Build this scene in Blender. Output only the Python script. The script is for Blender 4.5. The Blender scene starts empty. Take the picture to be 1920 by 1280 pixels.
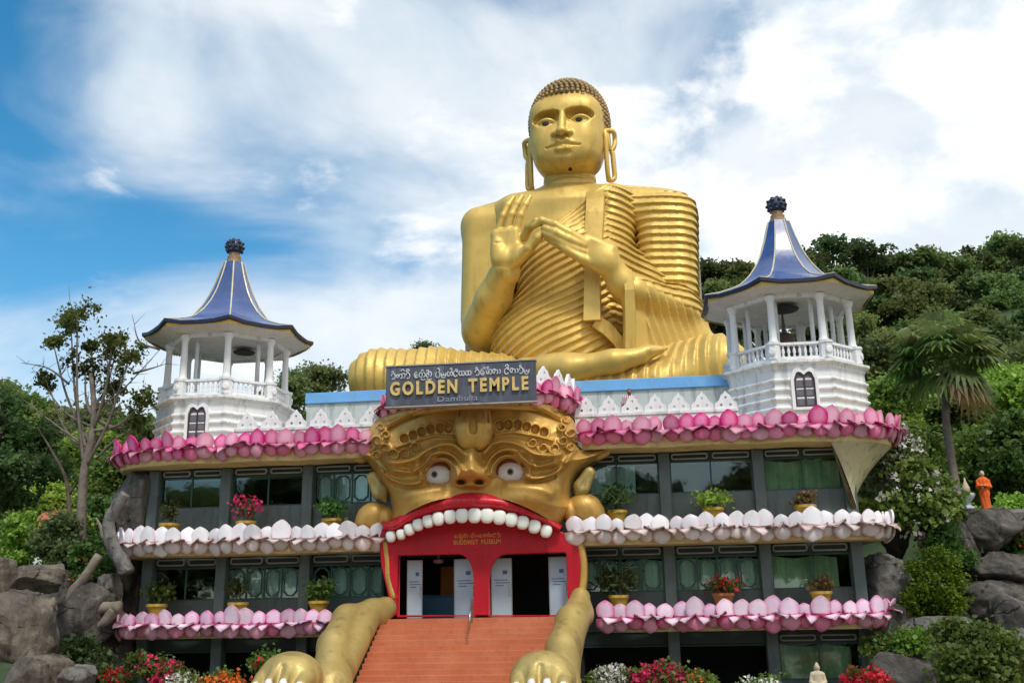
import bpy, bmesh, math, random
import numpy as np
from mathutils import Vector, Matrix, Euler
random.seed(7); RNG = np.random.default_rng(7)
PI = math.pi
scene = bpy.context.scene
COL = scene.collection
rad = math.radians

# ------------------------------------------------------------------ camera
# world frame: X runs along the facade, Y goes into the building, Z up
FPX = 1870.0
CAM_PITCH, CAM_ROLL, CAM_YAW = rad(15.1), rad(-1.0), rad(7.0)
CAM_LOC = np.array([6.13, -38.54, 4.3])
cam_data = bpy.data.cameras.new('camera')
cam_data.sensor_width = 36.0
cam_data.lens = 36.0 * FPX / 1920.0
cam_data.clip_end = 3000
cam = bpy.data.objects.new('camera', cam_data)
COL.objects.link(cam)
MCAM = Matrix.Rotation(CAM_YAW, 3, 'Z') @ Matrix.Rotation(PI/2 + CAM_PITCH, 3, 'X') @ Matrix.Rotation(CAM_ROLL, 3, 'Z')
cam.matrix_world = Matrix.Translation(Vector(CAM_LOC)) @ MCAM.to_4x4()
scene.camera = cam
MC = np.array(MCAM)

def at(px, py, y):
    """point of the plane Y = y that the photograph shows at pixel (px, py)"""
    d = MC @ np.array([(px - 960) / FPX, -(py - 640) / FPX, -1.0])
    return CAM_LOC + d * ((y - CAM_LOC[1]) / d[1])

# ------------------------------------------------------------------ light
SUN_EL, SUN_AZ = rad(56), rad(24)       # azimuth: from straight behind the camera towards its right
sun_dir = Vector((math.sin(SUN_AZ) * math.cos(SUN_EL), -math.cos(SUN_AZ) * math.cos(SUN_EL), math.sin(SUN_EL)))
sun_data = bpy.data.lights.new('sun', 'SUN')
sun_data.energy = 2.4
sun_data.angle = rad(9.0)
sun_data.color = (1.0, 0.95, 0.86)
sun = bpy.data.objects.new('sun', sun_data)
COL.objects.link(sun)
sun.rotation_euler = sun_dir.to_track_quat('Z', 'Y').to_euler()

world = bpy.data.worlds.new('World')
scene.world = world
world.use_nodes = True
wt = world.node_tree
wt.nodes.clear()
def wn(t, **kw):
    n = wt.nodes.new(t)
    for k, v in kw.items(): setattr(n, k, v)
    return n
sky = wn('ShaderNodeTexSky', sky_type='NISHITA')
sky.sun_disc = False
sky.sun_elevation = SUN_EL
sky.sun_rotation = math.atan2(sun_dir.x, sun_dir.y)
sky.air_density, sky.dust_density, sky.ozone_density = 1.0, 0.4, 2.5
tc = wn('ShaderNodeTexCoord')
def vmath(op, a, b=None):
    n = wn('ShaderNodeVectorMath', operation=op)
    wt.links.new(a, n.inputs[0])
    if b is not None:
        if isinstance(b, tuple): n.inputs[1].default_value = b
        else: wt.links.new(b, n.inputs[1])
    return n.outputs[0]
def fmath(op, a, b=0.0, clamp=False):
    n = wn('ShaderNodeMath', operation=op, use_clamp=clamp)
    for i, v in enumerate((a, b)):
        if isinstance(v, (int, float)): n.inputs[i].default_value = v
        else: wt.links.new(v, n.inputs[i])
    return n.outputs[0]
def wnoise(scale, detail, rough, dist, off, stretch=(1, 1, 1.6)):
    v = vmath('MULTIPLY', tc.outputs['Generated'], stretch)
    v = vmath('ADD', v, off)
    n = wn('ShaderNodeTexNoise')
    n.inputs['Scale'].default_value = scale
    n.inputs['Detail'].default_value = detail
    n.inputs['Roughness'].default_value = rough
    n.inputs['Distortion'].default_value = dist
    wt.links.new(v, n.inputs['Vector'])
    return n.outputs['Fac']
def wramp(v, a, b):
    n = wn('ShaderNodeMapRange', interpolation_type='SMOOTHSTEP')
    n.inputs['From Min'].default_value = a
    n.inputs['From Max'].default_value = b
    wt.links.new(v, n.inputs['Value'])
    return n.outputs['Result']
SKY_OFF = (3.2, 6.72, 2.89); PUFF = (2.0, 4.83, 2.49)
sep = wn('ShaderNodeSeparateXYZ'); wt.links.new(tc.outputs['Generated'], sep.inputs[0])
east = fmath('MULTIPLY', fmath('ADD', sep.outputs['X'], 0.25), 0.34)     # cover thickens towards the right
big = fmath('ADD', wnoise(2.6, 7, 0.5, 0.6, SKY_OFF), east)
veil = wramp(big, 0.30, 0.54)
puff = wramp(fmath('ADD', wnoise(5.0, 9, 0.55, 0.3, PUFF), fmath('MULTIPLY', east, 0.8)), 0.53, 0.66)
shade = wnoise(5.0, 8, 0.55, 0.3, (1.2, 9.1, 4.4))
ccol = wn('ShaderNodeMixRGB')
wt.links.new(wramp(shade, 0.35, 0.66), ccol.inputs['Fac'])
ccol.inputs['Color1'].default_value = (6.0, 6.8, 7.4, 1)
ccol.inputs['Color2'].default_value = (7.9, 8.1, 8.2, 1)
hs = wn('ShaderNodeHueSaturation'); hs.inputs['Saturation'].default_value = 1.35; hs.inputs['Value'].default_value = 1.25; hs.inputs['Hue'].default_value = 0.485
wt.links.new(sky.outputs[0], hs.inputs['Color'])
m1 = wn('ShaderNodeMixRGB'); wt.links.new(fmath('MULTIPLY', veil, 0.86), m1.inputs['Fac'])
wt.links.new(hs.outputs[0], m1.inputs['Color1']); wt.links.new(ccol.outputs[0], m1.inputs['Color2'])
m2 = wn('ShaderNodeMixRGB'); wt.links.new(fmath('MULTIPLY', puff, 0.9), m2.inputs['Fac'])
wt.links.new(m1.outputs[0], m2.inputs['Color1']); m2.inputs['Color2'].default_value = (8.6, 8.7, 8.7, 1)
bg = wn('ShaderNodeBackground'); bg.inputs['Strength'].default_value = 0.13
wt.links.new(m2.outputs[0], bg.inputs['Color'])
wo = wn('ShaderNodeOutputWorld'); wt.links.new(bg.outputs[0], wo.inputs['Surface'])

vs = scene.view_settings
vs.view_transform = 'Standard'; vs.look = 'None'; vs.exposure = 0.0; vs.gamma = 1.0
vs.use_curve_mapping = False

# ------------------------------------------------------------------ materials
class Mat:
    def __init__(self, name):
        self.m = bpy.data.materials.new(name); self.m.use_nodes = True
        self.t = self.m.node_tree; self.t.nodes.clear()
        self.out = self.n('ShaderNodeOutputMaterial')
    def n(self, t, **kw):
        n = self.t.nodes.new(t)
        for k, v in kw.items():
            if k in n.inputs: n.inputs[k].default_value = v
            else: setattr(n, k, v)
        return n
    def l(self, a, b): self.t.links.new(a, b)
    def coord(self, kind='Object', scale=None):
        c = self.n('ShaderNodeTexCoord').outputs[kind]
        if scale is not None:
            mp = self.n('ShaderNodeMapping'); mp.inputs['Scale'].default_value = scale
            self.l(c, mp.inputs['Vector']); c = mp.outputs[0]
        return c
    def noise(self, scale, detail=4, rough=0.55, vec=None, dist=0.0):
        n = self.n('ShaderNodeTexNoise'); n.inputs['Scale'].default_value = scale
        n.inputs['Detail'].default_value = detail; n.inputs['Roughness'].default_value = rough
        n.inputs['Distortion'].default_value = dist
        self.l(vec if vec is not None else self.coord(), n.inputs['Vector'])
        return n.outputs['Fac']
    def ramp(self, v, a, b, lo=0.0, hi=1.0):
        n = self.n('ShaderNodeMapRange', interpolation_type='SMOOTHSTEP')
        n.inputs['From Min'].default_value = a; n.inputs['From Max'].default_value = b
        n.inputs['To Min'].default_value = lo; n.inputs['To Max'].default_value = hi
        self.l(v, n.inputs['Value']); return n.outputs['Result']
    def mix(self, f, a, b, blend='MIX'):
        n = self.n('ShaderNodeMixRGB', blend_type=blend)
        for s, v in (('Fac', f), ('Color1', a), ('Color2', b)):
            if isinstance(v, (int, float)): n.inputs[s].default_value = v
            elif isinstance(v, tuple): n.inputs[s].default_value = (*v[:3], 1)
            else: self.l(v, n.inputs[s])
        return n.outputs[0]
    def math(self, op, a, b=0.0):
        n = self.n('ShaderNodeMath', operation=op)
        for i, v in enumerate((a, b)):
            if isinstance(v, (int, float)): n.inputs[i].default_value = v
            else: self.l(v, n.inputs[i])
        return n.outputs[0]
    def bsdf(self, color, rough=0.7, metal=0.0, bump=None, bstr=0.3, bdist=0.02, spec=0.5, coat=0.0):
        b = self.n('ShaderNodeBsdfPrincipled')
        for s, v in (('Base Color', color), ('Roughness', rough), ('Metallic', metal), ('Specular IOR Level', spec), ('Coat Weight', coat)):
            if isinstance(v, (int, float)): b.inputs[s].default_value = v
            elif isinstance(v, tuple): b.inputs[s].default_value = (*v[:3], 1)
            else: self.l(v, b.inputs[s])
        if bump is not None:
            bn = self.n('ShaderNodeBump'); bn.inputs['Strength'].default_value = bstr; bn.inputs['Distance'].default_value = bdist
            self.l(bump, bn.inputs['Height']); self.l(bn.outputs[0], b.inputs['Normal'])
        self.l(b.outputs[0], self.out.inputs['Surface'])
        return b

M = {}
def simple(name, col, rough=0.7, metal=0.0, var=0.25, scale=1.5, bump=0.15, spec=0.4, dirt=None, coord='Object'):
    """one colour, broken up by two octaves of wear"""
    m = Mat(name)
    c = m.coord(coord)
    n1 = m.noise(scale, 5, 0.6, c); n2 = m.noise(scale * 7, 4, 0.6, c)
    a = tuple(x * (1 - var) for x in col); b = tuple(min(1, x * (1 + var * 0.6)) for x in col)
    k = m.mix(m.ramp(n1, 0.3, 0.7), a, b)
    k = m.mix(m.ramp(n2, 0.35, 0.65, 0, var), k, tuple(x * 0.7 for x in col))
    if dirt:
        st = m.noise(1.3, 6, 0.65, m.coord(coord, (3.0, 3.0, 0.35)))
        k = m.mix(m.ramp(st, 0.48, 0.66, 0, dirt[1]), k, dirt[0])
    r = m.ramp(n2, 0.2, 0.8, max(0.05, rough - 0.08), min(1, rough + 0.1))
    m.bsdf(k, r, metal, bump=n2, bstr=bump, spec=spec)
    M[name] = m.m
    return m.m

def gold(name, col, rough=0.42, metal=0.55, wear=0.35, wearcol=(0.16, 0.09, 0.03), lump=0.12):
    m = Mat(name)
    c = m.coord('Object')
    n1 = m.noise(0.35, 5, 0.6, c); n2 = m.noise(4.0, 6, 0.65, c)
    st = m.noise(0.9, 6, 0.6, m.coord('Object', (2.2, 2.2, 0.3)))
    k = m.mix(m.ramp(n1, 0.3, 0.7), tuple(x * 0.86 for x in col), tuple(min(1, x * 1.1) for x in col))
    k = m.mix(m.ramp(st, 0.52, 0.70, 0, wear), k, wearcol)
    k = m.mix(m.ramp(n2, 0.5, 0.75, 0, wear * 0.5), k, tuple(x * 0.6 for x in col))
    r = m.ramp(n2, 0.25, 0.75, rough - 0.06, rough + 0.12)
    n3 = m.noise(1.6, 5, 0.6, c); m.bsdf(k, r, metal, bump=m.math('ADD', n2, m.math('MULTIPLY', n3, 3.0)), bstr=lump, bdist=0.04)
    M[name] = m.m
gold('statue_gold', (0.67, 0.455, 0.115), 0.45, 0.34, 0.30, wearcol=(0.24, 0.12, 0.03))
gold('monster_gold', (0.60, 0.36, 0.09), 0.42, 0.4, 0.5, lump=0.35)
gold('arm_gold', (0.46, 0.35, 0.12), 0.44, 0.35, 0.5, lump=0.35)
simple('curl', (0.34, 0.22, 0.09), 0.5, 0.2)
simple('hair_base', (0.15, 0.08, 0.045), 0.6, 0.1)
simple('slate', (0.075, 0.098, 0.105), 0.6, var=0.2, scale=0.8, dirt=((0.04, 0.05, 0.05), 0.5))
simple('slate_light', (0.115, 0.15, 0.155), 0.6, var=0.2, scale=0.8, dirt=((0.05, 0.06, 0.06), 0.45))
simple('cream', (0.72, 0.55, 0.27), 0.8, var=0.14, scale=0.7, dirt=((0.36, 0.29, 0.17), 0.55))
simple('flare_paint', (0.55, 0.49, 0.30), 0.7, var=0.18, scale=0.6, dirt=((0.2, 0.19, 0.12), 0.7))
simple('white_paint', (0.78, 0.79, 0.80), 0.62, var=0.07, scale=0.9, dirt=((0.34, 0.35, 0.33), 0.6))
simple('white_fresh', (0.82, 0.82, 0.84), 0.5, var=0.05, scale=1.2, dirt=((0.5, 0.5, 0.5), 0.3))
simple('soffit', (0.66, 0.63, 0.58), 0.8, var=0.1, scale=0.8, dirt=((0.4, 0.38, 0.34), 0.4))
simple('yellow_trim', (0.72, 0.52, 0.12), 0.6, var=0.15)
simple('terrace_wall', (0.52, 0.58, 0.58), 0.75, var=0.12, scale=0.6, dirt=((0.26, 0.30, 0.30), 0.75))
simple('sky_blue_paint', (0.16, 0.42, 0.80), 0.55, var=0.12, dirt=((0.24, 0.42, 0.62), 0.5))
simple('red_paint', (0.50, 0.008, 0.022), 0.33, var=0.14, scale=0.7, bump=0.05, dirt=((0.27, 0.006, 0.012), 0.4))
simple('lip_paint', (0.62, 0.012, 0.035), 0.30, var=0.14, scale=0.8, bump=0.05, dirt=((0.60, 0.10, 0.08), 0.55))
simple('tooth', (0.84, 0.86, 0.80), 0.3, var=0.06, scale=1.0, bump=0.05)
simple('eye_white', (0.80, 0.77, 0.77), 0.35, var=0.05, bump=0.02)
simple('eye_dark', (0.02, 0.018, 0.016), 0.3, var=0.1)
simple('eye_ring', (0.30, 0.28, 0.30), 0.4, var=0.1)
simple('eyelid_red', (0.22, 0.05, 0.03), 0.5, var=0.2)
simple('sign_board', (0.075, 0.085, 0.115), 0.5, var=0.25, scale=1.0, dirt=((0.16, 0.17, 0.21), 0.6))
simple('sign_gold', (0.74, 0.53, 0.20), 0.45, 0.3, var=0.2, scale=6)
simple('sign_white', (0.56, 0.58, 0.62), 0.6, var=0.3, scale=6)
simple('sign_faded', (0.27, 0.30, 0.38), 0.6, var=0.4, scale=8)
simple('museum_letter', (0.78, 0.33, 0.05), 0.5, var=0.2, scale=8)
simple('dark_frame', (0.028, 0.05, 0.045), 0.5, var=0.2)
simple('green_frame', (0.035, 0.085, 0.07), 0.45, var=0.2)
simple('vent_ring', (0.36, 0.37, 0.35), 0.6, var=0.15)
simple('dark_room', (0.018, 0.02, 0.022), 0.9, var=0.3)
simple('curtain', (0.74, 0.84, 0.76), 0.8, var=0.2, scale=0.8)
simple('curtain_green', (0.46, 0.58, 0.38), 0.8, var=0.3, scale=0.8)
simple('curtain_blue', (0.66, 0.76, 0.80), 0.8, var=0.2, scale=0.8)
simple('purple_wood', (0.055, 0.04, 0.06), 0.55, var=0.3)
simple('grey_pane', (0.16, 0.15, 0.18), 0.3, var=0.25, scale=2)
simple('finial_dark', (0.035, 0.045, 0.08), 0.35, 0.2, var=0.3)
simple('finial_base', (0.34, 0.22, 0.12), 0.5, 0.2, var=0.3)
simple('bell_metal', (0.15, 0.11, 0.09), 0.5, 0.3, var=0.3)
simple('rib_gold', (0.66, 0.60, 0.42), 0.45, 0.2, var=0.2)
simple('leaf_green_wall', (0.02, 0.07, 0.045), 0.6, var=0.3)
simple('door_leaf', (0.40, 0.52, 0.60), 0.3, var=0.08, scale=0.7, bump=0.02)
simple('door_frame', (0.36, 0.34, 0.30), 0.4, 0.3, var=0.15)
simple('notice', (0.08, 0.12, 0.26), 0.6, var=0.3, scale=12)
simple('counter', (0.015, 0.085, 0.16), 0.5, var=0.2)
simple('orange_panel', (0.36, 0.14, 0.012), 0.6, var=0.2)
simple('ceiling', (0.52, 0.47, 0.42), 0.8, var=0.15)
simple('steel', (0.5, 0.5, 0.52), 0.25, 0.9, var=0.1)
simple('pot_yellow', (0.50, 0.33, 0.05), 0.5, var=0.25, scale=3, dirt=((0.18, 0.11, 0.03), 0.5))
simple('pot_clay', (0.40, 0.15, 0.06), 0.6, var=0.25, scale=3)
simple('bark', (0.15, 0.115, 0.085), 0.9, var=0.4, scale=2.5, bump=0.6)
simple('bark_grey', (0.20, 0.17, 0.14), 0.9, var=0.4, scale=2.5, bump=0.6)
simple('root_wood', (0.24, 0.205, 0.16), 0.8, var=0.35, scale=1.5, bump=0.5)
simple('soil', (0.10, 0.075, 0.05), 0.95, var=0.35, scale=0.6, bump=0.5)
simple('hill_floor', (0.045, 0.075, 0.025), 0.95, var=0.5, scale=0.15, bump=0.5)
simple('paving', (0.28, 0.24, 0.20), 0.85, var=0.2, scale=0.7, bump=0.3)
simple('concrete', (0.40, 0.38, 0.35), 0.85, var=0.2, scale=0.6, dirt=((0.2, 0.19, 0.17), 0.6))
simple('orange_robe', (0.72, 0.12, 0.015), 0.75, var=0.12, scale=2)
simple('skin', (0.22, 0.11, 0.065), 0.6, var=0.1, scale=3)
simple('pale_stone', (0.56, 0.47, 0.33), 0.8, var=0.15, scale=2)
simple('black_hair', (0.012, 0.010, 0.010), 0.5, var=0.2)
simple('dark_cloth', (0.02, 0.022, 0.035), 0.8, var=0.2)
simple('roof_tile', (0.42, 0.14, 0.08), 0.8, var=0.3, scale=1.0)
simple('roof_dark', (0.012, 0.016, 0.05), 0.4, var=0.3)

def roof_material():
    m = Mat('roof_blue'); c = m.coord('Object')
    n1 = m.noise(0.9, 5, 0.6, c); n2 = m.noise(6, 5, 0.6, m.coord('Object', (1, 1, 0.4)))
    k = m.mix(m.ramp(n1, 0.3, 0.7), (0.020, 0.052, 0.19), (0.034, 0.085, 0.29))
    k = m.mix(m.ramp(n2, 0.52, 0.75, 0, 0.4), k, (0.10, 0.14, 0.27))
    m.bsdf(k, m.ramp(n2, 0.2, 0.8, 0.2, 0.34), 0.0, bump=n2, bstr=0.06, spec=0.7, coat=0.35); M['roof_blue'] = m.m
roof_material()

def petal_material(name, mid, edge, tipw, rim=None):
    """painted petal: pale in the middle, deeper towards the rim, each one a little different"""
    m = Mat(name)
    g = m.coord('Generated')
    sx = m.n('ShaderNodeSeparateXYZ'); m.l(g, sx.inputs[0])
    dx = m.math('MULTIPLY', m.math('ABSOLUTE', m.math('SUBTRACT', sx.outputs['X'], 0.5)), 2.0)
    dz = m.math('MULTIPLY', m.math('ABSOLUTE', m.math('SUBTRACT', sx.outputs['Z'], 0.42)), 1.75)
    r = m.math('POWER', m.math('ADD', m.math('POWER', dx, 2.6), m.math('POWER', dz, 2.6)), 0.3846)
    info = m.n('ShaderNodeObjectInfo')
    n = m.noise(2.3, 4, 0.6)
    r2 = m.math('ADD', r, m.math('MULTIPLY', m.math('SUBTRACT', n, 0.5), 0.5))
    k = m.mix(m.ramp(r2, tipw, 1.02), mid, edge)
    hs = m.n('ShaderNodeHueSaturation')
    hs.inputs['Hue'].default_value = 0.5
    m.l(m.ramp(info.outputs['Random'], 0, 1, 0.72, 1.12), hs.inputs['Saturation'])
    m.l(m.ramp(m.math('FRACT', m.math('MULTIPLY', info.outputs['Random'], 7.3)), 0, 1, 0.86, 1.08), hs.inputs['Value'])
    m.l(k, hs.inputs['Color'])
    n3 = m.noise(5.0, 6, 0.65)
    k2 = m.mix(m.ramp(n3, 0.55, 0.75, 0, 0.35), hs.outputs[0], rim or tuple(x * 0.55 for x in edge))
    m.bsdf(k2, 0.5, 0, bump=n3, bstr=0.08, spec=0.35)
    M[name] = m.m
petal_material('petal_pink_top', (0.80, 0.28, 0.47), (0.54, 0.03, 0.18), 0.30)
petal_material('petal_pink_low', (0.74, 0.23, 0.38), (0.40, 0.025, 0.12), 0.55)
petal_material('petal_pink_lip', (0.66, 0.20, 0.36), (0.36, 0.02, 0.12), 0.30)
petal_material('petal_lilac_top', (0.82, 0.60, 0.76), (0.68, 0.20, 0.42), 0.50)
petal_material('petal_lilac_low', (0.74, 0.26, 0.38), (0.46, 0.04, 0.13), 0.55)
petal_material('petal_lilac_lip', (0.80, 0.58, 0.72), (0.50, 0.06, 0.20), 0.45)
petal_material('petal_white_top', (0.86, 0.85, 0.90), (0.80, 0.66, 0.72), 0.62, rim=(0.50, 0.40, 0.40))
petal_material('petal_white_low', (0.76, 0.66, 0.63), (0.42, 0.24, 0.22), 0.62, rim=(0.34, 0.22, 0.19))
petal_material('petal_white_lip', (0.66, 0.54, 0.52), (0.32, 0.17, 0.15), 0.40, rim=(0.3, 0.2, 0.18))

def glass_material(name, tint, fac=0.0, refl=(0.9, 0.95, 0.95)):
    m = Mat(name)
    tr = m.n('ShaderNodeBsdfTransparent'); tr.inputs[0].default_value = (*tint, 1)
    gl = m.n('ShaderNodeBsdfGlossy'); gl.inputs[0].default_value = (*refl, 1); gl.inputs['Roughness'].default_value = 0.03
    n = m.noise(0.8, 3, 0.5); bn = m.n('ShaderNodeBump'); bn.inputs['Strength'].default_value = 0.05; bn.inputs['Distance'].default_value = 0.1
    m.l(n, bn.inputs['Height']); m.l(bn.outputs[0], gl.inputs['Normal'])
    fr = m.n('ShaderNodeFresnel'); fr.inputs['IOR'].default_value = 1.5
    f = m.math('ADD', fr.outputs[0], fac)
    ms = m.n('ShaderNodeMixShader'); m.l(f, ms.inputs[0]); m.l(tr.outputs[0], ms.inputs[1]); m.l(gl.outputs[0], ms.inputs[2])
    m.l(ms.outputs[0], m.out.inputs['Surface']); M[name] = m.m
glass_material('window_glass', (0.84, 0.92, 0.87), 0.03)
glass_material('door_glass', (0.75, 0.85, 0.9), 0.02)

def leaf_material(name, a, b, hue=0.03, trans=0.42):
    m = Mat(name)
    info = m.n('ShaderNodeObjectInfo')
    n = m.noise(0.7, 4, 0.6); n2 = m.noise(9.0, 2, 0.5)
    k = m.mix(m.ramp(m.math('ADD', m.math('MULTIPLY', n, 0.55), m.math('MULTIPLY', n2, 0.45)), 0.32, 0.68), a, b)
    hs = m.n('ShaderNodeHueSaturation')
    m.l(m.ramp(info.outputs['Random'], 0, 1, 0.5 - hue, 0.5 + hue), hs.inputs['Hue'])
    m.l(m.ramp(m.math('FRACT', m.math('MULTIPLY', info.outputs['Random'], 5.7)), 0, 1, 0.75, 1.25), hs.inputs['Value'])
    m.l(k, hs.inputs['Color'])
    d = m.n('ShaderNodeBsdfPrincipled'); d.inputs['Roughness'].default_value = 0.5; d.inputs['Specular IOR Level'].default_value = 0.3
    m.l(hs.outputs[0], d.inputs['Base Color'])
    t = m.n('ShaderNodeBsdfTranslucent'); m.l(hs.outputs[0], t.inputs[0])
    ms = m.n('ShaderNodeMixShader'); ms.inputs[0].default_value = trans
    m.l(d.outputs[0], ms.inputs[1]); m.l(t.outputs[0], ms.inputs[2]); m.l(ms.outputs[0], m.out.inputs['Surface'])
    M[name] = m.m
leaf_material('leaf_dark', (0.042, 0.078, 0.025), (0.13, 0.185, 0.055))
leaf_material('leaf_forest', (0.085, 0.14, 0.042), (0.25, 0.32, 0.10), 0.03, 0.5)
leaf_material('leaf_mid', (0.06, 0.13, 0.026), (0.16, 0.27, 0.055))
leaf_material('leaf_lime', (0.16, 0.29, 0.04), (0.36, 0.50, 0.09), 0.015, 0.4)
leaf_material('leaf_pale', (0.10, 0.15, 0.05), (0.24, 0.30, 0.11), 0.02)
leaf_material('leaf_olive', (0.055, 0.08, 0.022), (0.14, 0.165, 0.04), 0.015)
leaf_material('leaf_moss', (0.075, 0.15, 0.010), (0.19, 0.28, 0.018), 0.01)
leaf_material('leaf_dry', (0.16, 0.10, 0.04), (0.26, 0.17, 0.07), 0.01)
leaf_material('flower_white', (0.62, 0.60, 0.55), (0.82, 0.80, 0.76), 0.0, 0.2)
leaf_material('flower_red', (0.48, 0.012, 0.02), (0.70, 0.03, 0.035), 0.005, 0.25)
leaf_material('flower_pink', (0.55, 0.02, 0.10), (0.78, 0.06, 0.20), 0.005, 0.25)
leaf_material('flower_orange', (0.62, 0.10, 0.02), (0.80, 0.22, 0.05), 0.005, 0.25)

def rock_material(name, a, b, moss=0.0):
    m = Mat(name)
    n1 = m.noise(0.55, 8, 0.62, dist=0.6); n2 = m.noise(3.0, 8, 0.7); st = m.noise(0.8, 7, 0.6, m.coord('Object', (1.8, 1.8, 0.25)))
    k = m.mix(m.ramp(n1, 0.32, 0.68), a, b)
    k = m.mix(m.ramp(st, 0.5, 0.68, 0, 0.75), k, tuple(x * 0.22 for x in a))
    k = m.mix(m.ramp(n2, 0.5, 0.72, 0, 0.5), k, tuple(min(1, x * 1.35) for x in b))
    vo = m.n('ShaderNodeTexVoronoi', feature='DISTANCE_TO_EDGE'); vo.inputs['Scale'].default_value = 0.5
    wv = m.n('ShaderNodeVectorMath', operation='ADD'); nz = m.n('ShaderNodeTexNoise'); nz.inputs['Scale'].default_value = 1.4; nz.inputs['Detail'].default_value = 5
    m.l(m.coord('Object', (1, 1, 1.7)), wv.inputs[0]); m.l(nz.outputs['Color'], wv.inputs[1]); m.l(wv.outputs[0], vo.inputs['Vector'])
    crack = m.ramp(m.math('ADD', vo.outputs['Distance'], m.math('MULTIPLY', m.ramp(n1, 0.42, 0.6), 0.06)), 0.0, 0.028)
    k = m.mix(m.ramp(crack, 0, 1, 0.45, 1.0), tuple(x * 0.25 for x in a), k)
    m.bsdf(k, 0.75, bump=m.math('ADD', n2, m.math('MULTIPLY', crack, 0.8)), bstr=0.8, bdist=0.16, spec=0.35); M[name] = m.m
rock_material('rock_brown', (0.085, 0.072, 0.058), (0.215, 0.18, 0.14))
rock_material('rock_dark', (0.05, 0.046, 0.042), (0.17, 0.15, 0.125))
rock_material('rock_grey', (0.11, 0.105, 0.10), (0.25, 0.235, 0.215))

def stair_material():
    m = Mat('terracotta_step')
    c = m.coord('Object')
    br = m.n('ShaderNodeTexBrick'); br.offset = 0.5
    br.inputs['Color1'].default_value = (0.52, 0.165, 0.072, 1); br.inputs['Color2'].default_value = (0.48, 0.14, 0.062, 1)
    br.inputs['Mortar'].default_value = (0.42, 0.13, 0.065, 1); br.inputs['Scale'].default_value = 1.0
    br.inputs['Mortar Size'].default_value = 0.006; br.inputs['Brick Width'].default_value = 0.42; br.inputs['Row Height'].default_value = 0.35
    mp = m.n('ShaderNodeMapping'); mp.inputs['Rotation'].default_value = (-PI/2, 0, 0); m.l(c, mp.inputs['Vector'])
    m.l(mp.outputs[0], br.inputs['Vector'])
    n1 = m.noise(0.8, 6, 0.6, c); n2 = m.noise(6, 5, 0.6, c)
    k = m.mix(m.ramp(n1, 0.4, 0.72, 0, 0.5), br.outputs['Color'], (0.58, 0.24, 0.13))
    k = m.mix(m.ramp(n2, 0.5, 0.75, 0, 0.4), k, (0.30, 0.09, 0.05))
    m.bsdf(k, 0.62, bump=n2, bstr=0.2, spec=0.35); M['terracotta_step'] = m.m
stair_material()

def stripe_material():
    m = Mat('striped_shirt'); w = m.n('ShaderNodeTexWave'); w.bands_direction = 'X'; w.inputs['Scale'].default_value = 4.2
    m.l(m.coord(), w.inputs['Vector'])
    m.bsdf(m.mix(m.ramp(w.outputs['Fac'], 0.45, 0.55), (0.70, 0.68, 0.70), (0.40, 0.02, 0.06)), 0.8); M['striped_shirt'] = m.m
stripe_material()

# ------------------------------------------------------------------ objects
def tag(o, label=None, cat=None, group=None, kind=None):
    if label: o['label'] = label
    if cat: o['category'] = cat
    if group: o['group'] = group
    if kind: o['kind'] = kind
    return o
BASE = {}
def thing(name, label, cat, base=(0, 0, 0), rotz=0.0, group=None):
    o = bpy.data.objects.new(name, None); COL.objects.link(o)
    o.empty_display_size = 0.2
    o.location = Vector(tuple(float(v) for v in base)); o.rotation_euler = (0, 0, rotz)
    BASE[o.name] = (np.array(base, float), rotz)
    return tag(o, label, cat, group)
def base_of(parent):
    while parent is not None:
        if parent.name in BASE: return BASE[parent.name]
        parent = parent.parent
    return (np.zeros(3), 0.0)
def link(name, me, mat=None, parent=None):
    o = bpy.data.objects.new(name, me); COL.objects.link(o)
    if mat is not None and not me.materials: me.materials.append(M[mat] if isinstance(mat, str) else mat)
    if parent is not None: o.parent = parent
    return o
def np_mesh(name, V, Fc, smooth=True):
    """V (n,3), Fc (m,k) with one k for all faces, or a list of index lists"""
    me = bpy.data.meshes.new(name)
    V = np.asarray(V, np.float32)
    if isinstance(Fc, np.ndarray):
        k = Fc.shape[1]; n = len(Fc)
        me.vertices.add(len(V)); me.vertices.foreach_set('co', V.ravel())
        me.loops.add(n * k); me.loops.foreach_set('vertex_index', Fc.astype(np.int32).ravel())
        me.polygons.add(n); me.polygons.foreach_set('loop_start', np.arange(0, n * k, k, dtype=np.int32))
        me.polygons.foreach_set('loop_total', np.full(n, k, np.int32))
        me.update(calc_edges=True)
    else:
        me.from_pydata(V.tolist(), [], Fc); me.update()
    if smooth: me.polygons.foreach_set('use_smooth', np.ones(len(me.polygons), bool))
    me.validate()
    return me

def catmull(pts, n=8):
    P_ = [np.array(p, float) for p in pts]
    P_ = [2 * P_[0] - P_[1]] + P_ + [2 * P_[-1] - P_[-2]]
    out = []
    for i in range(1, len(P_) - 2):
        p0, p1, p2, p3 = P_[i - 1:i + 3]
        for k in range(n):
            t = k / n
            out.append(0.5 * ((2 * p1) + (-p0 + p2) * t + (2 * p0 - 5 * p1 + 4 * p2 - p3) * t * t + (-p0 + 3 * p1 - 3 * p2 + p3) * t ** 3))
    out.append(P_[-2])
    return out

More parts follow.
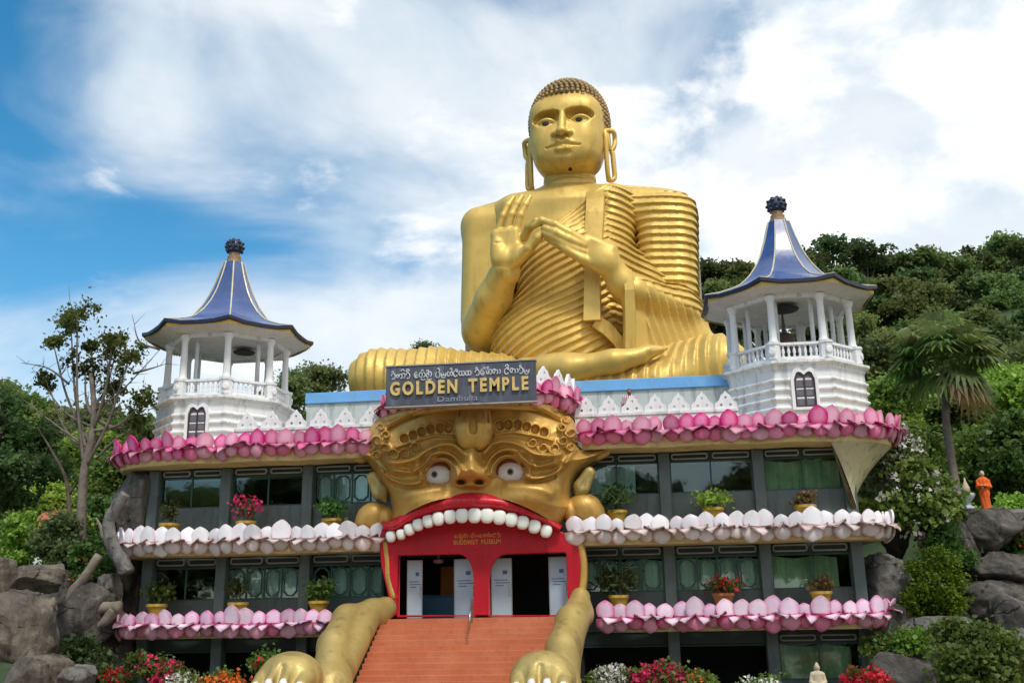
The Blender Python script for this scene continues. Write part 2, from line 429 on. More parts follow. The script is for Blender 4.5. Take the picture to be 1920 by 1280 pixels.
class MB:
    """collects faces of ONE mesh"""
    def __init__(self): self.V = []; self.F = []
    def add(self, V, Fc):
        b = len(self.V); self.V += [tuple(float(c) for c in v) for v in V]; self.F += [[b + i for i in f] for f in Fc]; return self
    def box(self, x0, x1, y0, y1, z0, z1):
        V = [(x, y, z) for z in (z0, z1) for y in (y0, y1) for x in (x0, x1)]
        return self.add(V, [(0, 2, 3, 1), (4, 5, 7, 6), (0, 1, 5, 4), (2, 6, 7, 3), (0, 4, 6, 2), (1, 3, 7, 5)])
    def bevel_box(self, x0, x1, y0, y1, z0, z1, b=0.02):
        bm = bmesh.new(); bmesh.ops.create_cube(bm, size=1)
        for v in bm.verts:
            v.co = Vector(((x0 + x1) / 2 + v.co.x * (x1 - x0), (y0 + y1) / 2 + v.co.y * (y1 - y0), (z0 + z1) / 2 + v.co.z * (z1 - z0)))
        bmesh.ops.bevel(bm, geom=bm.edges[:], offset=b, segments=1, affect='EDGES')
        bm.verts.index_update()
        self.add([v.co[:] for v in bm.verts], [[v.index for v in f.verts] for f in bm.faces]); bm.free(); return self
    def tube(self, path, r, n=8, caps=True, flat=(1.0, 1.0)):
        path = [np.array(p, float) for p in path]; m = len(path)
        rr = r if hasattr(r, '__len__') else [r] * m
        V = []; up = np.array([0.123, 0.31, 0.94])
        for i, p in enumerate(path):
            t = path[min(i + 1, m - 1)] - path[max(i - 1, 0)]; t = t / (np.linalg.norm(t) + 1e-9)
            if i == 0:
                a = np.cross(t, up); a /= np.linalg.norm(a) + 1e-9
            else:
                a = a - t * (a @ t); a /= np.linalg.norm(a) + 1e-9
            b = np.cross(t, a)
            for k in range(n):
                an = 2 * PI * k / n
                V.append(p + rr[i] * (a * math.cos(an) * flat[0] + b * math.sin(an) * flat[1]))
        Fc = [[i * n + k, i * n + (k + 1) % n, (i + 1) * n + (k + 1) % n, (i + 1) * n + k] for i in range(m - 1) for k in range(n)]
        if caps: Fc += [list(range(n))[::-1], [(m - 1) * n + k for k in range(n)]]
        return self.add(V, Fc)
    def lathe(self, prof, n=16, c=(0, 0, 0), a0=0.0, capt=True, capb=True):
        V = []; m = len(prof)
        for r, z in prof:
            for k in range(n):
                an = a0 + 2 * PI * k / n; V.append((c[0] + r * math.cos(an), c[1] + r * math.sin(an), c[2] + z))
        Fc = [[i * n + k, i * n + (k + 1) % n, (i + 1) * n + (k + 1) % n, (i + 1) * n + k] for i in range(m - 1) for k in range(n)]
        if capb: Fc.append(list(range(n))[::-1])
        if capt: Fc.append([(m - 1) * n + k for k in range(n)])
        return self.add(V, Fc)
    def ball(self, c, r, n=10, m=6):
        r = r if hasattr(r, '__len__') else (r, r, r); V = [(c[0], c[1], c[2] - r[2])]
        for i in range(1, m):
            th = -PI / 2 + PI * i / m
            for k in range(n):
                an = 2 * PI * k / n; V.append((c[0] + r[0] * math.cos(th) * math.cos(an), c[1] + r[1] * math.cos(th) * math.sin(an), c[2] + r[2] * math.sin(th)))
        V.append((c[0], c[1], c[2] + r[2])); T = len(V) - 1
        Fc = [[0, 1 + (k + 1) % n, 1 + k] for k in range(n)]
        Fc += [[1 + i * n + k, 1 + i * n + (k + 1) % n, 1 + (i + 1) * n + (k + 1) % n, 1 + (i + 1) * n + k] for i in range(m - 2) for k in range(n)]
        Fc += [[1 + (m - 2) * n + k, 1 + (m - 2) * n + (k + 1) % n, T] for k in range(n)]
        return self.add(V, Fc)
    def prism(self, poly, y0, y1):
        """poly of (x, z) extruded from y0 to y1"""
        n = len(poly)
        V = [(x, y0, z) for x, z in poly] + [(x, y1, z) for x, z in poly]
        return self.add(V, [list(range(n)), list(range(n, 2 * n))[::-1]] + [[i, i + n, (i + 1) % n + n, (i + 1) % n] for i in range(n)])
    def build(self, name, mat, parent=None, smooth=False, angle=None, label=None):
        b, rz = base_of(parent)
        V = np.array(self.V, float).reshape(-1, 3)
        if parent is not None: V = V - b
        me = np_mesh(name, V, self.F, smooth)
        if angle is not None:
            me.polygons.foreach_set('use_smooth', np.ones(len(me.polygons), bool))
            me.set_sharp_from_angle(angle=rad(angle))
        o = link(name, me, mat, parent)
        if label: o['label'] = label
        return o

def plate(name, loops, y0, y1, mat, parent=None, bevel=0.0):
    """flat plate in the XZ plane: loops[0] outline, further loops holes; from y0 (front) to y1 (back)"""
    cu = bpy.data.curves.new('tmp', 'CURVE'); cu.dimensions = '2D'; cu.fill_mode = 'BOTH'
    cu.extrude = abs(y1 - y0) / 2 - bevel; cu.bevel_depth = bevel; cu.bevel_resolution = 1
    if bevel: cu.offset = -bevel
    for lp in loops:
        sp = cu.splines.new('POLY'); sp.points.add(len(lp) - 1); sp.use_cyclic_u = True
        for p, q in zip(sp.points, lp): p.co = (q[0], q[1], 0, 1)
    to = bpy.data.objects.new('tmp', cu)
    me = bpy.data.meshes.new_from_object(to)
    bpy.data.objects.remove(to); bpy.data.curves.remove(cu)
    b, rz = base_of(parent)
    n = len(me.vertices); co = np.empty(n * 3, np.float32); me.vertices.foreach_get('co', co); co = co.reshape(-1, 3)
    V = np.stack([co[:, 0], -co[:, 2] + (y0 + y1) / 2, co[:, 1]], 1)
    if parent is not None: V = V - b
    me.vertices.foreach_set('co', V.astype(np.float32).ravel()); me.update(); me.name = name
    return link(name, me, mat, parent)
def rrect(x0, x1, z0, z1, r, n=5):
    out = []
    for cx, cz, a0 in ((x1 - r, z1 - r, 0), (x0 + r, z1 - r, 90), (x0 + r, z0 + r, 180), (x1 - r, z0 + r, 270)):
        for k in range(n + 1):
            a = rad(a0 + 90 * k / n); out.append((cx + r * math.cos(a), cz + r * math.sin(a)))
    return out
def circle(cx, cz, rx, rz=None, n=20):
    rz = rz or rx
    return [(cx + rx * math.cos(2 * PI * k / n), cz + rz * math.sin(2 * PI * k / n)) for k in range(n)]

# ------------------------------------------------------------------ smooth solids (signed distance grid -> mesh)
def _v(p): return np.array(p, np.float32)
class SDF:
    def __init__(self, lo, hi, h):
        self.h = h; self.lo = np.array(lo, float)
        self.n = np.ceil((np.array(hi) - self.lo) / h).astype(int) + 1
        self.ax = [(self.lo[i] + h * np.arange(self.n[i])).astype(np.float32) for i in range(3)]
        self.d = np.full(tuple(self.n), 3.0, np.float32)
    def _sl(self, lo, hi):
        s = []
        for i in range(3):
            a = int(max(0, math.floor((lo[i] - self.lo[i]) / self.h))); b = int(min(self.n[i], math.ceil((hi[i] - self.lo[i]) / self.h) + 1))
            s.append(slice(min(a, self.n[i] - 1), max(b, a + 1)))
        return tuple(s)
    def grid(self, s=None):
        s = s or (slice(None),) * 3
        return self.ax[0][s[0]][:, None, None], self.ax[1][s[1]][None, :, None], self.ax[2][s[2]][None, None, :]
    def put(self, prim, k=0.2, op='add'):
        fn, lo, hi = prim
        pad = k + 3 * self.h + (0.6 if op == 'add' else 0.1)
        s = self._sl(np.array(lo) - pad, np.array(hi) + pad)
        if any(q.stop <= q.start for q in s): return self
        b = fn(*self.grid(s)); a = self.d[s]
        if op == 'add':
            t = np.clip(0.5 + 0.5 * (a - b) / k, 0, 1); self.d[s] = a * (1 - t) + b * t - k * t * (1 - t)
        else:
            b = -b; t = np.clip(0.5 + 0.5 * (b - a) / k, 0, 1); self.d[s] = a * (1 - t) + b * t + k * t * (1 - t)
        return self
    def cut(self, prim, k=0.05): return self.put(prim, k, 'cut')
    def displace(self, fn, lim=1.0):
        X, Y, Z = np.broadcast_arrays(*self.grid())
        m = np.abs(self.d) < lim
        self.d[m] -= fn(X[m], Y[m], Z[m]); return self
    def mesh(self, name):
        d = self.d; h = self.h
        d = d.copy()
        for i in range(3):
            sl = [slice(None)] * 3
            for e in (0, -1): sl[i] = e; d[tuple(sl)] = np.maximum(d[tuple(sl)], 0.5 * h)
        s = d < 0
        c = [s[i:s.shape[0] - 1 + i, j:s.shape[1] - 1 + j, k:s.shape[2] - 1 + k] for i in (0, 1) for j in (0, 1) for k in (0, 1)]
        al = c[0].copy(); an = c[0].copy()
        for q in c[1:]: al &= q; an |= q
        act = an & ~al; idx = np.argwhere(act)
        vid = np.full(act.shape, -1, np.int32); vid[act] = np.arange(len(idx))
        acc = np.zeros((len(idx), 3), np.float32); cnt = np.zeros(len(idx), np.float32)
        corners = [np.array((i, j, k)) for i in (0, 1) for j in (0, 1) for k in (0, 1)]
        dv = [d[tuple((idx + q).T)] for q in corners]
        for a in range(8):
            for b in range(a + 1, 8):
                if np.abs(corners[a] - corners[b]).sum() != 1: continue
                m = (dv[a] < 0) != (dv[b] < 0)
                t = dv[a][m] / (dv[a][m] - dv[b][m])
                acc[m] += corners[a] + t[:, None] * (corners[b] - corners[a]); cnt[m] += 1
        V = self.lo + h * (idx + acc / cnt[:, None])
        Q = []
        for ax in range(3):
            o = [q for q in range(3) if q != ax]
            sl0 = [slice(None)] * 3; sl1 = [slice(None)] * 3
            sl0[ax] = slice(0, -1); sl1[ax] = slice(1, None)
            for q in o: sl0[q] = slice(1, -1); sl1[q] = slice(1, -1)
            A, Bq = s[tuple(sl0)], s[tuple(sl1)]
            e = np.argwhere(A != Bq); fl = A[tuple(e.T)]
            e = e.copy()
            def cell(u, w):
                i = e.copy(); i[:, o[0]] += u; i[:, o[1]] += w
                return vid[tuple(i.T)]
            q4 = np.stack([cell(0, 0), cell(1, 0), cell(1, 1), cell(0, 1)], 1)
            flip = fl if ax != 1 else ~fl
            q4[~flip] = q4[~flip][:, ::-1]
            Q.append(q4)
        return np_mesh(name, V, np.concatenate(Q))
    def build(self, name, mat, parent=None, local=False):
        me = self.mesh(name)
        if parent is not None and not local:
            b, rz = base_of(parent); me.transform(Matrix.Translation(-Vector(b)))
        return link(name, me, mat, parent)

def p_ell(c, r, R=None):
    c = np.array(c, float); r = np.array(r, float); m = max(r)
    def fn(X, Y, Z):
        x, y, z = X - c[0], Y - c[1], Z - c[2]
        if R is not None:
            q = np.array(R).T
            x, y, z = q[0, 0] * x + q[0, 1] * y + q[0, 2] * z, q[1, 0] * x + q[1, 1] * y + q[1, 2] * z, q[2, 0] * x + q[2, 1] * y + q[2, 2] * z
        k0 = np.sqrt((x / r[0]) ** 2 + (y / r[1]) ** 2 + (z / r[2]) ** 2); k1 = np.sqrt((x / r[0] ** 2) ** 2 + (y / r[1] ** 2) ** 2 + (z / r[2] ** 2) ** 2)
        return k0 * (k0 - 1) / (k1 + 1e-6)
    e = r if R is None else np.full(3, m)
    return fn, c - e, c + e
def p_cap(a, b, ra, rb, sq=(1, 1, 1)):
    a = np.array(a, float); b = np.array(b, float); ba = b - a; L = ba @ ba + 1e-9; m = max(ra, rb)
    def fn(X, Y, Z):
        t = np.clip(((X - a[0]) * ba[0] + (Y - a[1]) * ba[1] + (Z - a[2]) * ba[2]) / L, 0, 1)
        return np.sqrt(((X - a[0] - t * ba[0]) / sq[0]) ** 2 + ((Y - a[1] - t * ba[1]) / sq[1]) ** 2 + ((Z - a[2] - t * ba[2]) / sq[2]) ** 2) - (ra + (rb - ra) * t)
    e = m * np.array(sq)
    return fn, np.minimum(a, b) - e, np.maximum(a, b) + e
def p_box(c, hf, r, R=None):
    c = np.array(c, float); hf = np.array(hf, float)
    def fn(X, Y, Z):
        x, y, z = X - c[0], Y - c[1], Z - c[2]
        if R is not None:
            q = np.array(R).T
            x, y, z = q[0, 0] * x + q[0, 1] * y + q[0, 2] * z, q[1, 0] * x + q[1, 1] * y + q[1, 2] * z, q[2, 0] * x + q[2, 1] * y + q[2, 2] * z
        qx, qy, qz = np.abs(x) - hf[0] + r, np.abs(y) - hf[1] + r, np.abs(z) - hf[2] + r
        return np.sqrt(np.maximum(qx, 0) ** 2 + np.maximum(qy, 0) ** 2 + np.maximum(qz, 0) ** 2) + np.minimum(np.maximum(qx, np.maximum(qy, qz)), 0) - r
    e = hf if R is None else np.full(3, np.linalg.norm(hf))
    return fn, c - e, c + e
def rot(ax, deg): return np.array(Matrix.Rotation(rad(deg), 3, ax))
# ================================================================== ground and hills
def sstep(a, b, x):
    t = np.clip((x - a) / (b - a), 0, 1); return t * t * (3 - 2 * t)
def hill_h(x, y):
    x = np.asarray(x, float); y = np.asarray(y, float)
    right = 34 * sstep(14, 75, y) * sstep(6, 34, x) + 10 * sstep(60, 140, y) * sstep(0, 40, x)
    right += 3.2 * sstep(16.5, 21, x) * sstep(-4, 4, y)
    left = 17 * sstep(12, 80, y) * sstep(8, 30, -x) + 6 * sstep(70, 160, y)
    return np.maximum(right, left) - 0.02
def build_terrain():
    xs = np.concatenate([np.linspace(-900, -80, 14), np.linspace(-76, 110, 120), np.linspace(120, 900, 14)])
    ys = np.concatenate([np.linspace(-600, -60, 8), np.linspace(-54, 170, 120), np.linspace(190, 2200, 12)])
    X, Y = np.meshgrid(xs, ys, indexing='ij')
    Z = hill_h(X, Y)
    Z += (0.25 * np.sin(X * 0.31 + 1) * np.sin(Y * 0.27) + 0.12 * np.sin(X * 1.3) * np.cos(Y * 1.1)) * sstep(0.3, 3, Z)
    nx, ny = len(xs), len(ys)
    I = np.arange(nx * ny).reshape(nx, ny)
    Q = np.stack([I[:-1, :-1], I[1:, :-1], I[1:, 1:], I[:-1, 1:]], -1).reshape(-1, 4)
    o = link('ground', np_mesh('ground', np.stack([X, Y, Z], -1).reshape(-1, 3), Q), 'hill_floor')
    tag(o, 'earth and undergrowth covered ground rising to the hills', kind='structure')
build_terrain()
o = MB().box(-26, 24, -60, -0.3, -0.3, 0.06).build('forecourt', 'paving'); tag(o, 'paved forecourt in front of the museum', kind='structure')

# ================================================================== lotus petals
def petal_mesh(name, w, h, bulge, lean, base=0.55, nu=4, nv=5, down=False, thick=0.07):
    """egg shaped concrete petal: rounded front shell and a flat back, root at the origin"""
    V = []; prof = []
    for j in range(nv + 1):
        t = math.sin(j / nv * PI / 2) if j else 0.0          # rows gather towards the rounded tip
        t = 0.35 * j / nv + 0.65 * t
        ww = base + (1 - base) * math.sin(min(1, t / 0.45) * PI / 2)
        if t > 0.45: ww *= max(0.0, 1 - ((t - 0.45) / 0.55) ** 1.8) ** 0.72
        prof.append((t, 0.5 * w * max(ww, 0.10)))
    for t, ww in prof:
        for i in range(nu + 1):
            u = -1 + 2 * i / nu
            dome = (1 - u * u) * (0.35 + 0.65 * math.sin(PI * min(1, 0.15 + t * 0.8)))
            V.append((u * ww, -bulge * dome - lean * t * t, t * h * (-1 if down else 1)))
    n = nu + 1
    Fc = [[j * n + i, j * n + i + 1, (j + 1) * n + i + 1, (j + 1) * n + i] for j in range(nv) for i in range(nu)]
    b = len(V)
    ring = [j * n for j in range(nv + 1)] + [nv * n + i for i in range(1, n)] + [j * n + nu for j in range(nv - 1, -1, -1)] + [i for i in range(nu - 1, 0, -1)]
    V += [(V[i][0], V[i][1] + thick, V[i][2]) for i in ring]
    m = len(ring)
    Fc += [[ring[i], ring[(i + 1) % m], b + (i + 1) % m, b + i] for i in range(m)]
    Fc.append([b + i for i in range(m)])
    if down: Fc = [f[::-1] for f in Fc]
    me = np_mesh(name, V, Fc, True); me.set_sharp_from_angle(angle=rad(55))
    return me
def lip_mesh(name, w, l, thick=0.05, nu=4, nv=3):
    V = []
    for s in (0, 1):
        for j in range(nv + 1):
            t = j / nv; ww = 0.5 * w * (0.8 if t < 0.4 else 0.8 * math.sqrt(max(0.02, 1 - ((t - 0.4) / 0.62) ** 2)))
            for i in range(nu + 1):
                u = -1 + 2 * i / nu
                V.append((u * ww, -t * l, 0.05 * math.sin(t * PI) - 0.13 * t * t + 0.06 * (u * u) - s * thick * (1 - 0.5 * t)))
    n = nu + 1; N = n * (nv + 1)
    Fc = [[j * n + i, j * n + i + 1, (j + 1) * n + i + 1, (j + 1) * n + i][::-1] for j in range(nv) for i in range(nu)]
    Fc += [[N + j * n + i, N + j * n + i + 1, N + (j + 1) * n + i + 1, N + (j + 1) * n + i] for j in range(nv) for i in range(nu)]
    ring = [j * n for j in range(nv + 1)] + [nv * n + i for i in range(1, n)] + [j * n + nu for j in range(nv - 1, -1, -1)]
    Fc += [[a, b, b + N, a + N] for a, b in zip(ring[:-1], ring[1:])]
    return np_mesh(name, V, Fc, True)
PETAL = {}
def petal_set(key, mats, w=0.70, hu=0.56, hl=0.52, ll=0.38):
    s = []
    for v in range(3):
        k = 1 + 0.06 * (v - 1)
        a = petal_mesh('petal', w * 0.97 * k, hu * (1 + 0.09 * (v - 1)), 0.05, 0.0 + 0.06 * v, 0.80); a.materials.append(M[mats[0]])
        b = petal_mesh('petal', w * 1.02 * k, hl * 0.96, 0.045, -0.20 + 0.05 * v, 0.92, down=True); b.materials.append(M[mats[1]])
        c = lip_mesh('petal', w * 1.05 * k, ll); c.materials.append(M[mats[2]])
        s.append((a, b, c))
    PETAL[key] = s
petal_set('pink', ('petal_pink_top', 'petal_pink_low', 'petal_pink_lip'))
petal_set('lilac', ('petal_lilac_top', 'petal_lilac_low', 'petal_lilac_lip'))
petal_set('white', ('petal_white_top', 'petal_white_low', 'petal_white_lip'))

def resample(path, step):
    P_ = np.array(path, float); seg = np.linalg.norm(np.diff(P_, axis=0), axis=1); s = np.concatenate([[0], np.cumsum(seg)])
    n = max(2, int(round(s[-1] / step))); q = (np.arange(n) + 0.5) * s[-1] / n
    pts = np.stack([np.interp(q, s, P_[:, i]) for i in range(2)], 1)
    e = 0.2
    a = np.stack([np.interp(np.clip(q - e, 0, s[-1]), s, P_[:, i]) for i in range(2)], 1)
    b = np.stack([np.interp(np.clip(q + e, 0, s[-1]), s, P_[:, i]) for i in range(2)], 1)
    t = b - a; t /= np.linalg.norm(t, axis=1)[:, None]
    return pts, t
def offset_path(path, d):
    P_ = np.array(path, float); t = np.gradient(P_, axis=0); t /= np.linalg.norm(t, axis=1)[:, None] + 1e-9
    n = np.stack([t[:, 1], -t[:, 0]], 1)       # outward when the path runs left to right (towards -Y)
    return P_ + n * d
def sweep(path, prof, name, mat, parent, close=True):
    """sweep a closed (out, z) profile along a plan path"""
    n = len(prof); V = []
    offs = {}
    for o_, z in prof:
        if o_ not in offs: offs[o_] = offset_path(path, o_)
    m = len(path)
    for i in range(m):
        for o_, z in prof: V.append((offs[o_][i][0], offs[o_][i][1], z))
    Fc = [[i * n + k, (i + 1) * n + k, (i + 1) * n + (k + 1) % n, i * n + (k + 1) % n] for i in range(m - 1) for k in range(n)]
    Fc += [list(range(n)), [(m - 1) * n + k for k in range(n)][::-1]]
    mb = MB(); mb.add(V, Fc)
    return mb.build(name, mat, parent)

def ledge(owner, path, zl, key, name='petal_ledge', inner=1.5, slab='cream', step=0.545, low=0.5, lip=True, top_rise=0.12):
    """lotus ledge: slab along the path with petals pointing up, out and down, each a piece of its own"""
    prof = [(-inner, zl + 0.02), (-0.32, zl + 0.03), (-0.24, zl + 0.02), (-0.22, zl - 0.03), (-0.36, zl - low * 0.6), (-0.40, zl - low - 0.04), (-0.44, zl - low - 0.12), (-inner, zl - low - 0.12)]
    part = sweep(path, prof, name, slab, owner)
    b, rz = base_of(owner)
    pts, tg = resample(path, step)
    n = len(pts)
    for row in range(3):
        if row == 2 and not lip: continue
        for i in range(n):
            if row == 1 or row == 0: p, t = pts[i], tg[i]
            else:
                j = min(i + 1, n - 1); p = (pts[i] + pts[j]) / 2; t = tg[i]
            rnd = random.random
            me = PETAL[key][random.randrange(3)][row]
            o = bpy.data.objects.new('petal', me); COL.objects.link(o); o.parent = part
            nrm = np.array([t[1], -t[0]])
            out = (-0.08 - 0.10 * (i % 2), -0.05 - 0.09 * (i % 2), -0.14)[row]; dz = (0.04, 0.03, 0.0)[row]
            q = p + nrm * out
            o.location = Vector((q[0], q[1], zl + dz + (rnd() - 0.5) * 0.05)) - Vector(b)
            ang = math.atan2(t[1], t[0])
            o.rotation_euler = Euler(((rnd() - 0.5) * (0.38 if row < 2 else 0.7), (rnd() - 0.5) * (0.30 if row < 2 else 0.5), ang + (rnd() - 0.5) * (0.45 if row < 2 else 0.6)), 'XYZ')
            s = 0.84 + 0.26 * rnd()
            o.scale = (s * (1.0 if row < 2 else 0.8 + 0.5 * rnd()), s * (1.0 if row < 2 else 0.7 + 0.6 * rnd()), s * (0.88 + 0.24 * rnd()))
    return part

def wing_path(side, x0, cusps, x1, yf, R, sweep_deg, back=0.0, bulge=0.28):
    """plan line of a ledge, scalloped between the pillars and rounding the outer corner; runs left to right"""
    pts = []
    xs = [x0] + list(cusps) + [x1]
    for a, b in zip(xs[:-1], xs[1:]):
        for k in range(10):
            f = k / 10; pts.append((a + (b - a) * f, yf - bulge * math.sin(PI * f) ** 0.7))
    cx, cy = x1, yf + R
    for k in range(13):
        an = rad(-90 + sweep_deg * k / 12); pts.append((cx + R * math.cos(an), cy + R * math.sin(an)))
    if back:
        l = np.array(pts[-1]) - np.array(pts[-2]); l /= np.linalg.norm(l)
        for k in range(1, 4): pts.append(tuple(np.array(pts[12 + 10 * (len(xs) - 1)]) + l * back * k / 3))
    if side < 0: pts = [(-x, y) for x, y in pts][::-1]
    return pts

# ================================================================== museum wings
def window_bay(w, x0, x1, zb, zt, style, cur, vents=True, zv=None):
    """glazed bay: frame, panes, vent rings above, ornaments and what hangs behind the glass"""
    yf = 0.05
    fr = MB(); t = 0.05
    fr.box(x0, x1, yf, yf + 0.08, zb, zb + t); fr.box(x0, x1, yf, yf + 0.08, zt - t, zt)
    fr.box(x0, x0 + t, yf, yf + 0.08, zb + t, zt - t); fr.box(x1 - t, x1, yf, yf + 0.08, zb + t, zt - t)
    win = fr.build('window', 'green_frame', w)
    n = 4 if style == 'oval' else 2
    px = np.linspace(x0 + t, x1 - t, n + 1)
    for i in range(1, n):
        MB().box(px[i] - 0.03, px[i] + 0.03, yf + 0.006, yf + 0.07, zb + t, zt - t).build('mullion', 'green_frame', win)
    for i in range(n):
        e = 0.03
        MB().box(px[i] + (e if i else 0), px[i + 1] - (e if i < n - 1 else 0), yf + 0.045, yf + 0.055, zb + t, zt - t).build('pane', 'window_glass', win)
        if style == 'oval':
            a, b_, c, d = px[i] + 0.08, px[i + 1] - 0.08, zb + 0.10, zt - 0.10
            ch = 0.16
            oc = [(a + ch, c), (b_ - ch, c), (b_, c + ch), (b_, d - ch), (b_ - ch, d), (a + ch, d), (a, d - ch), (a, c + ch)]
            ic = [(x + (0.045 if x < (a + b_) / 2 else -0.045), z + (0.045 if z < (c + d) / 2 else -0.045)) for x, z in oc]
            plate('grille', [oc, ic], yf - 0.012, yf + 0.038, 'green_frame', win)
    if cur:
        # drawn curtain: a wavy cloth behind the glass
        a, b_, mname = cur
        xs = np.linspace(x0 + a * (x1 - x0), x0 + b_ * (x1 - x0), 60); V = []
        for x in xs:
            y = yf + 0.20 + 0.05 * math.sin(x * 14) + 0.02 * math.sin(x * 37 + 1)
            V += [(x, y, zb - 0.1), (x, y, zt - 0.05 - 0.1 * abs(math.sin(x * 2.0)))]
        mb = MB(); mb.add(V, [[2 * i, 2 * i + 2, 2 * i + 3, 2 * i + 1] for i in range(len(xs) - 1)]); mb.build('curtain', mname, win, True)
    if vents:
        z0, z1 = zv
        m = (x0 + x1) / 2
        for a, b_ in ((x0 + 0.08, m - 0.08), (m + 0.08, x1 - 0.08)):
            plate('vent', [rrect(a, b_, z0, z1, (z1 - z0) / 2.6), rrect(a + 0.05, b_ - 0.05, z0 + 0.05, z1 - 0.05, (z1 - z0) / 2.6 - 0.04)], -0.02, 0.05, 'vent_ring', w)
            MB().box(a, b_, 0.052, 0.07, z0 + 0.01, z1 - 0.01).build('vent_panel', 'dark_frame', w)
    return win

def wing(side, pillars, x_in, label):
    s = side
    xo = pillars[-1]
    lo, hi = min(x_in, xo), max(x_in, xo)
    w = thing('museum_wing', label, 'building', ((lo + hi) / 2, 1.5, 0), group='museum wings')
    edges = sorted([x_in] + list(pillars))
    # pillars
    for x in pillars:
        MB().bevel_box(x - 0.21, x + 0.21, -0.22, 0.30, 0.0, 10.02, 0.02).build('pillar', 'slate_light', w)
    # wall bands between pillars on every storey
    bays = [(edges[i], edges[i + 1]) for i in range(len(edges) - 1)]
    if s < 0: bays = bays[::-1]          # bay 0 is next to the gateway
    for bi, (a, b_) in enumerate(bays):
        x0 = a + (0.213 if a in pillars else 0.0); x1 = b_ - (0.213 if b_ in pillars else 0.0)
        for z0, z1, m in ((6.88, 8.5, 'slate_light'), (3.5, 4.9, 'slate'), (9.72, 10.06, 'dark_frame'), (6.16, 6.62, 'dark_frame'), (3.02, 3.5, 'dark_frame')):
            MB().box(x0, x1, 0.075 if m == 'dark_frame' else 0.0, 0.26, z0, z1).build('wall_panel', m, w)
        cfg = BAYS[(s, bi)]
        window_bay(w, x0, x1, 8.5, 9.72, cfg[0][0], cfg[0][1], True, (9.77, 10.0))
        window_bay(w, x0, x1, 4.9, 6.16, cfg[1][0], cfg[1][1], True, (6.24, 6.5))
        if cfg[2]:
            window_bay(w, x0, x1, 1.75, 3.02, cfg[2][0], cfg[2][1], True, (3.08, 3.3))
            MB().box(x0, x1, 0.0, 0.26, 0.0, 1.75).build('wall_panel', 'slate', w)
        else:
            MB().box(x0, x1, 0.05, 0.1, 3.0 - 0.06, 3.0).build('lintel', 'dark_frame', w)
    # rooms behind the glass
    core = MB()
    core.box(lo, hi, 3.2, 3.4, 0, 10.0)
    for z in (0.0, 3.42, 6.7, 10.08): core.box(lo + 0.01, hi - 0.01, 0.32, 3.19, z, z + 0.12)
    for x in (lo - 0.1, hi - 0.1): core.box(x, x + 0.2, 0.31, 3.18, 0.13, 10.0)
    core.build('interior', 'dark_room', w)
    # outer end wall
    MB().box(xo - 0.1 if s > 0 else xo - 0.14, xo + 0.14 if s > 0 else xo + 0.1, 0.312, 8.0, 0, 8.2).build('end_wall', 'slate', w)
    # lotus ledges
    cus = [abs(p) for p in pillars[:-1]]
    xe = abs(xo)
    top = wing_path(s, abs(x_in) + 0.25, cus, xe - 0.75, -1.75, 3.1, 118, 1.6)
    ledge(w, top, 10.62, 'pink', inner=1.78, low=0.44)
    ledge(w, wing_path(s, abs(x_in) - 0.25, cus, xe - 0.35, -1.75, 1.75, 100, 2.2), 7.02, 'white', inner=1.7, low=0.36)
    ledge(w, wing_path(s, abs(x_in) + (0.75 if s > 0 else 1.6), cus, xe - 0.55, -1.75, 1.6, 100, 2.2), 3.98, 'lilac', inner=1.6, low=0.36)
    # flared soffit that carries the rounded corner of the roof; at the left end rockwork takes its place
    if s < 0: return w
    arc = [p for p in top if abs(p[0]) > xe - 0.76]
    V = []; inner = offset_path(arc, -0.42)
    m = len(arc)
    if s < 0: inner = inner[::-1]
    for i in range(m):
        f = i / (m - 1)
        q0 = np.array([(xe + 0.16) * s, -0.23 + 4.6 * f ** 1.3, 7.7 + 0.2 * f])
        q1 = np.array([inner[i][0], inner[i][1], 10.1])
        for k in range(7):
            t = k / 6; q = q0 * (1 - t) + q1 * t; q[2] += 0.35 * math.sin(PI * t) * 0.6; V.append(q)
    mb = MB(); mb.add(V, [[i * 7 + k, (i + 1) * 7 + k, (i + 1) * 7 + k + 1, i * 7 + k + 1] for i in range(m - 1) for k in range(6)])
    # closing triangle back to the facade
    f0 = V[:7]; mb.add([f0[0], f0[-1], ((xe - 0.05) * s, -0.22, 10.1), ((xe - 0.05) * s, -0.22, 7.7)] , [[0, 1, 2, 3]])
    mb.build('flared_soffit', 'flare_paint', w, False, angle=40)
    return w
G, R_, D_ = 'curtain', 'curtain_green', 'curtain_blue'
BAYS = {
    (1, 0): [('plain', (0.0, 0.72, D_)), ('oval', (0.0, 1.0, G)), None],
    (1, 1): [('plain', None), ('oval', (0.0, 1.0, G)), None],
    (1, 2): [('plain', (0.02, 0.98, R_)), ('plain', (0.02, 0.84, R_)), ('plain', (0.03, 0.9, R_))],
    (-1, 0): [('oval', (0.05, 0.8, D_)), ('oval', (0.25, 1.0, D_)), None],
    (-1, 1): [('plain', None), ('oval', (0.0, 1.0, D_)), None],
    (-1, 2): [('plain', None), ('plain', None), None],
}
WING_R = wing(1, [7.17, 10.68, 13.95], 3.75, 'right museum wing with pink and white lotus ledges and curtained green windows')
WING_L = wing(-1, [-6.86, -10.25, -13.3], -3.55, 'left museum wing with lotus ledges, dark windows and rockwork at its end')
# ================================================================== roof terrace
ROOF_Z = 11.0
roof = MB().box(-13.0, 13.6, 0.2, 12.0, 10.25, ROOF_Z).build('roof_terrace', 'concrete'); tag(roof, 'flat concrete terrace roof over the museum', kind='structure')

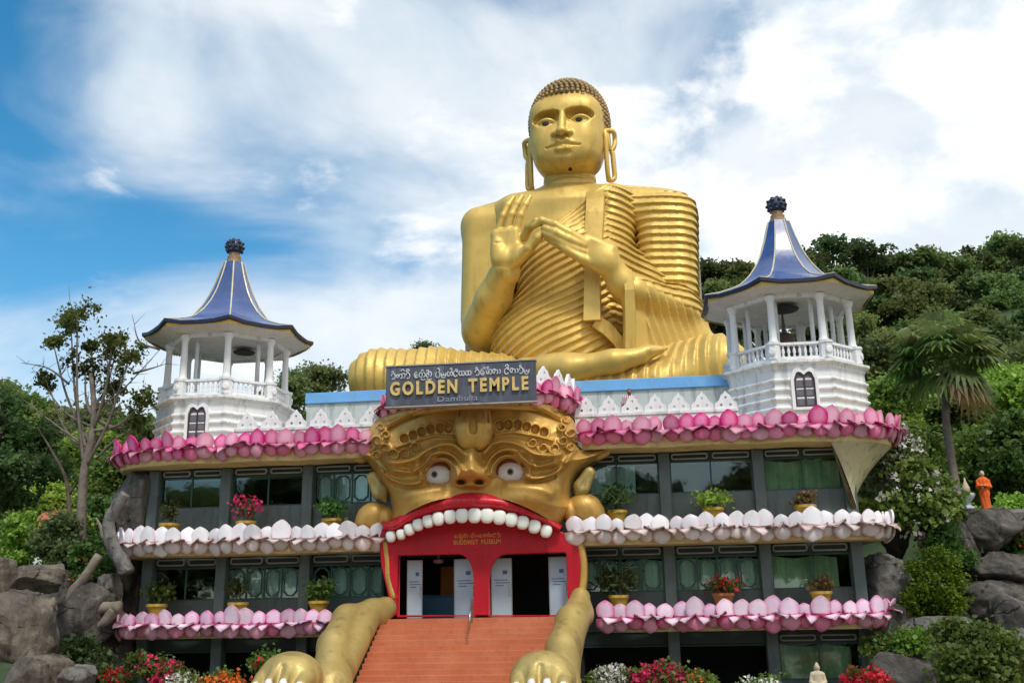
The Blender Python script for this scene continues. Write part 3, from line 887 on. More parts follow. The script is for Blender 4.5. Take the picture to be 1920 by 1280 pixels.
def merlon_mesh():
    out = [(-0.42, 0), (0.42, 0), (0.40, 0.22), (0.25, 0.34), (0.17, 0.52), (0.07, 0.60), (0, 0.70), (-0.07, 0.60), (-0.17, 0.52), (-0.25, 0.34), (-0.40, 0.22)]
    me_o = plate('merlon', [out, circle(0, 0.44, 0.05, n=8), circle(-0.17, 0.16, 0.055, n=8), circle(0.17, 0.16, 0.055, n=8)], -0.06, 0.06, 'white_fresh')
    me = me_o.data; bpy.data.objects.remove(me_o); return me
MERLON = merlon_mesh()
def parapet(label, pts, z0, zb, spacing=0.93):
    c = np.mean(np.array(pts), 0)
    t = thing('parapet', label, 'parapet', (c[0], c[1], z0), group='white roof parapets')
    sweep(pts, [(-0.10, z0), (0.08, z0), (0.08, zb - 0.1), (0.13, zb - 0.1), (0.13, zb), (-0.12, zb)], 'base_wall', 'white_paint', t)
    b, _ = base_of(t)
    p, tg = resample(pts, spacing)
    for q, d in zip(p, tg):
        o = bpy.data.objects.new('merlon', MERLON); COL.objects.link(o); o.parent = t
        o.location = Vector((q[0], q[1], zb)) - Vector(b); o.rotation_euler = (0, 0, math.atan2(d[1], d[0]))
    return t
parapet('white parapet with triangular merlons right of the lotus crown', [(x, -1.1) for x in np.linspace(3.9, 10.0, 14)], 10.7, 11.45)
parapet('white parapet with triangular merlons left of the lotus crown', [(x, -1.1) for x in np.linspace(-9.6, -3.6, 14)], 10.7, 11.42)

def blue_wall(x0, x1, label):
    t = thing('terrace_wall', label, 'wall', ((x0 + x1) / 2, 3.1, ROOF_Z), group='blue topped terrace walls')
    MB().box(x0, x1, 3.0, 3.2, ROOF_Z, 13.2).build('wall_panel', 'terrace_wall', t)
    MB().bevel_box(x0 - 0.05, x1 + 0.05, 2.9, 3.35, 13.2, 13.68, 0.02).build('coping', 'sky_blue_paint', t)
blue_wall(3.0, 10.1, 'pale wall with sky blue coping right of the signboard')
blue_wall(-8.1, -3.0, 'pale wall with sky blue coping left of the signboard')

# ================================================================== octagonal towers
def octa(c, ap, z, a0=PI / 8):
    r = ap / math.cos(PI / 8)
    return [(c[0] + r * math.cos(a0 + k * PI / 4), c[1] + r * math.sin(a0 + k * PI / 4), z) for k in range(8)]
def tower(cx, cy, label, dz=0.0):
    zb = 10.6
    t = thing('roof_tower', label, 'tower', (cx, cy, zb), group='octagonal roof towers')
    c = (cx, cy)
    def prism8(prof, name, mat, **k):
        mb = MB(); V = []
        for ap, z in prof: V += octa(c, ap * 0.89, z)
        m = len(prof)
        Fc = [[i * 8 + k_, i * 8 + (k_ + 1) % 8, (i + 1) * 8 + (k_ + 1) % 8, (i + 1) * 8 + k_] for i in range(m - 1) for k_ in range(8)]
        Fc += [list(range(8))[::-1], [(m - 1) * 8 + k_ for k_ in range(8)]]
        mb.add(V, Fc); return mb.build(name, mat, t, **k)
    # drum with stepped mouldings
    prof = [(3.15, zb), (3.15, 11.45)]
    z = 11.45
    for k in range(4):
        prof += [(3.02, z), (3.02, z + 0.16), (3.13, z + 0.24), (3.13, z + 0.30)]; z += 0.37
    prof += [(3.0, 12.93), (3.0, 13.25), (3.05, 13.3), (3.05, 13.42), (3.25, 13.5), (3.25, 13.6), (2.85, 13.62)]
    prism8(prof, 'drum', 'white_paint')
    # arched window in each visible face
    for k in (5, 4, 6, 7):
        an = PI / 8 + k * PI / 4 + PI / 8
        n = np.array([math.cos(an), math.sin(an)]); tv = np.array([-n[1], n[0]])
        if k != 5: continue
        def tri(hw, z0, zs, zt):
            pts = [(-hw, z0), (hw, z0), (hw, zs)]
            pts += [(hw * 0.98, zs + 0.12), (hw * 0.75, zt - 0.06), (hw * 0.5, zt), (hw * 0.22, zt - 0.05), (0, zt - 0.14), (-hw * 0.22, zt - 0.05), (-hw * 0.5, zt), (-hw * 0.75, zt - 0.06), (-hw * 0.98, zt - 0.12 + 0.0), (-hw, zs)]
            pts[11] = (-hw * 0.98, zs + 0.12)
            return pts
        yw = cy - 3.13 * 0.89
        plate('window_surround', [[(cx + x, z_) for x, z_ in tri(0.52, 11.62, 12.75, 13.28)], [(cx + x, z_) for x, z_ in tri(0.40, 11.72, 12.72, 13.13)]], yw - 0.07, yw + 0.12, 'white_fresh', t)
        wn_ = plate('window', [[(cx + x, z_) for x, z_ in tri(0.40, 11.72, 12.72, 13.13)], [(cx - 0.33, 11.79), (cx - 0.035, 11.79), (cx - 0.035, 12.95), (cx - 0.2, 13.03), (cx - 0.33, 12.75)], [(cx + 0.035, 11.79), (cx + 0.33, 11.79), (cx + 0.33, 12.75), (cx + 0.2, 13.03), (cx + 0.035, 12.95)]], yw - 0.02, yw + 0.06, 'purple_wood', t)
        MB().prism([(cx + x, z_) for x, z_ in tri(0.36, 11.75, 12.72, 13.08)], yw + 0.02, yw + 0.05).build('pane', 'grey_pane', wn_)
        for zz in (12.15, 12.5):
            for sx in (-1, 1): MB().box(cx + sx * 0.185 - 0.148, cx + sx * 0.185 + 0.148, yw - 0.005, yw + 0.03, zz - 0.02, zz + 0.02).build('glazing_bar', 'purple_wood', wn_)
    # floor and balustrade
    oc = octa(c, 2.42, 0)
    prism8([(2.95, 13.6), (2.95, 13.72)], 'floor', 'white_paint')
    bp = [(0.035, 0), (0.06, 0.03), (0.06, 0.06), (0.03, 0.1), (0.07, 0.22), (0.05, 0.32), (0.03, 0.4), (0.06, 0.44), (0.06, 0.48)]
    bal = MB().lathe(bp, 8); bme = np_mesh('baluster', np.array(bal.V), bal.F, True); bme.materials.append(M['white_fresh'])
    col = MB().lathe([(0.20, 0), (0.20, 0.08), (0.165, 0.14), (0.155, 0.3), (0.13, 1.62), (0.15, 1.66), (0.13, 1.7), (0.19, 1.82), (0.21, 1.9), (0.21, 1.98)], 12)
    cme = np_mesh('column', np.array(col.V), col.F, True); cme.set_sharp_from_angle(angle=rad(40)); cme.materials.append(M['white_fresh'])
    for k in range(8):
        p = np.array(oc[k][:2]); q = np.array(oc[(k + 1) % 8][:2]); d = (q - p) / np.linalg.norm(q - p); nrm = np.array([d[1], -d[0]]); L = np.linalg.norm(q - p)
        # corner post with a disc boss
        an = PI / 8 + k * PI / 4
        po = MB(); po.lathe([(0.27, 13.72), (0.27, 14.30), (0.31, 14.32), (0.31, 14.42), (0.2, 14.44)], 8, (p[0], p[1], 0), an + PI / 8); po.build('post', 'white_paint', t)
        m = MB(); m.lathe([(0.15, 0), (0.15, 0.03), (0.1, 0.05)], 14); o = m.build('boss', 'white_fresh', t)
        o.rotation_euler = (PI / 2, 0, an + PI / 2)
        o.location = Vector((p[0] + 0.255 * math.cos(an), p[1] + 0.255 * math.sin(an), 14.02)) - Vector((cx, cy, zb)); 
        for vtx in o.data.vertices: vtx.co += Vector((cx, cy, zb))
        # rails
        ang = math.atan2(d[1], d[0])
        for z0, z1, hw in ((13.73, 13.82, 0.10), (14.30, 14.40, 0.11)):
            a = p + d * 0.26; b = q - d * 0.26
            V = [(a - nrm * hw), (b - nrm * hw), (b + nrm * hw), (a + nrm * hw)]
            mb = MB(); mb.add([(v[0], v[1], z_) for z_ in (z0, z1) for v in V], [(3, 2, 1, 0), (4, 5, 6, 7), (0, 1, 5, 4), (1, 2, 6, 5), (2, 3, 7, 6), (3, 0, 4, 7)]); mb.build('rail', 'white_fresh', t)
        nb = 7
        for i in range(nb):
            f = 0.36 + (L - 0.72) * i / (nb - 1)
            o = bpy.data.objects.new('baluster', bme); COL.objects.link(o); o.parent = t
            o.location = Vector((p[0] + d[0] * f, p[1] + d[1] * f, 13.82)) - Vector((cx, cy, zb))
        pc = np.array(c) + (p - np.array(c)) * 0.97
        o = bpy.data.objects.new('column', cme); COL.objects.link(o); o.parent = t
        o.location = Vector((pc[0], pc[1], 14.42)) - Vector((cx, cy, zb))
    # inner screen walls of glass and a bell under the roof
    for k in range(8):
        p = np.array(octa(c, 1.7, 0)[k][:2]); m = MB(); m.lathe([(0.09, 13.72), (0.09, 16.4)], 8, (p[0], p[1], 0)); m.build('inner_post', 'white_paint', t)
    # eaves: soffit, fascia with scalloped fringe, roof
    V = octa(c, 2.2, 16.38) + octa(c, 3.32, 16.62)
    mb = MB(); mb.add(V, [[k, (k + 1) % 8, 8 + (k + 1) % 8, 8 + k][::-1] for k in range(8)] + [[k for k in range(8)][::-1]]); mb.build('soffit', 'soffit', t)
    mb = MB(); V = octa(c, 2.46, 16.3) + octa(c, 2.46, 16.5) + octa(c, 2.28, 16.3) + octa(c, 2.28, 16.5)
    mb.add(V, [[k, (k + 1) % 8, 8 + (k + 1) % 8, 8 + k] for k in range(8)] + [[16 + k, 24 + k, 24 + (k + 1) % 8, 16 + (k + 1) % 8] for k in range(8)] + [[k, 16 + k, 16 + (k + 1) % 8, (k + 1) % 8] for k in range(8)]); mb.build('ring_beam', 'white_paint', t)
    f0 = octa(c, 3.34, 16.55); fr = MB()
    for k in range(8):
        p = np.array(f0[k][:2]); q = np.array(f0[(k + 1) % 8][:2]); n_ = 22
        for i in range(n_):
            a = p + (q - p) * i / n_; b = p + (q - p) * (i + 1) / n_; m_ = (a + b) / 2
            sg = 0.02 * math.sin(i / n_ * PI)
            fr.add([(a[0], a[1], 16.74), (b[0], b[1], 16.74), (b[0], b[1], 16.60), (m_[0], m_[1], 16.53), (a[0], a[1], 16.60)], [[0, 1, 2, 3, 4]])
    fr.build('fringe', 'yellow_trim', t)
    # roof: eight concave panels with upturned corners, ribs on the arrises
    prof = []
    for i in range(17):
        s = i / 16
        ap = float(np.interp(s, [0, .04, .1, .2, .3, .45, .6, .8, 1], [1, .86, .715, .545, .435, .325, .25, .18, .125]))
        prof.append((3.46 * ap, 16.72 + 3.72 * s))
    def roof_ring(ap, z, lift):
        V = []; o8 = octa(c, ap, z)
        for k in range(8):
            p = np.array(o8[k]); q = np.array(o8[(k + 1) % 8])
            for j in range(4):
                f = j / 4; w = p + (q - p) * f; e = (2 * abs(f - 0.5)) ** 3
                w[2] += lift * e; V.append(w)
        return V
    mb = MB(); V = []
    for i, (ap, z_) in enumerate(prof): V += roof_ring(ap, z_, 0.16 * max(0, 1 - i / 3))
    n32 = 32
    mb.add(V, [[i * n32 + k, i * n32 + (k + 1) % n32, (i + 1) * n32 + (k + 1) % n32, (i + 1) * n32 + k] for i in range(16) for k in range(n32)])
    rf = mb.build('roof', 'roof_blue', t, False, angle=22)
    mb = MB(); Vt = roof_ring(3.48, 16.735, 0.16); Vb = roof_ring(3.48, 16.60, 0.16); Vi = roof_ring(3.26, 16.60, 0.1)
    mb.add(Vt + Vb + Vi, [[k, 32 + k, 32 + (k + 1) % 32, (k + 1) % 32] for k in range(32)] + [[32 + k, 64 + k, 64 + (k + 1) % 32, 32 + (k + 1) % 32] for k in range(32)])
    mb.build('eave_edge', 'roof_dark', t)
    for k in range(8):
        path = []
        for i, (ap, z_) in enumerate(prof):
            p = octa(c, ap + 0.01, z_ + 0.16 * max(0, 1 - i / 3))[k]; path.append(p)
        MB().tube(path, [0.036] * len(path), 6).build('rib', 'rib_gold', rf)
    # finial
    MB().lathe([(0.42, 20.36), (0.42, 20.46), (0.36, 20.5), (0.36, 20.58), (0.30, 20.62), (0.31, 20.76), (0.24, 20.82), (0.24, 20.95)], 16, (cx, cy, 0)).build('finial_base', 'finial_base', t, False, angle=35)
    fb = MB()
    fb.lathe([(0.20, 20.95), (0.30, 21.0), (0.37, 21.15), (0.38, 21.32), (0.33, 21.5), (0.2, 21.6), (0.05, 21.63)], 14, (cx, cy, 0))
    for zz, rr, nn in ((21.05, 0.34, 8), (21.22, 0.40, 9), (21.42, 0.37, 8), (21.56, 0.22, 6)):
        for k in range(nn):
            a = 2 * PI * k / nn + zz; fb.ball((cx + rr * math.cos(a), cy + rr * math.sin(a), zz), (0.085, 0.085, 0.075), 6, 4)
    fb.build('finial', 'finial_dark', t, True)
    t.location.z += dz
    return t
TWR_R = tower(12.78, 3.35, 'white octagonal tower with blue bell roof and bell, on the right wing')
TWR_L = tower(-11.98, 3.35, 'white octagonal tower with blue bell roof, on the left wing', -0.36)
# the bell and its hanging lamp plate inside the right tower
b = thing('bell', 'dark bronze bell hanging inside the right octagonal tower', 'bell', (12.6, 3.3, 14.5))
mb = MB(); mb.lathe([(0.62, 14.55), (0.64, 14.62), (0.50, 14.9), (0.42, 15.2), (0.24, 15.42), (0.1, 15.5)], 18, (12.6, 3.3, 0)); mb.build('bell_body', 'bell_metal', b, False, angle=40)
MB().lathe([(0.10, 15.5), (0.035, 16.3), (0.02, 16.36)], 10, (12.6, 3.3, 0)).build('hanger', 'bell_metal', b)
lp = MB(); lp.lathe([(0.05, 16.12), (0.55, 16.14), (0.6, 16.2), (0.3, 16.3), (0.05, 16.33)], 16, (12.55, 2.3, 0)); o = lp.build('hanging_lamp', 'black_hair'); tag(o, 'dark round lamp under the ceiling of the right tower', 'lamp')
lp = MB(); lp.lathe([(0.05, 16.12), (0.45, 16.14), (0.5, 16.2), (0.25, 16.3), (0.05, 16.33)], 16, (-11.3, 3.5, -0.36)); o = lp.build('hanging_lamp', 'black_hair'); tag(o, 'dark round lamp under the ceiling of the left tower', 'lamp')
# ================================================================== monster gateway
GATE = thing('monster_gateway', 'golden monster face gateway with wide red mouth and white teeth', 'gateway', (0.2, -1.4, 4.05))
def z4(pts): return [(640 + a / 3.048, 640 + b / 3.048) for a, b in pts]
MIRU = 889.0
def mir(pts): return [(2 * MIRU - u, v - 0.046 * 2 * (MIRU - u)) for u, v in pts]
def seg_dist(U, Vv, poly):
    d = np.full(U.shape, 1e9)
    for (a, b), (c, e) in zip(poly[:-1], poly[1:]):
        vx, vy = c - a, e - b; L = vx * vx + vy * vy + 1e-9
        t = np.clip(((U - a) * vx + (Vv - b) * vy) / L, 0, 1)
        d = np.minimum(d, np.hypot(U - a - t * vx, Vv - b - t * vy))
    return d
def inside(U, Vv, poly):
    r = np.zeros(U.shape, bool); n = len(poly)
    for i in range(n):
        x1, y1 = poly[i]; x2, y2 = poly[(i + 1) % n]
        c = ((y1 > Vv) != (y2 > Vv)) & (U < (x2 - x1) * (Vv - y1) / (y2 - y1 + 1e-9) + x1); r ^= c
    return r
LIP_OUT = z4([(232, 1012), (262, 1026), (300, 1006), (345, 972), (420, 924), (520, 884), (640, 862), (740, 856), (860, 863), (960, 881), (1080, 930), (1180, 985), (1262, 1050)])
LIP_IN = z4([(238, 1078), (275, 1090), (330, 1078), (385, 1045), (440, 1016), (500, 994), (560, 979), (625, 968), (690, 962), (762, 960), (833, 961), (902, 968), (972, 983), (1037, 1002), (1103, 1025), (1170, 1053), (1240, 1092)])
left_edge = z4([(255, 300), (262, 385), (205, 440), (150, 500), (135, 560), (140, 610), (60, 655), (90, 672), (150, 690), (185, 745), (205, 800), (250, 850), (275, 900), (285, 960), (262, 1026)])
right_edge = z4([(1250, 300), (1262, 385), (1325, 440), (1345, 510), (1350, 600), (1440, 620), (1535, 600), (1500, 640), (1440, 690), (1370, 740), (1335, 790), (1320, 850), (1315, 900), (1325, 960), (1262, 1050)])
left_edge = [tuple(p) for p in catmull(left_edge, 3)]; right_edge = [tuple(p) for p in catmull(right_edge, 3)]
lipc = [tuple(p) for p in catmull(LIP_OUT, 4)]
FACE_POLY = left_edge + [(u, v + 8) for u, v in lipc] + right_edge[::-1]

def face_depth(U, Vv):
    s = np.minimum(seg_dist(U, Vv, left_edge), seg_dist(U, Vv, right_edge))
    t = np.clip(s / 62.0, 0, 1)
    D = 1.75 * np.sqrt(np.maximum(0, 1 - (1 - t) ** 2))
    # forehead and muzzle swell
    D += 0.45 * np.exp(-((U - 889) / 120) ** 2 - ((Vv - 800) / 60) ** 2)
    for c in (800, 986):
        D += 0.55 * np.exp(-((U - c) / 62) ** 2 - ((Vv - 934 + 0.046 * (U - 889)) / 30) ** 2)
    def ridge(poly, w, h):
        nonlocal D
        d = seg_dist(U, Vv, poly); D = D + 1.35 * h * np.exp(-(d / w) ** 2)
    def crease(poly, w, h): ridge(poly, w, -h)
    for side in (0, 1):
        q = (lambda p: [tuple(x) for x in catmull(p, 4)]) if side == 0 else (lambda p: [tuple(x) for x in catmull(mir(p), 4)])
        # folds of the forehead under the board
        ridge(q(z4([(268, 470), (370, 418), (500, 380), (600, 372), (660, 372)])), 5.0, 0.20)
        ridge(q(z4([(262, 430), (380, 390), (500, 345), (640, 335)])), 5.5, 0.22)
        crease(q(z4([(270, 505), (380, 446), (510, 402), (640, 398)])), 2.2, 0.12)
        # band of round recesses
        ridge(q(z4([(310, 605), (380, 580), (450, 560), (540, 538), (640, 545)])), 2.6, 0.16)
        for a, b in ((360, 555), (410, 535), (460, 515), (511, 498), (566, 492), (614, 493)):
            (u, v), = q2([(a, b)], side)
            r = np.hypot((U - u) / 8.4, (Vv - v) / 9.0)
            D -= 0.26 * (1 - sstep(0.75, 1.05, r)); D += 0.05 * np.exp(-((r - 1.2) / 0.2) ** 2)
        # brow bands sweeping over the eye and out to the temple
        ridge(q(z4([(265, 690), (330, 690), (420, 668), (480, 625), (560, 590), (640, 590), (700, 640)])), 4.6, 0.26)
        ridge(q(z4([(300, 735), (400, 745), (470, 700), (520, 650), (590, 635), (650, 665), (690, 730)])), 4.4, 0.24)
        ridge(q(z4([(225, 735), (290, 790), (370, 812), (450, 800), (492, 735), (540, 682), (600, 672), (650, 715), (665, 770)])), 4.0, 0.22)
        crease(q(z4([(300, 812), (400, 835), (480, 822), (520, 790)])), 4.0, 0.15)
        ridge(q(z4([(150, 650), (200, 690), (235, 740)])), 5, 0.2)
        # leaf scrolls
        for a, b, r0 in ((300, 648, 40), (365, 640, 36), (425, 606, 34), (250, 610, 34), (205, 570, 36), (255, 535, 28), (205, 650, 30), (170, 610, 26), (225, 490, 26)):
            (u, v), = q2([(a, b)], side)
            dx, dy = U - u, Vv - v; rr = np.hypot(dx, dy); th = np.arctan2(dy, dx) * (1 if side else -1)
            k = r0 / 3.048
            w = (rr < 1.25 * k)
            D += 0.24 * np.exp(-((rr - k * (0.62 + 0.30 * th / PI)) / 1.9) ** 2) * w
            D += 0.10 * np.exp(-(rr / (0.8 * k)) ** 2)
        # cheek rolls out from the nose
        ridge(q(z4([(560, 838), (470, 850), (380, 872), (320, 905)])), 9.0, 0.10)
        # heavy brow shelf over the eye and a swelling temple
        ridge(q(z4([(300, 700), (400, 690), (480, 640), (570, 605), (650, 605), (700, 650)])), 13.0, 0.22)
        ridge(q(z4([(200, 560), (250, 640), (300, 720)])), 16.0, 0.15)
    # eye hollows
    for (u, v) in EYES:
        e = np.sqrt(((U - u) / 29.0) ** 2 + ((Vv - v) / np.where(Vv < v, 26.0, 17.5)) ** 2)
        D -= 0.42 * (1 - sstep(0.80, 1.10, e))
        D += 0.16 * np.exp(-((e - 1.22) / 0.13) ** 2) * (Vv < v + 10)
        D += 0.13 * np.exp(-((e - 1.62) / 0.14) ** 2) * sstep(8, -8, Vv - v)
    # nose
    D += 0.80 * np.exp(-((U - 884) / 13) ** 2 - ((Vv - 856) / 26) ** 2)
    D += 1.15 * np.exp(-np.abs((U - 881) / 19) ** 2.3 - np.abs((Vv - 884) / 19) ** 2.3)
    for du in (-23, 23): D += 0.80 * np.exp(-np.abs((U - 881 - du) / 14) ** 2.3 - np.abs((Vv - 889) / 16) ** 2.3)
    for du in (-16, 17): D -= 0.75 * np.exp(-np.abs((U - 881 - du) / 7.5) ** 2.6 - np.abs((Vv - 902) / 5.0) ** 2.6)
    D += 0.3 * np.exp(-np.abs((U - 881) / 20) ** 2 - ((Vv - 909) / 5) ** 2)
    return D
def q2(p, side):
    r = z4(p); return mir(r) if side else r
EYES = [(823, 890), (958, 884)]
def build_face():
    us = np.arange(650, 1152, 1.25); vs_ = np.arange(735, 990, 1.25)
    U, Vv = np.meshgrid(us, vs_, indexing='ij')
    D = face_depth(U, Vv); ins = inside(U, Vv, FACE_POLY)
    y = -0.75 - np.maximum(D, 0.0)
    d = np.stack([(U - 960) / FPX, -(Vv - 640) / FPX, -np.ones_like(U)], -1) @ MC.T
    Pw = CAM_LOC + d * ((y - CAM_LOC[1]) / d[..., 1])[..., None]
    I = np.arange(U.size).reshape(U.shape)
    ok = ins[:-1, :-1] | ins[1:, :-1] | ins[1:, 1:] | ins[:-1, 1:]
    Q = np.stack([I[:-1, :-1], I[1:, :-1], I[1:, 1:], I[:-1, 1:]], -1)[ok]
    used = np.unique(Q); mp = np.full(U.size, -1); mp[used] = np.arange(len(used))
    V = Pw.reshape(-1, 3)[used]; Q = mp[Q][:, ::-1]
    # a back shell closes the mask
    nV = len(V); Vb = V.copy(); Vb[:, 1] = -0.55
    e = np.sort(np.concatenate([Q[:, [0, 1]], Q[:, [1, 2]], Q[:, [2, 3]], Q[:, [3, 0]]]), 1)
    un, ct = np.unique(e, axis=0, return_counts=True); bd = un[ct == 1]
    side = np.stack([bd[:, 0], bd[:, 1], bd[:, 1] + nV, bd[:, 0] + nV], 1)
    V2 = np.concatenate([V, Vb]); Q2 = np.concatenate([Q, side])
    used = np.unique(Q2); mp = np.full(len(V2), -1); mp[used] = np.arange(len(used))
    me = np_mesh('face', V2[used] - base_of(GATE)[0], mp[Q2])
    return link('face', me, 'monster_gold', GATE)
build_face()
def face_pt(u, v, extra=0.0):
    D = float(face_depth(np.array([[u]], float), np.array([[v]], float))[0, 0])
    return at(u, v, -0.75 - max(0, D) - extra)
# eyes
for (u, v), (pu, pv), in zip(EYES, ((815, 889), (957, 884))):
    p = face_pt(u, v, 0.0); p[1] -= 0.02
    mb = MB(); mb.ball(p, (0.64, 0.28, 0.49), 20, 12); e = mb.build('eye', 'eye_white', GATE, True)
    d = at(pu, pv, p[1] - 0.25)
    mb = MB(); mb.ball(d, (0.135, 0.06, 0.135), 14, 8); mb.build('iris', 'eye_ring', e, True)
    mb = MB(); mb.ball(d + np.array([0, -0.035, 0]), (0.085, 0.05, 0.085), 14, 8); mb.build('pupil', 'eye_dark', e, True)
    arc = []
    for k in range(15):
        a = rad(205 - 230 * k / 14); arc.append(at(u + 25.5 * math.cos(a), v - (21.5 if math.sin(a) > 0 else 15) * math.sin(a), p[1] - 0.16))
    MB().tube(arc, [0.03 + 0.075 * math.sin(PI * k / 14) for k in range(15)], 8).build('eyelid', 'eyelid_red', e, True)
# forehead ornament
sd = SDF(at(835, 850, -4.3) - np.array([0, 0, 0.2]), at(945, 740, -2.0) + np.array([0.2, 0, 0.2]), 0.035)
for du, s in ((-13, 1), (14, 1)):
    sd.put(p_cap(at(888 + du, 752, -3.0), at(888 + du * 1.1, 800, -3.2), 0.30, 0.42), 0.1)
    sd.put(p_ell(at(888 + du * 0.9, 812, -3.2), (0.42, 0.45, 0.62)), 0.15)
sd.cut(p_cap(at(888, 752, -3.35), at(887, 806, -3.65), 0.07, 0.15), 0.05)
for du in (-24, 25): sd.cut(p_cap(at(888 + du, 752, -3.3), at(888 + du * 1.05, 800, -3.45), 0.05, 0.05), 0.05)
sd.build('forehead_ornament', 'monster_gold', GATE)
# ears and cheek knobs
def ear(u, v, s):
    c = at(u, v, -1.5)
    sd = SDF(c - np.array([1.0, 0.9, 1.0]), c + np.array([1.0, 0.9, 1.0]), 0.035)
    sd.put(p_cap(c + np.array([-0.26 * s, 0.05, -0.48]), c + np.array([-0.05 * s, 0.0, -0.1]), 0.06, 0.30, (1, 0.7, 1)), 0.12)
    sd.put(p_cap(c + np.array([-0.05 * s, 0.0, -0.1]), c + np.array([0.24 * s, 0.0, 0.42]), 0.30, 0.24, (1, 0.7, 1)), 0.12)
    sd.cut(p_ell(c + np.array([0.08 * s, -0.30, 0.10]), (0.15, 0.16, 0.40), rot('Y', 26 * s)), 0.08)
    sd.build('ear', 'arm_gold', GATE)
ear(710, 916, -1); ear(1093, 908, 1)
def knob(u, v, s):
    c = at(u, v, -1.25)
    sd = SDF(c - np.array([1.5, 1.2, 1.2]), c + np.array([1.5, 1.2, 1.2]), 0.04)
    sd.put(p_ell(c, (0.66, 0.6, 0.54), rot('Y', 18 * s)), 0.1); sd.put(p_ell(c + np.array([0.1 * s, 0.1, -0.35]), (0.62, 0.55, 0.4)), 0.25)
    sd.put(p_ell(c + np.array([-0.55 * s, -0.05, -0.12]), (0.30, 0.45, 0.46)), 0.06)
    sd.build('cheek_knob', 'monster_gold', GATE)
knob(700, 968, -1); knob(1098, 952, 1)
# curling flourishes at the temples
for pts, s in ((z4([(150, 655), (110, 672), (70, 662), (58, 640), (78, 628)]), -1), (z4([(1400, 660), (1470, 655), (1525, 625), (1535, 596), (1500, 592)]), 1)):
    MB().tube([at(u, v, -1.0) for u, v in catmull(pts, 5)], np.linspace(0.22, 0.05, 21), 8).build('flourish', 'monster_gold', GATE, True)

# lip: a rounded red arch
def lip_y(u): return -2.72 + 1.05 * ((u - 885) / 172.0) ** 2
def build_lip():
    A = np.array(catmull(LIP_OUT, 6)); Bc = np.array(catmull(LIP_IN, 5)); n = 60
    def rs(P_):
        s = np.concatenate([[0], np.cumsum(np.linalg.norm(np.diff(P_, axis=0), axis=1))]); q = np.linspace(0, s[-1], n)
        return np.stack([np.interp(q, s, P_[:, i]) for i in range(2)], 1)
    A, Bc = rs(A), rs(Bc); V = []; m = 12
    for i in range(n):
        for k in range(m):
            w = -0.03 + 1.06 * k / (m - 1); p = A[i] * (1 - w) + Bc[i] * w
            y = lip_y(p[0]) + 0.35 - 0.62 * math.sin(PI * min(1, max(0, k / (m - 1)))) ** 0.6
            if k == m - 1: y += 0.35
            V.append(at(p[0], p[1], y))
    mb = MB(); mb.add(V, [[i * m + k, i * m + k + 1, (i + 1) * m + k + 1, (i + 1) * m + k] for i in range(n - 1) for k in range(m - 1)])
    mb.build('lip', 'lip_paint', GATE, True)
build_lip()
TEETH = [(284, 1114, .85), (342, 1102, .78), (390, 1074, .88), (440, 1047, .9), (497, 1027, .95), (555, 1012, 1), (622, 1001, 1.02), (690, 995, 1.05), (762, 994, 1.1), (833, 995, 1.1), (903, 1004, 1.08), (971, 1018, 1.02), (1036, 1034, 1), (1103, 1057, 1.0), (1170, 1083, .95)]
def tooth_mesh():
    V = []; nu, nv = 10, 8
    mb = MB(); mb.ball((0, 0, 0), (1, 1, 1), nu, nv)
    V = np.array(mb.V); 
    sx = np.sign(V) * np.abs(V) ** 0.72
    sx[:, 0] *= 0.225 * (1 - 0.16 * np.clip(-sx[:, 2], 0, 1)); sx[:, 1] *= 0.15; sx[:, 2] *= 0.25
    me = np_mesh('tooth', sx, mb.F, True); me.materials.append(M['tooth']); return me
TM = tooth_mesh(); gb = base_of(GATE)[0]
for i, (a, b, s) in enumerate(TEETH):
    (u, v), = z4([(a, b)])
    o = bpy.data.objects.new('tooth', TM); COL.objects.link(o); o.parent = GATE
    p = at(u, v, lip_y(u) - 0.02); o.location = Vector(p - gb)
    sl = (TEETH[min(i + 1, len(TEETH) - 1)][1] - TEETH[max(i - 1, 0)][1]) / (TEETH[min(i + 1, len(TEETH) - 1)][0] - TEETH[max(i - 1, 0)][0])
    o.rotation_euler = (0, math.atan(sl) * 0.55, 0); o.scale = (s * 1.05, 1, s * 1.0)

# red mouth wall with its two door openings
YP = -1.55
def xz(u, v, y=YP): p = at(u, v, y); return (p[0], p[2])
top = [xz(u, v - 4) for u, v in catmull(LIP_IN, 4)]
outl = [xz(742, 1154), xz(730, 1120), xz(716, 1060), xz(712, 1010)] + top + [xz(1086, 1010), xz(1090, 1060), xz(1084, 1110), xz(1070, 1154)]
zf = 4.14
def opening(u0, u1, side):
    x0, z1 = xz(u0, 1039); x1, _ = xz(u1, 1037); r = 0.62
    pts = [(x0, zf), (x1, zf)]
    if side > 0:      # round the upper right corner
        pts += [(x1, z1 - r * 1.5)] + [(x1 - r + r * math.cos(rad(a)), z1 - r * 1.5 + r * 1.5 * math.sin(rad(a))) for a in range(15, 91, 15)] + [(x0 + 0.06, z1), (x0, z1 - 0.06)]
    else:
        pts += [(x1, z1 - 0.06), (x1 - 0.06, z1)] + [(x0 + r - r * math.sin(rad(a)), z1 - r * 1.5 + r * 1.5 * math.cos(rad(a))) for a in range(0, 91, 15)]
    return pts
OP_L, OP_R = opening(746, 890, 1), opening(917, 1062, -1)
plate('mouth_wall', [outl, OP_L, OP_R], YP - 0.12, YP + 0.25, 'red_paint', GATE, bevel=0.03)
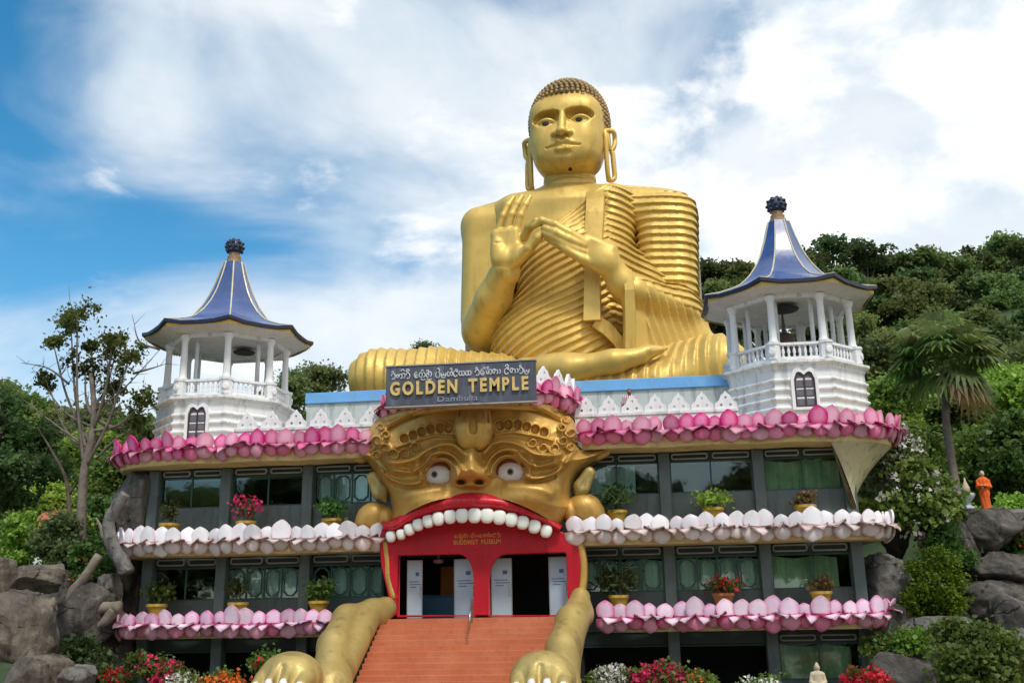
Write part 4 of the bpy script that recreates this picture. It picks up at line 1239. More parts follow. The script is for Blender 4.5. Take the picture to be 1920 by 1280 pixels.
for pts in ([(722, 1010), (727, 1050), (729, 1085), (740, 1122)], [(1088, 1020), (1094, 1055), (1093, 1095), (1084, 1130)]):
    MB().tube([at(u, v, -1.55) for u, v in catmull(pts, 5)], [0.15] * 16, 10).build('jamb_roll', 'monster_gold', GATE, True)
# vestibule behind the doors
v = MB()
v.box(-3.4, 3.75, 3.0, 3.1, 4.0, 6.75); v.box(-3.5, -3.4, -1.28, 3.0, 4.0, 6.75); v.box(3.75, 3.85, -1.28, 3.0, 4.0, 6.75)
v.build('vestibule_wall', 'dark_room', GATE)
MB().box(-3.38, 3.73, -1.28, 2.98, 6.5, 6.6).build('ceiling', 'ceiling', GATE)
MB().box(-3.38, 3.73, -1.28, 2.98, 3.98, 4.08).build('threshold_floor', 'terracotta_step', GATE)
MB().box(-3.45, 3.7, -1.3, 0.2, 6.62, 11.42).build('core_wall', 'slate', GATE)
# text on the red wall
def glyph_mesh(ch, ext=0.03, bold=0.0):
    cu = bpy.data.curves.new('tmp', 'FONT'); cu.body = ch; cu.size = 1; cu.extrude = ext; cu.offset = bold; cu.resolution_u = 3
    to = bpy.data.objects.new('tmp', cu); COL.objects.link(to)
    bpy.context.view_layer.update()
    me = bpy.data.meshes.new_from_object(to.evaluated_get(bpy.context.evaluated_depsgraph_get()))
    bpy.data.objects.remove(to); bpy.data.curves.remove(cu); return me
def letters(text, x0, x1, z, h, y, mat, parent, bold=0.0, ext=0.03, gap=0.14, space=0.55):
    items = []; x = 0
    for ch in text:
        if ch == ' ': x += space; continue
        me = glyph_mesh(ch, ext, bold); co = np.array([v_.co[:] for v_ in me.vertices])
        a, b = co[:, 0].min(), co[:, 0].max(); items.append((me, x - a)); x += b - a + gap
    W = x - gap; sx = (x1 - x0) / W; sz = h / 0.72; b0 = base_of(parent)[0]
    for me, dx in items:
        co = np.array([v_.co[:] for v_ in me.vertices])
        V = np.stack([x0 + (co[:, 0] + dx) * sx, y - co[:, 2], z + co[:, 1] * sz], 1) - b0
        me.vertices.foreach_set('co', V.astype(np.float32).ravel()); me.update(); me.name = 'letter'
        me.materials.clear(); link('letter', me, mat, parent)
p0, p1 = xz(852, 1022), xz(940, 1019)
letters('BUDDHIST MUSEUM', p0[0], p1[0], p0[1] + 0.02, 0.17, YP - 0.135, 'museum_letter', GATE, 0.02, 0.012)

# strokes of the round script used on the board and above the doors
def arc(cx, cz, r, a0, a1, n=10, rz=None):
    rz = rz or r
    return [(cx + r * math.cos(rad(a0 + (a1 - a0) * k / n)), cz + rz * math.sin(rad(a0 + (a1 - a0) * k / n))) for k in range(n + 1)]
SG = {
    'ra': (0.8, [arc(.4, .34, .32, -130, 170), arc(.30, .78, .13, -60, 200)]),
    'an': (0.5, [arc(.25, .34, .17, 0, 360)]),
    'ga': (1.0, [arc(.26, .32, .24, -100, 190), arc(.70, .38, .27, 170, -110)]),
    'i': (0.0, [arc(-.45, .80, .26, 15, 165)]),
    'da': (0.85, [arc(.42, .38, .30, 60, 330), arc(.42, .30, .14, 0, 300)]),
    'ba': (1.05, [arc(.30, .36, .27, 40, 330), arc(.74, .36, .25, 200, -110), arc(.52, .78, .14, 0, 180)]),
    'u': (0.0, [arc(-.40, -.02, .36, 190, 350, rz=.16)]),
    'la': (0.95, [arc(.30, .30, .22, 0, 330), arc(.66, .40, .27, 200, -80), arc(.30, .72, .16, -60, 190)]),
    'U': (0.9, [arc(.45, .30, .34, 110, 400), arc(.52, .78, .22, -90, 130)]),
    'ya': (0.95, [arc(.24, .40, .20, 150, 370), arc(.64, .40, .20, 180, 380), arc(.44, .30, .36, 190, 350)]),
    'na': (0.95, [arc(.30, .34, .24, 80, 400), arc(.70, .34, .22, 180, -80), arc(.70, .80, .14, -90, 180)]),
    'va': (0.9, [arc(.40, .34, .32, 30, 340), arc(.52, .60, .22, -40, 130)]),
    'ta': (1.0, [arc(.28, .34, .24, 40, 400), arc(.70, .34, .24, 160, -140)]),
    'ja': (0.95, [arc(.42, .38, .32, 70, 350), arc(.46, .36, .15, -160, 160), arc(.70, .74, .14, 180, -60)]),
    'ma': (0.95, [arc(.28, .36, .22, 120, 420), arc(.66, .36, .26, 210, -100), arc(.28, .80, .12, 0, 330)]),
    'ha': (0.9, [arc(.30, .40, .24, 20, 300), arc(.62, .32, .24, 190, -60)]),
    'aa': (0.42, [arc(.18, .36, .20, -100, 100)]),
}
def script(words, x0, x1, z, h, y, mat, parent, r=0.03):
    seq = []; x = 0
    for w in words:
        for g in w:
            adv, st = SG[g]; seq.append((x, st, adv)); x += adv * 1.02
        x += 0.5
    sx = (x1 - x0) / (x - 0.5)
    cur = None
    for ox, st, adv in seq:
        if adv > 0 or cur is None: cur = MB()
        for pl in st:
            cur.tube([(x0 + (ox + a) * sx, y, z + b * h) for a, b in pl], r, 5)
        if True:
            nxt = seq.index((ox, st, adv)) + 1
            if nxt >= len(seq) or seq[nxt][2] > 0: cur.build('letter', mat, parent)
script([['da', 'ba', 'u', 'la'], ['ba', 'an', 'da', 'ha', 'ma', 'va', 'ra']], p0[0], p1[0], p0[1] + 0.26, 0.17, YP - 0.13, 'museum_letter', GATE, 0.017)

# ------------------------------------------------------------------ doors, counter and what stands inside
def door_leaf(u0, u1, y0, y1, label, zt=6.2):
    a = at(u0, 1100, y0); b = at(u1, 1100, y1)
    t = thing('door_leaf', label, 'door', ((a[0] + b[0]) / 2, (y0 + y1) / 2, 4.09), group='entrance door leaves')
    d = np.array([b[0] - a[0], y1 - y0]); L = np.linalg.norm(d); d /= L; n = np.array([d[1], -d[0]])
    def pan(s0, s1, z0, z1, o0, o1, name, mat, par):
        V = []
        for z in (z0, z1):
            for s, o in ((s0, o0), (s1, o0), (s1, o1), (s0, o1)):
                q = np.array([a[0], y0]) + d * s + n * o; V.append((q[0], q[1], z))
        mb = MB(); mb.add(V, [(3, 2, 1, 0), (4, 5, 6, 7), (0, 1, 5, 4), (1, 2, 6, 5), (2, 3, 7, 6), (3, 0, 4, 7)]); return mb.build(name, mat, par)
    p = pan(0.03, L - 0.03, 4.12, zt - 0.03, 0.0, 0.03, 'panel', 'door_leaf', t)
    for s0, s1, z0, z1 in ((0, 0.03, 4.09, zt), (L - 0.03, L, 4.09, zt), (0.03, L - 0.03, zt - 0.03, zt), (0.03, L - 0.03, 4.09, 4.12)):
        pan(s0, s1, z0, z1, -0.01, 0.045, 'frame', 'door_frame', t)
    pan(L * 0.55, L * 0.78, 5.62, 5.76, 0.031, 0.036, 'emblem', 'notice', t)
    for i, (f0, f1) in enumerate(((0.15, 0.8), (0.2, 0.9), (0.2, 0.6))):
        pan(L * f0, L * f1, 5.40 - i * 0.10, 5.43 - i * 0.10, 0.031, 0.035, 'notice_line', 'notice', t)
    pan(L * 0.84, L * 0.9, 4.85, 5.25, 0.031, 0.07, 'handle', 'steel', t)
door_leaf(763, 792, -1.0, -0.85, 'pale blue door leaf by the left jamb of the left doorway')
door_leaf(852, 892, -0.9, -1.05, 'pale blue door leaf beside the red post, in the left doorway')
door_leaf(921, 960, -1.0, -0.8, 'pale blue door leaf beside the red post, in the right doorway')
door_leaf(1030, 1066, -0.9, -1.05, 'pale blue door leaf by the right jamb of the right doorway')
a, b = at(796, 1120, 0.4), at(850, 1120, 0.4)
t = thing('reception_counter', 'dark blue counter inside the left doorway', 'counter', ((a[0] + b[0]) / 2, 0.6, 4.08))
MB().box(a[0] - 0.5, b[0] + 0.3, 0.4, 0.8, 4.09, 4.88).build('front', 'counter', t); MB().bevel_box(a[0] - 0.56, b[0] + 0.36, 0.34, 0.9, 4.885, 4.94, 0.01).build('worktop', 'counter', t)
a, b = at(826, 1090, 1.6), at(856, 1060, 1.6)
t = thing('orange_display_panel', 'orange panel standing behind the blue counter', 'panel', ((a[0] + b[0]) / 2, 1.65, 4.08))
MB().bevel_box(a[0], b[0], 1.6, 1.66, 4.2, 6.05, 0.01).build('board', 'orange_panel', t)
for x in (a[0] + 0.05, b[0] - 0.1): MB().box(x, x + 0.05, 1.68, 1.8, 4.08, 4.9).build('leg', 'dark_frame', t)
t = thing('ceiling_lamp', 'small pale ceiling lamp inside the left doorway', 'lamp', tuple(at(822, 1058, 0.6)))
c = at(822, 1056, 0.6); MB().lathe([(0.05, 6.49), (0.05, 6.3), (0.2, 6.28), (0.22, 6.2), (0.14, 6.14)], 12, (c[0], 0.6, 0)).build('shade', 'ceiling', t, True)
# ------------------------------------------------------------------ arms and paws
def arm(pts, paw_c, label, s):
    P_ = [(np.array(at(u, v, y)), r) for u, v, y, r in pts]
    allp = np.array([p for p, _ in P_]); lo = allp.min(0) - 0.9; hi = allp.max(0) + 0.9
    sd = SDF(lo, hi, 0.05)
    for (a, ra), (b, rb) in zip(P_[:-1], P_[1:]): sd.put(p_cap(a, b, ra, rb), 0.25)
    # flattened ridge along the forearm
    sd.put(p_cap(P_[1][0] + np.array([0, -0.15, 0.12]), P_[-1][0] + np.array([0, -0.2, 0.2]), P_[1][1] * 0.8, P_[-1][1] * 0.72), 0.15)
    a = sd.build('arm', 'arm_gold', GATE)
    c = np.array(at(*paw_c))
    sd = SDF(c - np.array([1.5, 1.6, 1.3]), c + np.array([1.5, 1.6, 1.3]), 0.045)
    sd.put(p_ell(c, (0.98, 0.95, 0.80)), 0.1)
    claws = []
    for k in range(4):
        x = (-0.66 + 0.44 * k)
        kx = c + np.array([x, -0.74 + 0.12 * abs(k - 1.5), 0.16 - 0.09 * abs(k - 1.5)])
        tip = kx + np.array([0.02, -0.50, -0.16])
        sd.put(p_cap(c + np.array([x * 0.7, -0.3, 0.40]), kx, 0.20, 0.24), 0.12); sd.put(p_cap(kx, tip, 0.24, 0.21), 0.10)
        claws.append(tip)
    for k in range(3):
        x = -0.44 + 0.44 * k; sd.cut(p_cap(c + np.array([x, -0.8, 0.42]), c + np.array([x, -1.3, -0.1]), 0.07, 0.08), 0.1)
    pw = sd.build('paw', 'arm_gold', GATE)
    for tip in claws:
        MB().ball(tip + np.array([0, -0.13, 0.0]), (0.13, 0.15, 0.15), 10, 6).build('claw', 'petal_white_top', pw, True)
arm([(722, 1140, -1.75, 0.42), (700, 1152, -2.2, 0.52), (650, 1160, -3.2, 0.47), (626, 1210, -5.0, 0.52), (618, 1290, -6.6, 0.66), (612, 1330, -7.0, 0.7)], (545, 1272, -7.9), 'l', -1)
arm([(1088, 1120, -1.75, 0.36), (1084, 1150, -2.2, 0.50), (1072, 1165, -3.4, 0.52), (1055, 1215, -5.0, 0.52), (1052, 1290, -6.6, 0.58), (1050, 1330, -7.0, 0.62)], (1018, 1272, -7.9), 'r', 1)

# ------------------------------------------------------------------ stairs
ST = thing('entrance_stairs', 'wide terracotta stairs leading up to the red mouth', 'stairs', (0.1, -5.5, 0.06))
MB().box(-3.2, 3.3, -2.25, -1.30, 3.5, 4.085).build('landing', 'terracotta_step', ST)
for i in range(22):
    z = 4.085 - 0.175 * (i + 1); y1 = -2.25 - 0.30 * i
    if z < 0.2: break
    MB().bevel_box(-3.24, 3.34, y1 - 0.33, y1 + 0.0, z - 0.30, z, 0.006).build('step', 'terracotta_step', ST)
for x0, x1 in ((-3.62, -3.27), (3.37, 3.7)):
    V = [(-1.35, 4.0), (-2.25, 4.0), (-8.6, 0.30), (-8.6, 0.06), (-1.35, 0.06)]
    n = len(V); mb = MB(); mb.add([(x0, y, z) for y, z in V] + [(x1, y, z) for y, z in V], [list(range(n)), list(range(n, 2 * n))[::-1]] + [[i, i + n, (i + 1) % n + n, (i + 1) % n] for i in range(n)])
    mb.build('side_wall', 'leaf_green_wall', ST)
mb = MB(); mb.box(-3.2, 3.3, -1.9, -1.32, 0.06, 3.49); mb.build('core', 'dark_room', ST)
# handrail on the stairs
t = thing('handrail', 'short steel handrail at the head of the stairs', 'handrail', tuple(at(885, 1175, -3.6)))
p = [at(880, 1180, -3.8), at(881, 1150, -3.8), at(886, 1124, -2.4), at(887, 1155, -2.4)]
MB().tube(p, 0.03, 8).build('rail', 'steel', t, True); MB().tube([at(881, 1165, -3.75), at(886, 1140, -2.45)], 0.02, 6).build('bar', 'steel', t, True)

# ------------------------------------------------------------------ lotus crown, its parapet and the signboard
CR = thing('lotus_crown', 'round balcony of deep pink lotus petals above the monster face', 'balcony', (0.2, -0.4, 11.2))
def cpath(R, a0, a1, n=40, c=(0.2, 0.1)): return [(c[0] + R * math.cos(rad(a0 + (a1 - a0) * k / n)), c[1] + R * math.sin(rad(a0 + (a1 - a0) * k / n))) for k in range(n + 1)]
ledge(CR, cpath(4.05, 172, 368), 11.98, 'pink', inner=1.6, low=0.48, slab='monster_gold', step=0.50)
MB().lathe([(2.3, 11.3), (2.9, 11.42), (3.6, 11.48), (3.7, 11.55), (3.7, 11.95), (3.0, 12.0)], 40, (0.2, 0.1, 0)).build('drum', 'monster_gold', CR, False, angle=40)
parapet('curved white parapet with merlons on the lotus crown', cpath(3.62, 176, 364), 11.95, 12.42, 0.86)

SG_T = thing('signboard', 'dark slate signboard with gold English and pale round script lettering', 'sign', (0.1, -4.55, 11.37))
MB().bevel_box(-2.60, 2.78, -4.6, -4.34, 11.36, 12.80, 0.02).build('board', 'sign_board', SG_T)
for x0, x1, z0, z1 in ((-2.63, 2.81, 12.803, 12.85), (-2.63, 2.81, 11.31, 11.357)): MB().box(x0, x1, -4.63, -4.32, z0, z1).build('frame', 'concrete', SG_T)
for x in (-1.9, 2.0): MB().box(x, x + 0.1, -4.33, -3.2, 11.5, 11.6).build('bracket', 'dark_frame', SG_T)
letters('GOLDEN TEMPLE', -2.42, 2.52, 11.76, 0.47, -4.64, 'sign_gold', SG_T, 0.035, 0.05, 0.20, 0.60)
letters('Dambulla', -0.72, 0.72, 11.46, 0.2, -4.615, 'sign_faded', SG_T, 0.012, 0.01, 0.08)
script([['ra', 'an', 'ga', 'i', 'ra', 'i'], ['da', 'ba', 'u', 'la', 'u'], ['U', 'ya', 'na', 'va', 'ta', 'ta'], ['ra', 'ja', 'ma', 'ha', 'aa'], ['va', 'i', 'ha', 'aa', 'ra', 'ya']], -2.42, 2.58, 12.33, 0.33, -4.62, 'sign_white', SG_T, 0.024)
# ================================================================== giant seated statue
S0 = np.array([2.3, 24.0, 0.0]); SROT = rad(-6)
cS, sS = math.cos(SROT), math.sin(SROT)
STATUE = thing('giant_seated_statue', 'giant golden seated statue in a pleated robe, hands raised before the chest', 'statue', tuple(S0), SROT)
def s(px, py, yl):
    """statue-local point at depth yl that the photograph shows at (px, py)"""
    d = MC @ np.array([(px - 960) / FPX, -(py - 640) / FPX, -1.0]); o = CAM_LOC - S0
    dl = np.array([cS * d[0] + sS * d[1], -sS * d[0] + cS * d[1], d[2]]); ol = np.array([cS * o[0] + sS * o[1], -sS * o[0] + cS * o[1], o[2]])
    return ol + dl * ((yl - ol[1]) / dl[1])
def saw(t):
    f = t - np.floor(t); return np.where(f < 0.88, f / 0.88, (1 - f) / 0.12)
def sbuild(sd, name, mat, parent=None): return sd.build(name, mat, parent or STATUE, local=True)
def bounds(pts, pad):
    a = np.array(pts); return a.min(0) - pad, a.max(0) + pad

# ---- torso under the robe ------------------------------------------------
def build_torso():
    lo = s(868, 700, 2.0); hi = s(1300, 345, 2.0)
    sd = SDF((lo[0] - 0.2, -4.6, lo[2] - 0.8), (hi[0] + 0.2, 3.6, hi[2] + 0.9), 0.058)
    sd.put(p_box(s(1060, 420, 0.4) * np.array([1, 0, 1]) + np.array([0, 0.4, -0.3]), (4.6, 2.3, 2.35), 1.4), 0.6)     # chest
    sd.put(p_cap(s(1055, 392, 0.5), s(915, 425, 0.6), 1.75, 1.5), 0.7); sd.put(p_cap(s(1075, 390, 0.5), s(1180, 398, 0.6), 1.75, 1.5), 0.6)
    sd.put(p_ell(s(1085, 520, -0.6), (3.9, 2.9, 4.2)), 0.9)
    sd.put(p_ell(s(1052, 640, -0.6), (4.5, 3.2, 3.6)), 0.9)                                                          # belly
    sd.put(p_ell(s(1200, 600, 0.4), (2.8, 2.4, 4.6)), 0.8)
    sd.put(p_cap(s(1068, 388, 0.6), s(1068, 352, 0.4), 2.4, 1.5), 0.9)
    pa, pb = s(1118, 352, -2), s(985, 480, -2)        # robe edge across the chest
    nx, nz = (pb[2] - pa[2]), -(pb[0] - pa[0]); L = math.hypot(nx, nz); nx, nz = nx / L, nz / L
    c0 = s(1060, 560, -2)
    st = s(1112, 450, -2)
    def pl(X, Y, Z):
        e = (X - pa[0]) * nx + (Z - pa[2]) * nz               # >0 on the robed side
        if ((c0[0] - pa[0]) * nx + (c0[2] - pa[2]) * nz) < 0: e = -e
        u = X - c0[0]; w = Z - c0[2]
        right = sstep(0.6, 1.6, X - st[0])
        ph_a = (w - 0.34 * u - 0.055 * u * np.abs(u) * np.where(u > 0, 1.0, 0.5)) / 0.52
        ph_b = (w + 0.28 * (X - st[0] - 1.2) + 0.05 * (X - st[0] - 1.2) ** 2) / 0.50
        # sash folds rising to the shoulder along the robe's edge
        ph_c = e / 0.34
        low = sstep(-0.5, 2.0, Z - s(1060, 470, -2)[2])
        amp = 0.20 * sstep(0.0, 0.12, e) * (0.25 + 0.75 * sstep(0.1, 1.3, s(1150, 354, 0.5)[2] - Z))
        left = saw(-ph_a) * (1 - low) + saw(-ph_c * 1.0) * low
        return amp * (left * (1 - right) + saw(-ph_b) * right)
    sd.displace(pl, 0.8)
    sbuild(sd, 'torso', 'statue_gold')
build_torso()
# hanging strap of the robe and its lower end
def strip(pts, w, th, name, parent=None):
    P_ = [np.array(p) for p in pts]; V = []
    for i, p in enumerate(P_):
        t = P_[min(i + 1, len(P_) - 1)] - P_[max(i - 1, 0)]; t /= np.linalg.norm(t)
        sd_ = np.cross(t, np.array([0, -1, 0])); sd_ /= np.linalg.norm(sd_)
        ww = w[i] if hasattr(w, '__len__') else w
        for a, b in ((-1, 0), (-0.92, -th), (0.92, -th), (1, 0)): V.append(p + sd_ * ww * a + np.array([0, b, 0]))
    n = len(P_); mb = MB()
    mb.add([v for v in V], [[i * 4 + k, i * 4 + (k + 1) % 4, (i + 1) * 4 + (k + 1) % 4, (i + 1) * 4 + k] for i in range(n - 1) for k in range(4)] + [[0, 1, 2, 3], [(n - 1) * 4 + k for k in (3, 2, 1, 0)]])
    me = np_mesh(name, np.array(mb.V), mb.F, False); return link(name, me, 'statue_gold', parent or STATUE)
strip([s(1115, 352, -1.2), s(1117, 375, -2.05), s(1116, 400, -2.55), s(1113, 450, -2.95), s(1112, 500, -3.35)], 0.62, 0.3, 'robe_strap')
strip([s(1111, 500, -3.45), s(1111, 550, -3.75), s(1111, 602, -3.85)], [0.50, 0.53, 0.56], 0.3, 'robe_strap_end')
strip([s(1118, 603, -3.65), s(1140, 618, -3.45), s(1160, 640, -3.2), s(1172, 668, -2.9)], [0.42, 0.42, 0.36, 0.24], 0.25, 'robe_fold')

# ---- bare right arm -------------------------------------------------------
def build_right_arm():
    A = [s(908, 430, 0.6), s(905, 520, 0.4), s(903, 610, -0.2)]
    sd = SDF(*bounds([s(860, 700, -4.5), s(1000, 360, 2.8)] + [np.array([s(860, 600, 0)[0] - 0.6, -5.2, s(900, 660, 0)[2] - 0.6]), s(985, 400, 2.5)], 0.5), 0.085)
    sd.put(p_box((A[0] + A[2]) / 2 + np.array([0.45, 0.3, 0.25]), (1.80, 1.75, 4.4), 1.1, rot('Y', 1.5)), 0.3)
    sd.put(p_cap(s(905, 428, 0.3), s(985, 402, 0.4), 1.35, 1.3), 0.7)
    sd.put(p_cap(s(905, 625, -0.3), s(915, 600, -1.4), 1.35, 1.2), 0.5)
    sd.put(p_cap(s(903, 615, -1.2), s(925, 560, -2.8), 1.30, 1.12), 0.5)
    sd.put(p_cap(s(925, 560, -2.8), s(948, 505, -4.1), 1.12, 0.88), 0.4)
    sbuild(sd, 'right_arm', 'statue_gold')
build_right_arm()
# ---- hands ----------------------------------------------------------------
def chain(sd, pts, r, k=0.10, sq=(1, 1, 1)):
    for i in range(len(pts) - 1): sd.put(p_cap(pts[i], pts[i + 1], r[i], r[i + 1], sq), k)
def build_right_hand():
    sd = SDF(*bounds([s(915, 525, -4.6), s(1045, 362, -4.6), s(940, 400, -5.6), s(940, 400, -3.2)], 0.45), 0.05)
    sd.put(p_cap(s(950, 512, -4.0), s(948, 490, -4.3), 0.86, 0.84), 0.2)
    sd.put(p_box(s(951, 462, -4.45), (1.0, 0.46, 1.22), 0.40, rot('Y', -4)), 0.4)
    sd.put(p_ell(s(932, 470, -4.75), (0.42, 0.36, 0.85)), 0.25)           # heel of the palm
    sd.put(p_ell(s(972, 478, -4.8), (0.45, 0.42, 0.75), rot('Y', 25)), 0.3)   # ball of the thumb
    chain(sd, [s(933, 440, -4.5), s(943, 405, -4.6), s(953, 385, -4.5), s(963, 370, -4.25)], [0.24, 0.225, 0.20, 0.15])
    chain(sd, [s(950, 436, -4.55), s(960, 402, -4.7), s(970, 382, -4.6), s(979, 368, -4.35)], [0.24, 0.225, 0.20, 0.15])
    chain(sd, [s(967, 436, -4.55), s(976, 404, -4.7), s(985, 384, -4.6), s(994, 369, -4.35)], [0.24, 0.225, 0.20, 0.15])
    chain(sd, [s(983, 444, -4.6), s(992, 426, -5.0), s(1006, 416, -5.2), s(1022, 419, -5.2)], [0.30, 0.29, 0.26, 0.22])     # index bends over
    chain(sd, [s(975, 482, -4.8), s(992, 466, -5.2), s(1008, 446, -5.4), s(1022, 430, -5.4)], [0.40, 0.34, 0.29, 0.24])    # thumb meets it
    sd.cut(p_cap(s(925, 441, -5.05), s(985, 447, -5.1), 0.07, 0.06), 0.08)
    sd.cut(p_cap(s(928, 455, -5.05), s(970, 452, -5.1), 0.05, 0.05), 0.08)
    sbuild(sd, 'right_hand', 'statue_gold')
build_right_hand()
def build_left_hand():
    sd = SDF(*bounds([s(1000, 560, -4.6), s(1200, 405, -4.6), s(1100, 480, -6.2), s(1180, 540, -2.6)], 0.5), 0.05)
    chain(sd, [s(1192, 560, -3.4), s(1168, 533, -4.2), s(1148, 505, -4.6)], [1.05, 0.88, 0.78], 0.3)
    sd.put(p_box(s(1117, 473, -4.9), (1.25, 0.48, 0.88), 0.42, rot('Y', 28)), 0.4)
    sd.put(p_ell(s(1132, 487, -5.1), (0.9, 0.5, 0.8)), 0.4)
    chain(sd, [s(1098, 456, -5.15), s(1068, 438, -5.45), s(1040, 422, -5.6), s(1016, 414, -5.5), s(1000, 424, -5.4)], [0.34, 0.31, 0.28, 0.25, 0.20])
    chain(sd, [s(1095, 462, -5.2), s(1066, 449, -5.5), s(1040, 436, -5.65), s(1021, 428, -5.6)], [0.34, 0.31, 0.28, 0.21])
    chain(sd, [s(1094, 474, -5.2), s(1062, 460, -5.45), s(1036, 444, -5.6), s(1020, 437, -5.55)], [0.33, 0.30, 0.26, 0.20])
    chain(sd, [s(1098, 486, -5.1), s(1068, 472, -5.3), s(1042, 455, -5.45), s(1026, 447, -5.4)], [0.32, 0.28, 0.24, 0.18])
    chain(sd, [s(1128, 500, -5.0), s(1092, 486, -5.3), s(1062, 468, -5.5), s(1036, 452, -5.5)], [0.36, 0.30, 0.24, 0.18])
    sbuild(sd, 'left_hand', 'statue_gold')
build_left_hand()
# ---- robed left arm, with the sleeve falling to the lap ---------------------
def build_left_arm():
    top, bot = s(1245, 385, 0.5), s(1255, 620, 0.2)
    sd = SDF((s(1165, 500, -4.4)[0] - 0.3, -5.4, s(1240, 700, -3)[2] - 1.2), (s(1312, 600, 0)[0] + 1.0, 3.4, s(1245, 350, 0)[2] + 0.9), 0.058)
    sd.put(p_box((top + bot) / 2 + np.array([0.05, 0.5, 0.25]), (1.85, 1.9, 4.6), 1.15, rot('Y', 3)), 0.3)
    sd.put(p_cap(s(1275, 600, 0.0), s(1262, 575, -1.4), 1.7, 1.35), 0.5)
    # forearm coming forward
    sd.put(p_cap(s(1268, 585, -1.2), s(1188, 548, -3.9), 1.35, 1.0), 0.4)
    sd.put(p_cap(s(1140, 386, 0.5), s(1245, 400, 0.5), 1.45, 1.6), 0.5)
    # falling sleeve
    a0, a1 = s(1183, 560, -3.9), s(1186, 690, -3.7)
    b1 = s(1300, 640, -0.6)
    for f in np.linspace(0, 1, 7):
        p = a0 * (1 - f) + s(1275, 590, -1.0) * f; q = a1 * (1 - f) + b1 * f
        sd.put(p_cap(p, q, 0.5 + 0.5 * f, 0.55 + 0.55 * f), 0.4)
    c0 = s(1245, 470, -1); e0 = s(1183, 520, -4); k0 = s(1300, 590, -0.5)
    def pl(X, Y, Z):
        ph_up = (Z - c0[2] + 0.10 * (X - c0[0])) / 0.52
        # sleeve folds fan out from the wrist edge towards the elbow
        ux = (X - e0[0]); uz = (e0[2] - Z)
        ph_sl = (ux * 0.93 - uz * 0.32 + 0.25 * (Y + 4)) / 0.52
        fore = sstep(0.4, -0.5, Z - (c0[2] - 4.2 + 0.9 * (k0[0] - X) * 0.55)) * sstep(0.6, -0.4, Y - 0.2)
        edge = sstep(0.75, 1.05, X - e0[0] + 0.25 * (Y + 4))
        return 0.19 * (0.3 + 0.7 * sstep(0.1, 1.2, s(1240, 362, 0.5)[2] - Z)) * (saw(-ph_up) * (1 - fore) + saw(ph_sl) * fore * edge)
    sd.displace(pl, 0.7)
    sbuild(sd, 'left_arm', 'statue_gold')
build_left_arm()
strip([s(1177, 508, -4.7), s(1181, 545, -4.95), s(1183, 610, -4.75), s(1183, 688, -4.45)], [0.26, 0.30, 0.32, 0.32], 0.22, 'sleeve_hem')
# ---- folded legs ------------------------------------------------------------
def build_legs():
    kl, kr = s(668, 715, -5.5), s(1392, 690, -5.5)
    zb = s(900, 745, -8)[2] - 1.2
    sd = SDF((kl[0] - 1.0, -10.2, zb), (kr[0] + 1.0, 2.5, s(1350, 628, -5)[2] + 0.9), 0.085)
    # image-left thigh and knee
    chain(sd, [s(930, 728, -2.5), s(820, 712, -5.0), s(718, 708, -5.6)], [2.3, 1.95, 1.80], 0.6, (1, 1.15, 0.92))
    chain(sd, [s(712, 712, -5.6), s(850, 738, -7.4), s(1010, 740, -7.8)], [1.75, 1.5, 1.4], 0.6, (1, 1.1, 0.9))
    # image-right thigh and knee, shin coming back to the centre
    chain(sd, [s(1250, 722, -3.4), s(1290, 700, -4.8), s(1338, 688, -5.4)], [1.5, 1.75, 1.90], 0.6, (1, 1.15, 0.95))
    chain(sd, [s(1335, 694, -5.4), s(1220, 726, -7.0), s(1080, 746, -7.8)], [1.75, 1.45, 1.3], 0.6, (1, 1.1, 0.9))
    sd.put(p_box(s(1040, 745, -3), (9, 3.6, 1.4), 1.0), 0.8)
    cx = s(1030, 700, -5)[0]
    def pl(X, Y, Z):
        ph = (X - cx) / 0.62 + np.where(X > cx, -1, 1) * 0.28 * (Y + 5) / 0.62 * 0.7
        return 0.16 * saw(np.where(X > cx, ph, -ph)) * sstep(1.2, 2.6, np.abs(X - cx - 0.3))
    sd.displace(pl, 0.6)
    sbuild(sd, 'legs', 'statue_gold')
build_legs()
def build_foot():
    sd = SDF(*bounds([s(960, 720, -8), s(1260, 635, -8), s(1050, 690, -10.3), s(1050, 690, -5)], 0.8), 0.075)
    chain(sd, [s(985, 694, -7.2), s(1070, 694, -8.6), s(1150, 678, -8.8), s(1200, 668, -8.5)], [0.85, 0.95, 0.72, 0.55], 0.5, (1, 1.1, 0.85))
    chain(sd, [s(1185, 672, -8.6), s(1215, 660, -8.3), s(1234, 656, -8.0)], [0.55, 0.48, 0.36], 0.3, (1, 1.2, 0.7))
    sd.put(p_ell(s(1040, 690, -8.6), (1.6, 0.9, 0.8)), 0.5)
    for k in range(4): sd.put(p_cap(s(1222 + 5 * k, 659 - 1.0 * k, -8.5 + 0.28 * k), s(1240 + 3 * k, 655 - k, -8.3 + 0.28 * k), 0.2, 0.14), 0.08)
    sbuild(sd, 'right_foot', 'statue_gold')
build_foot()
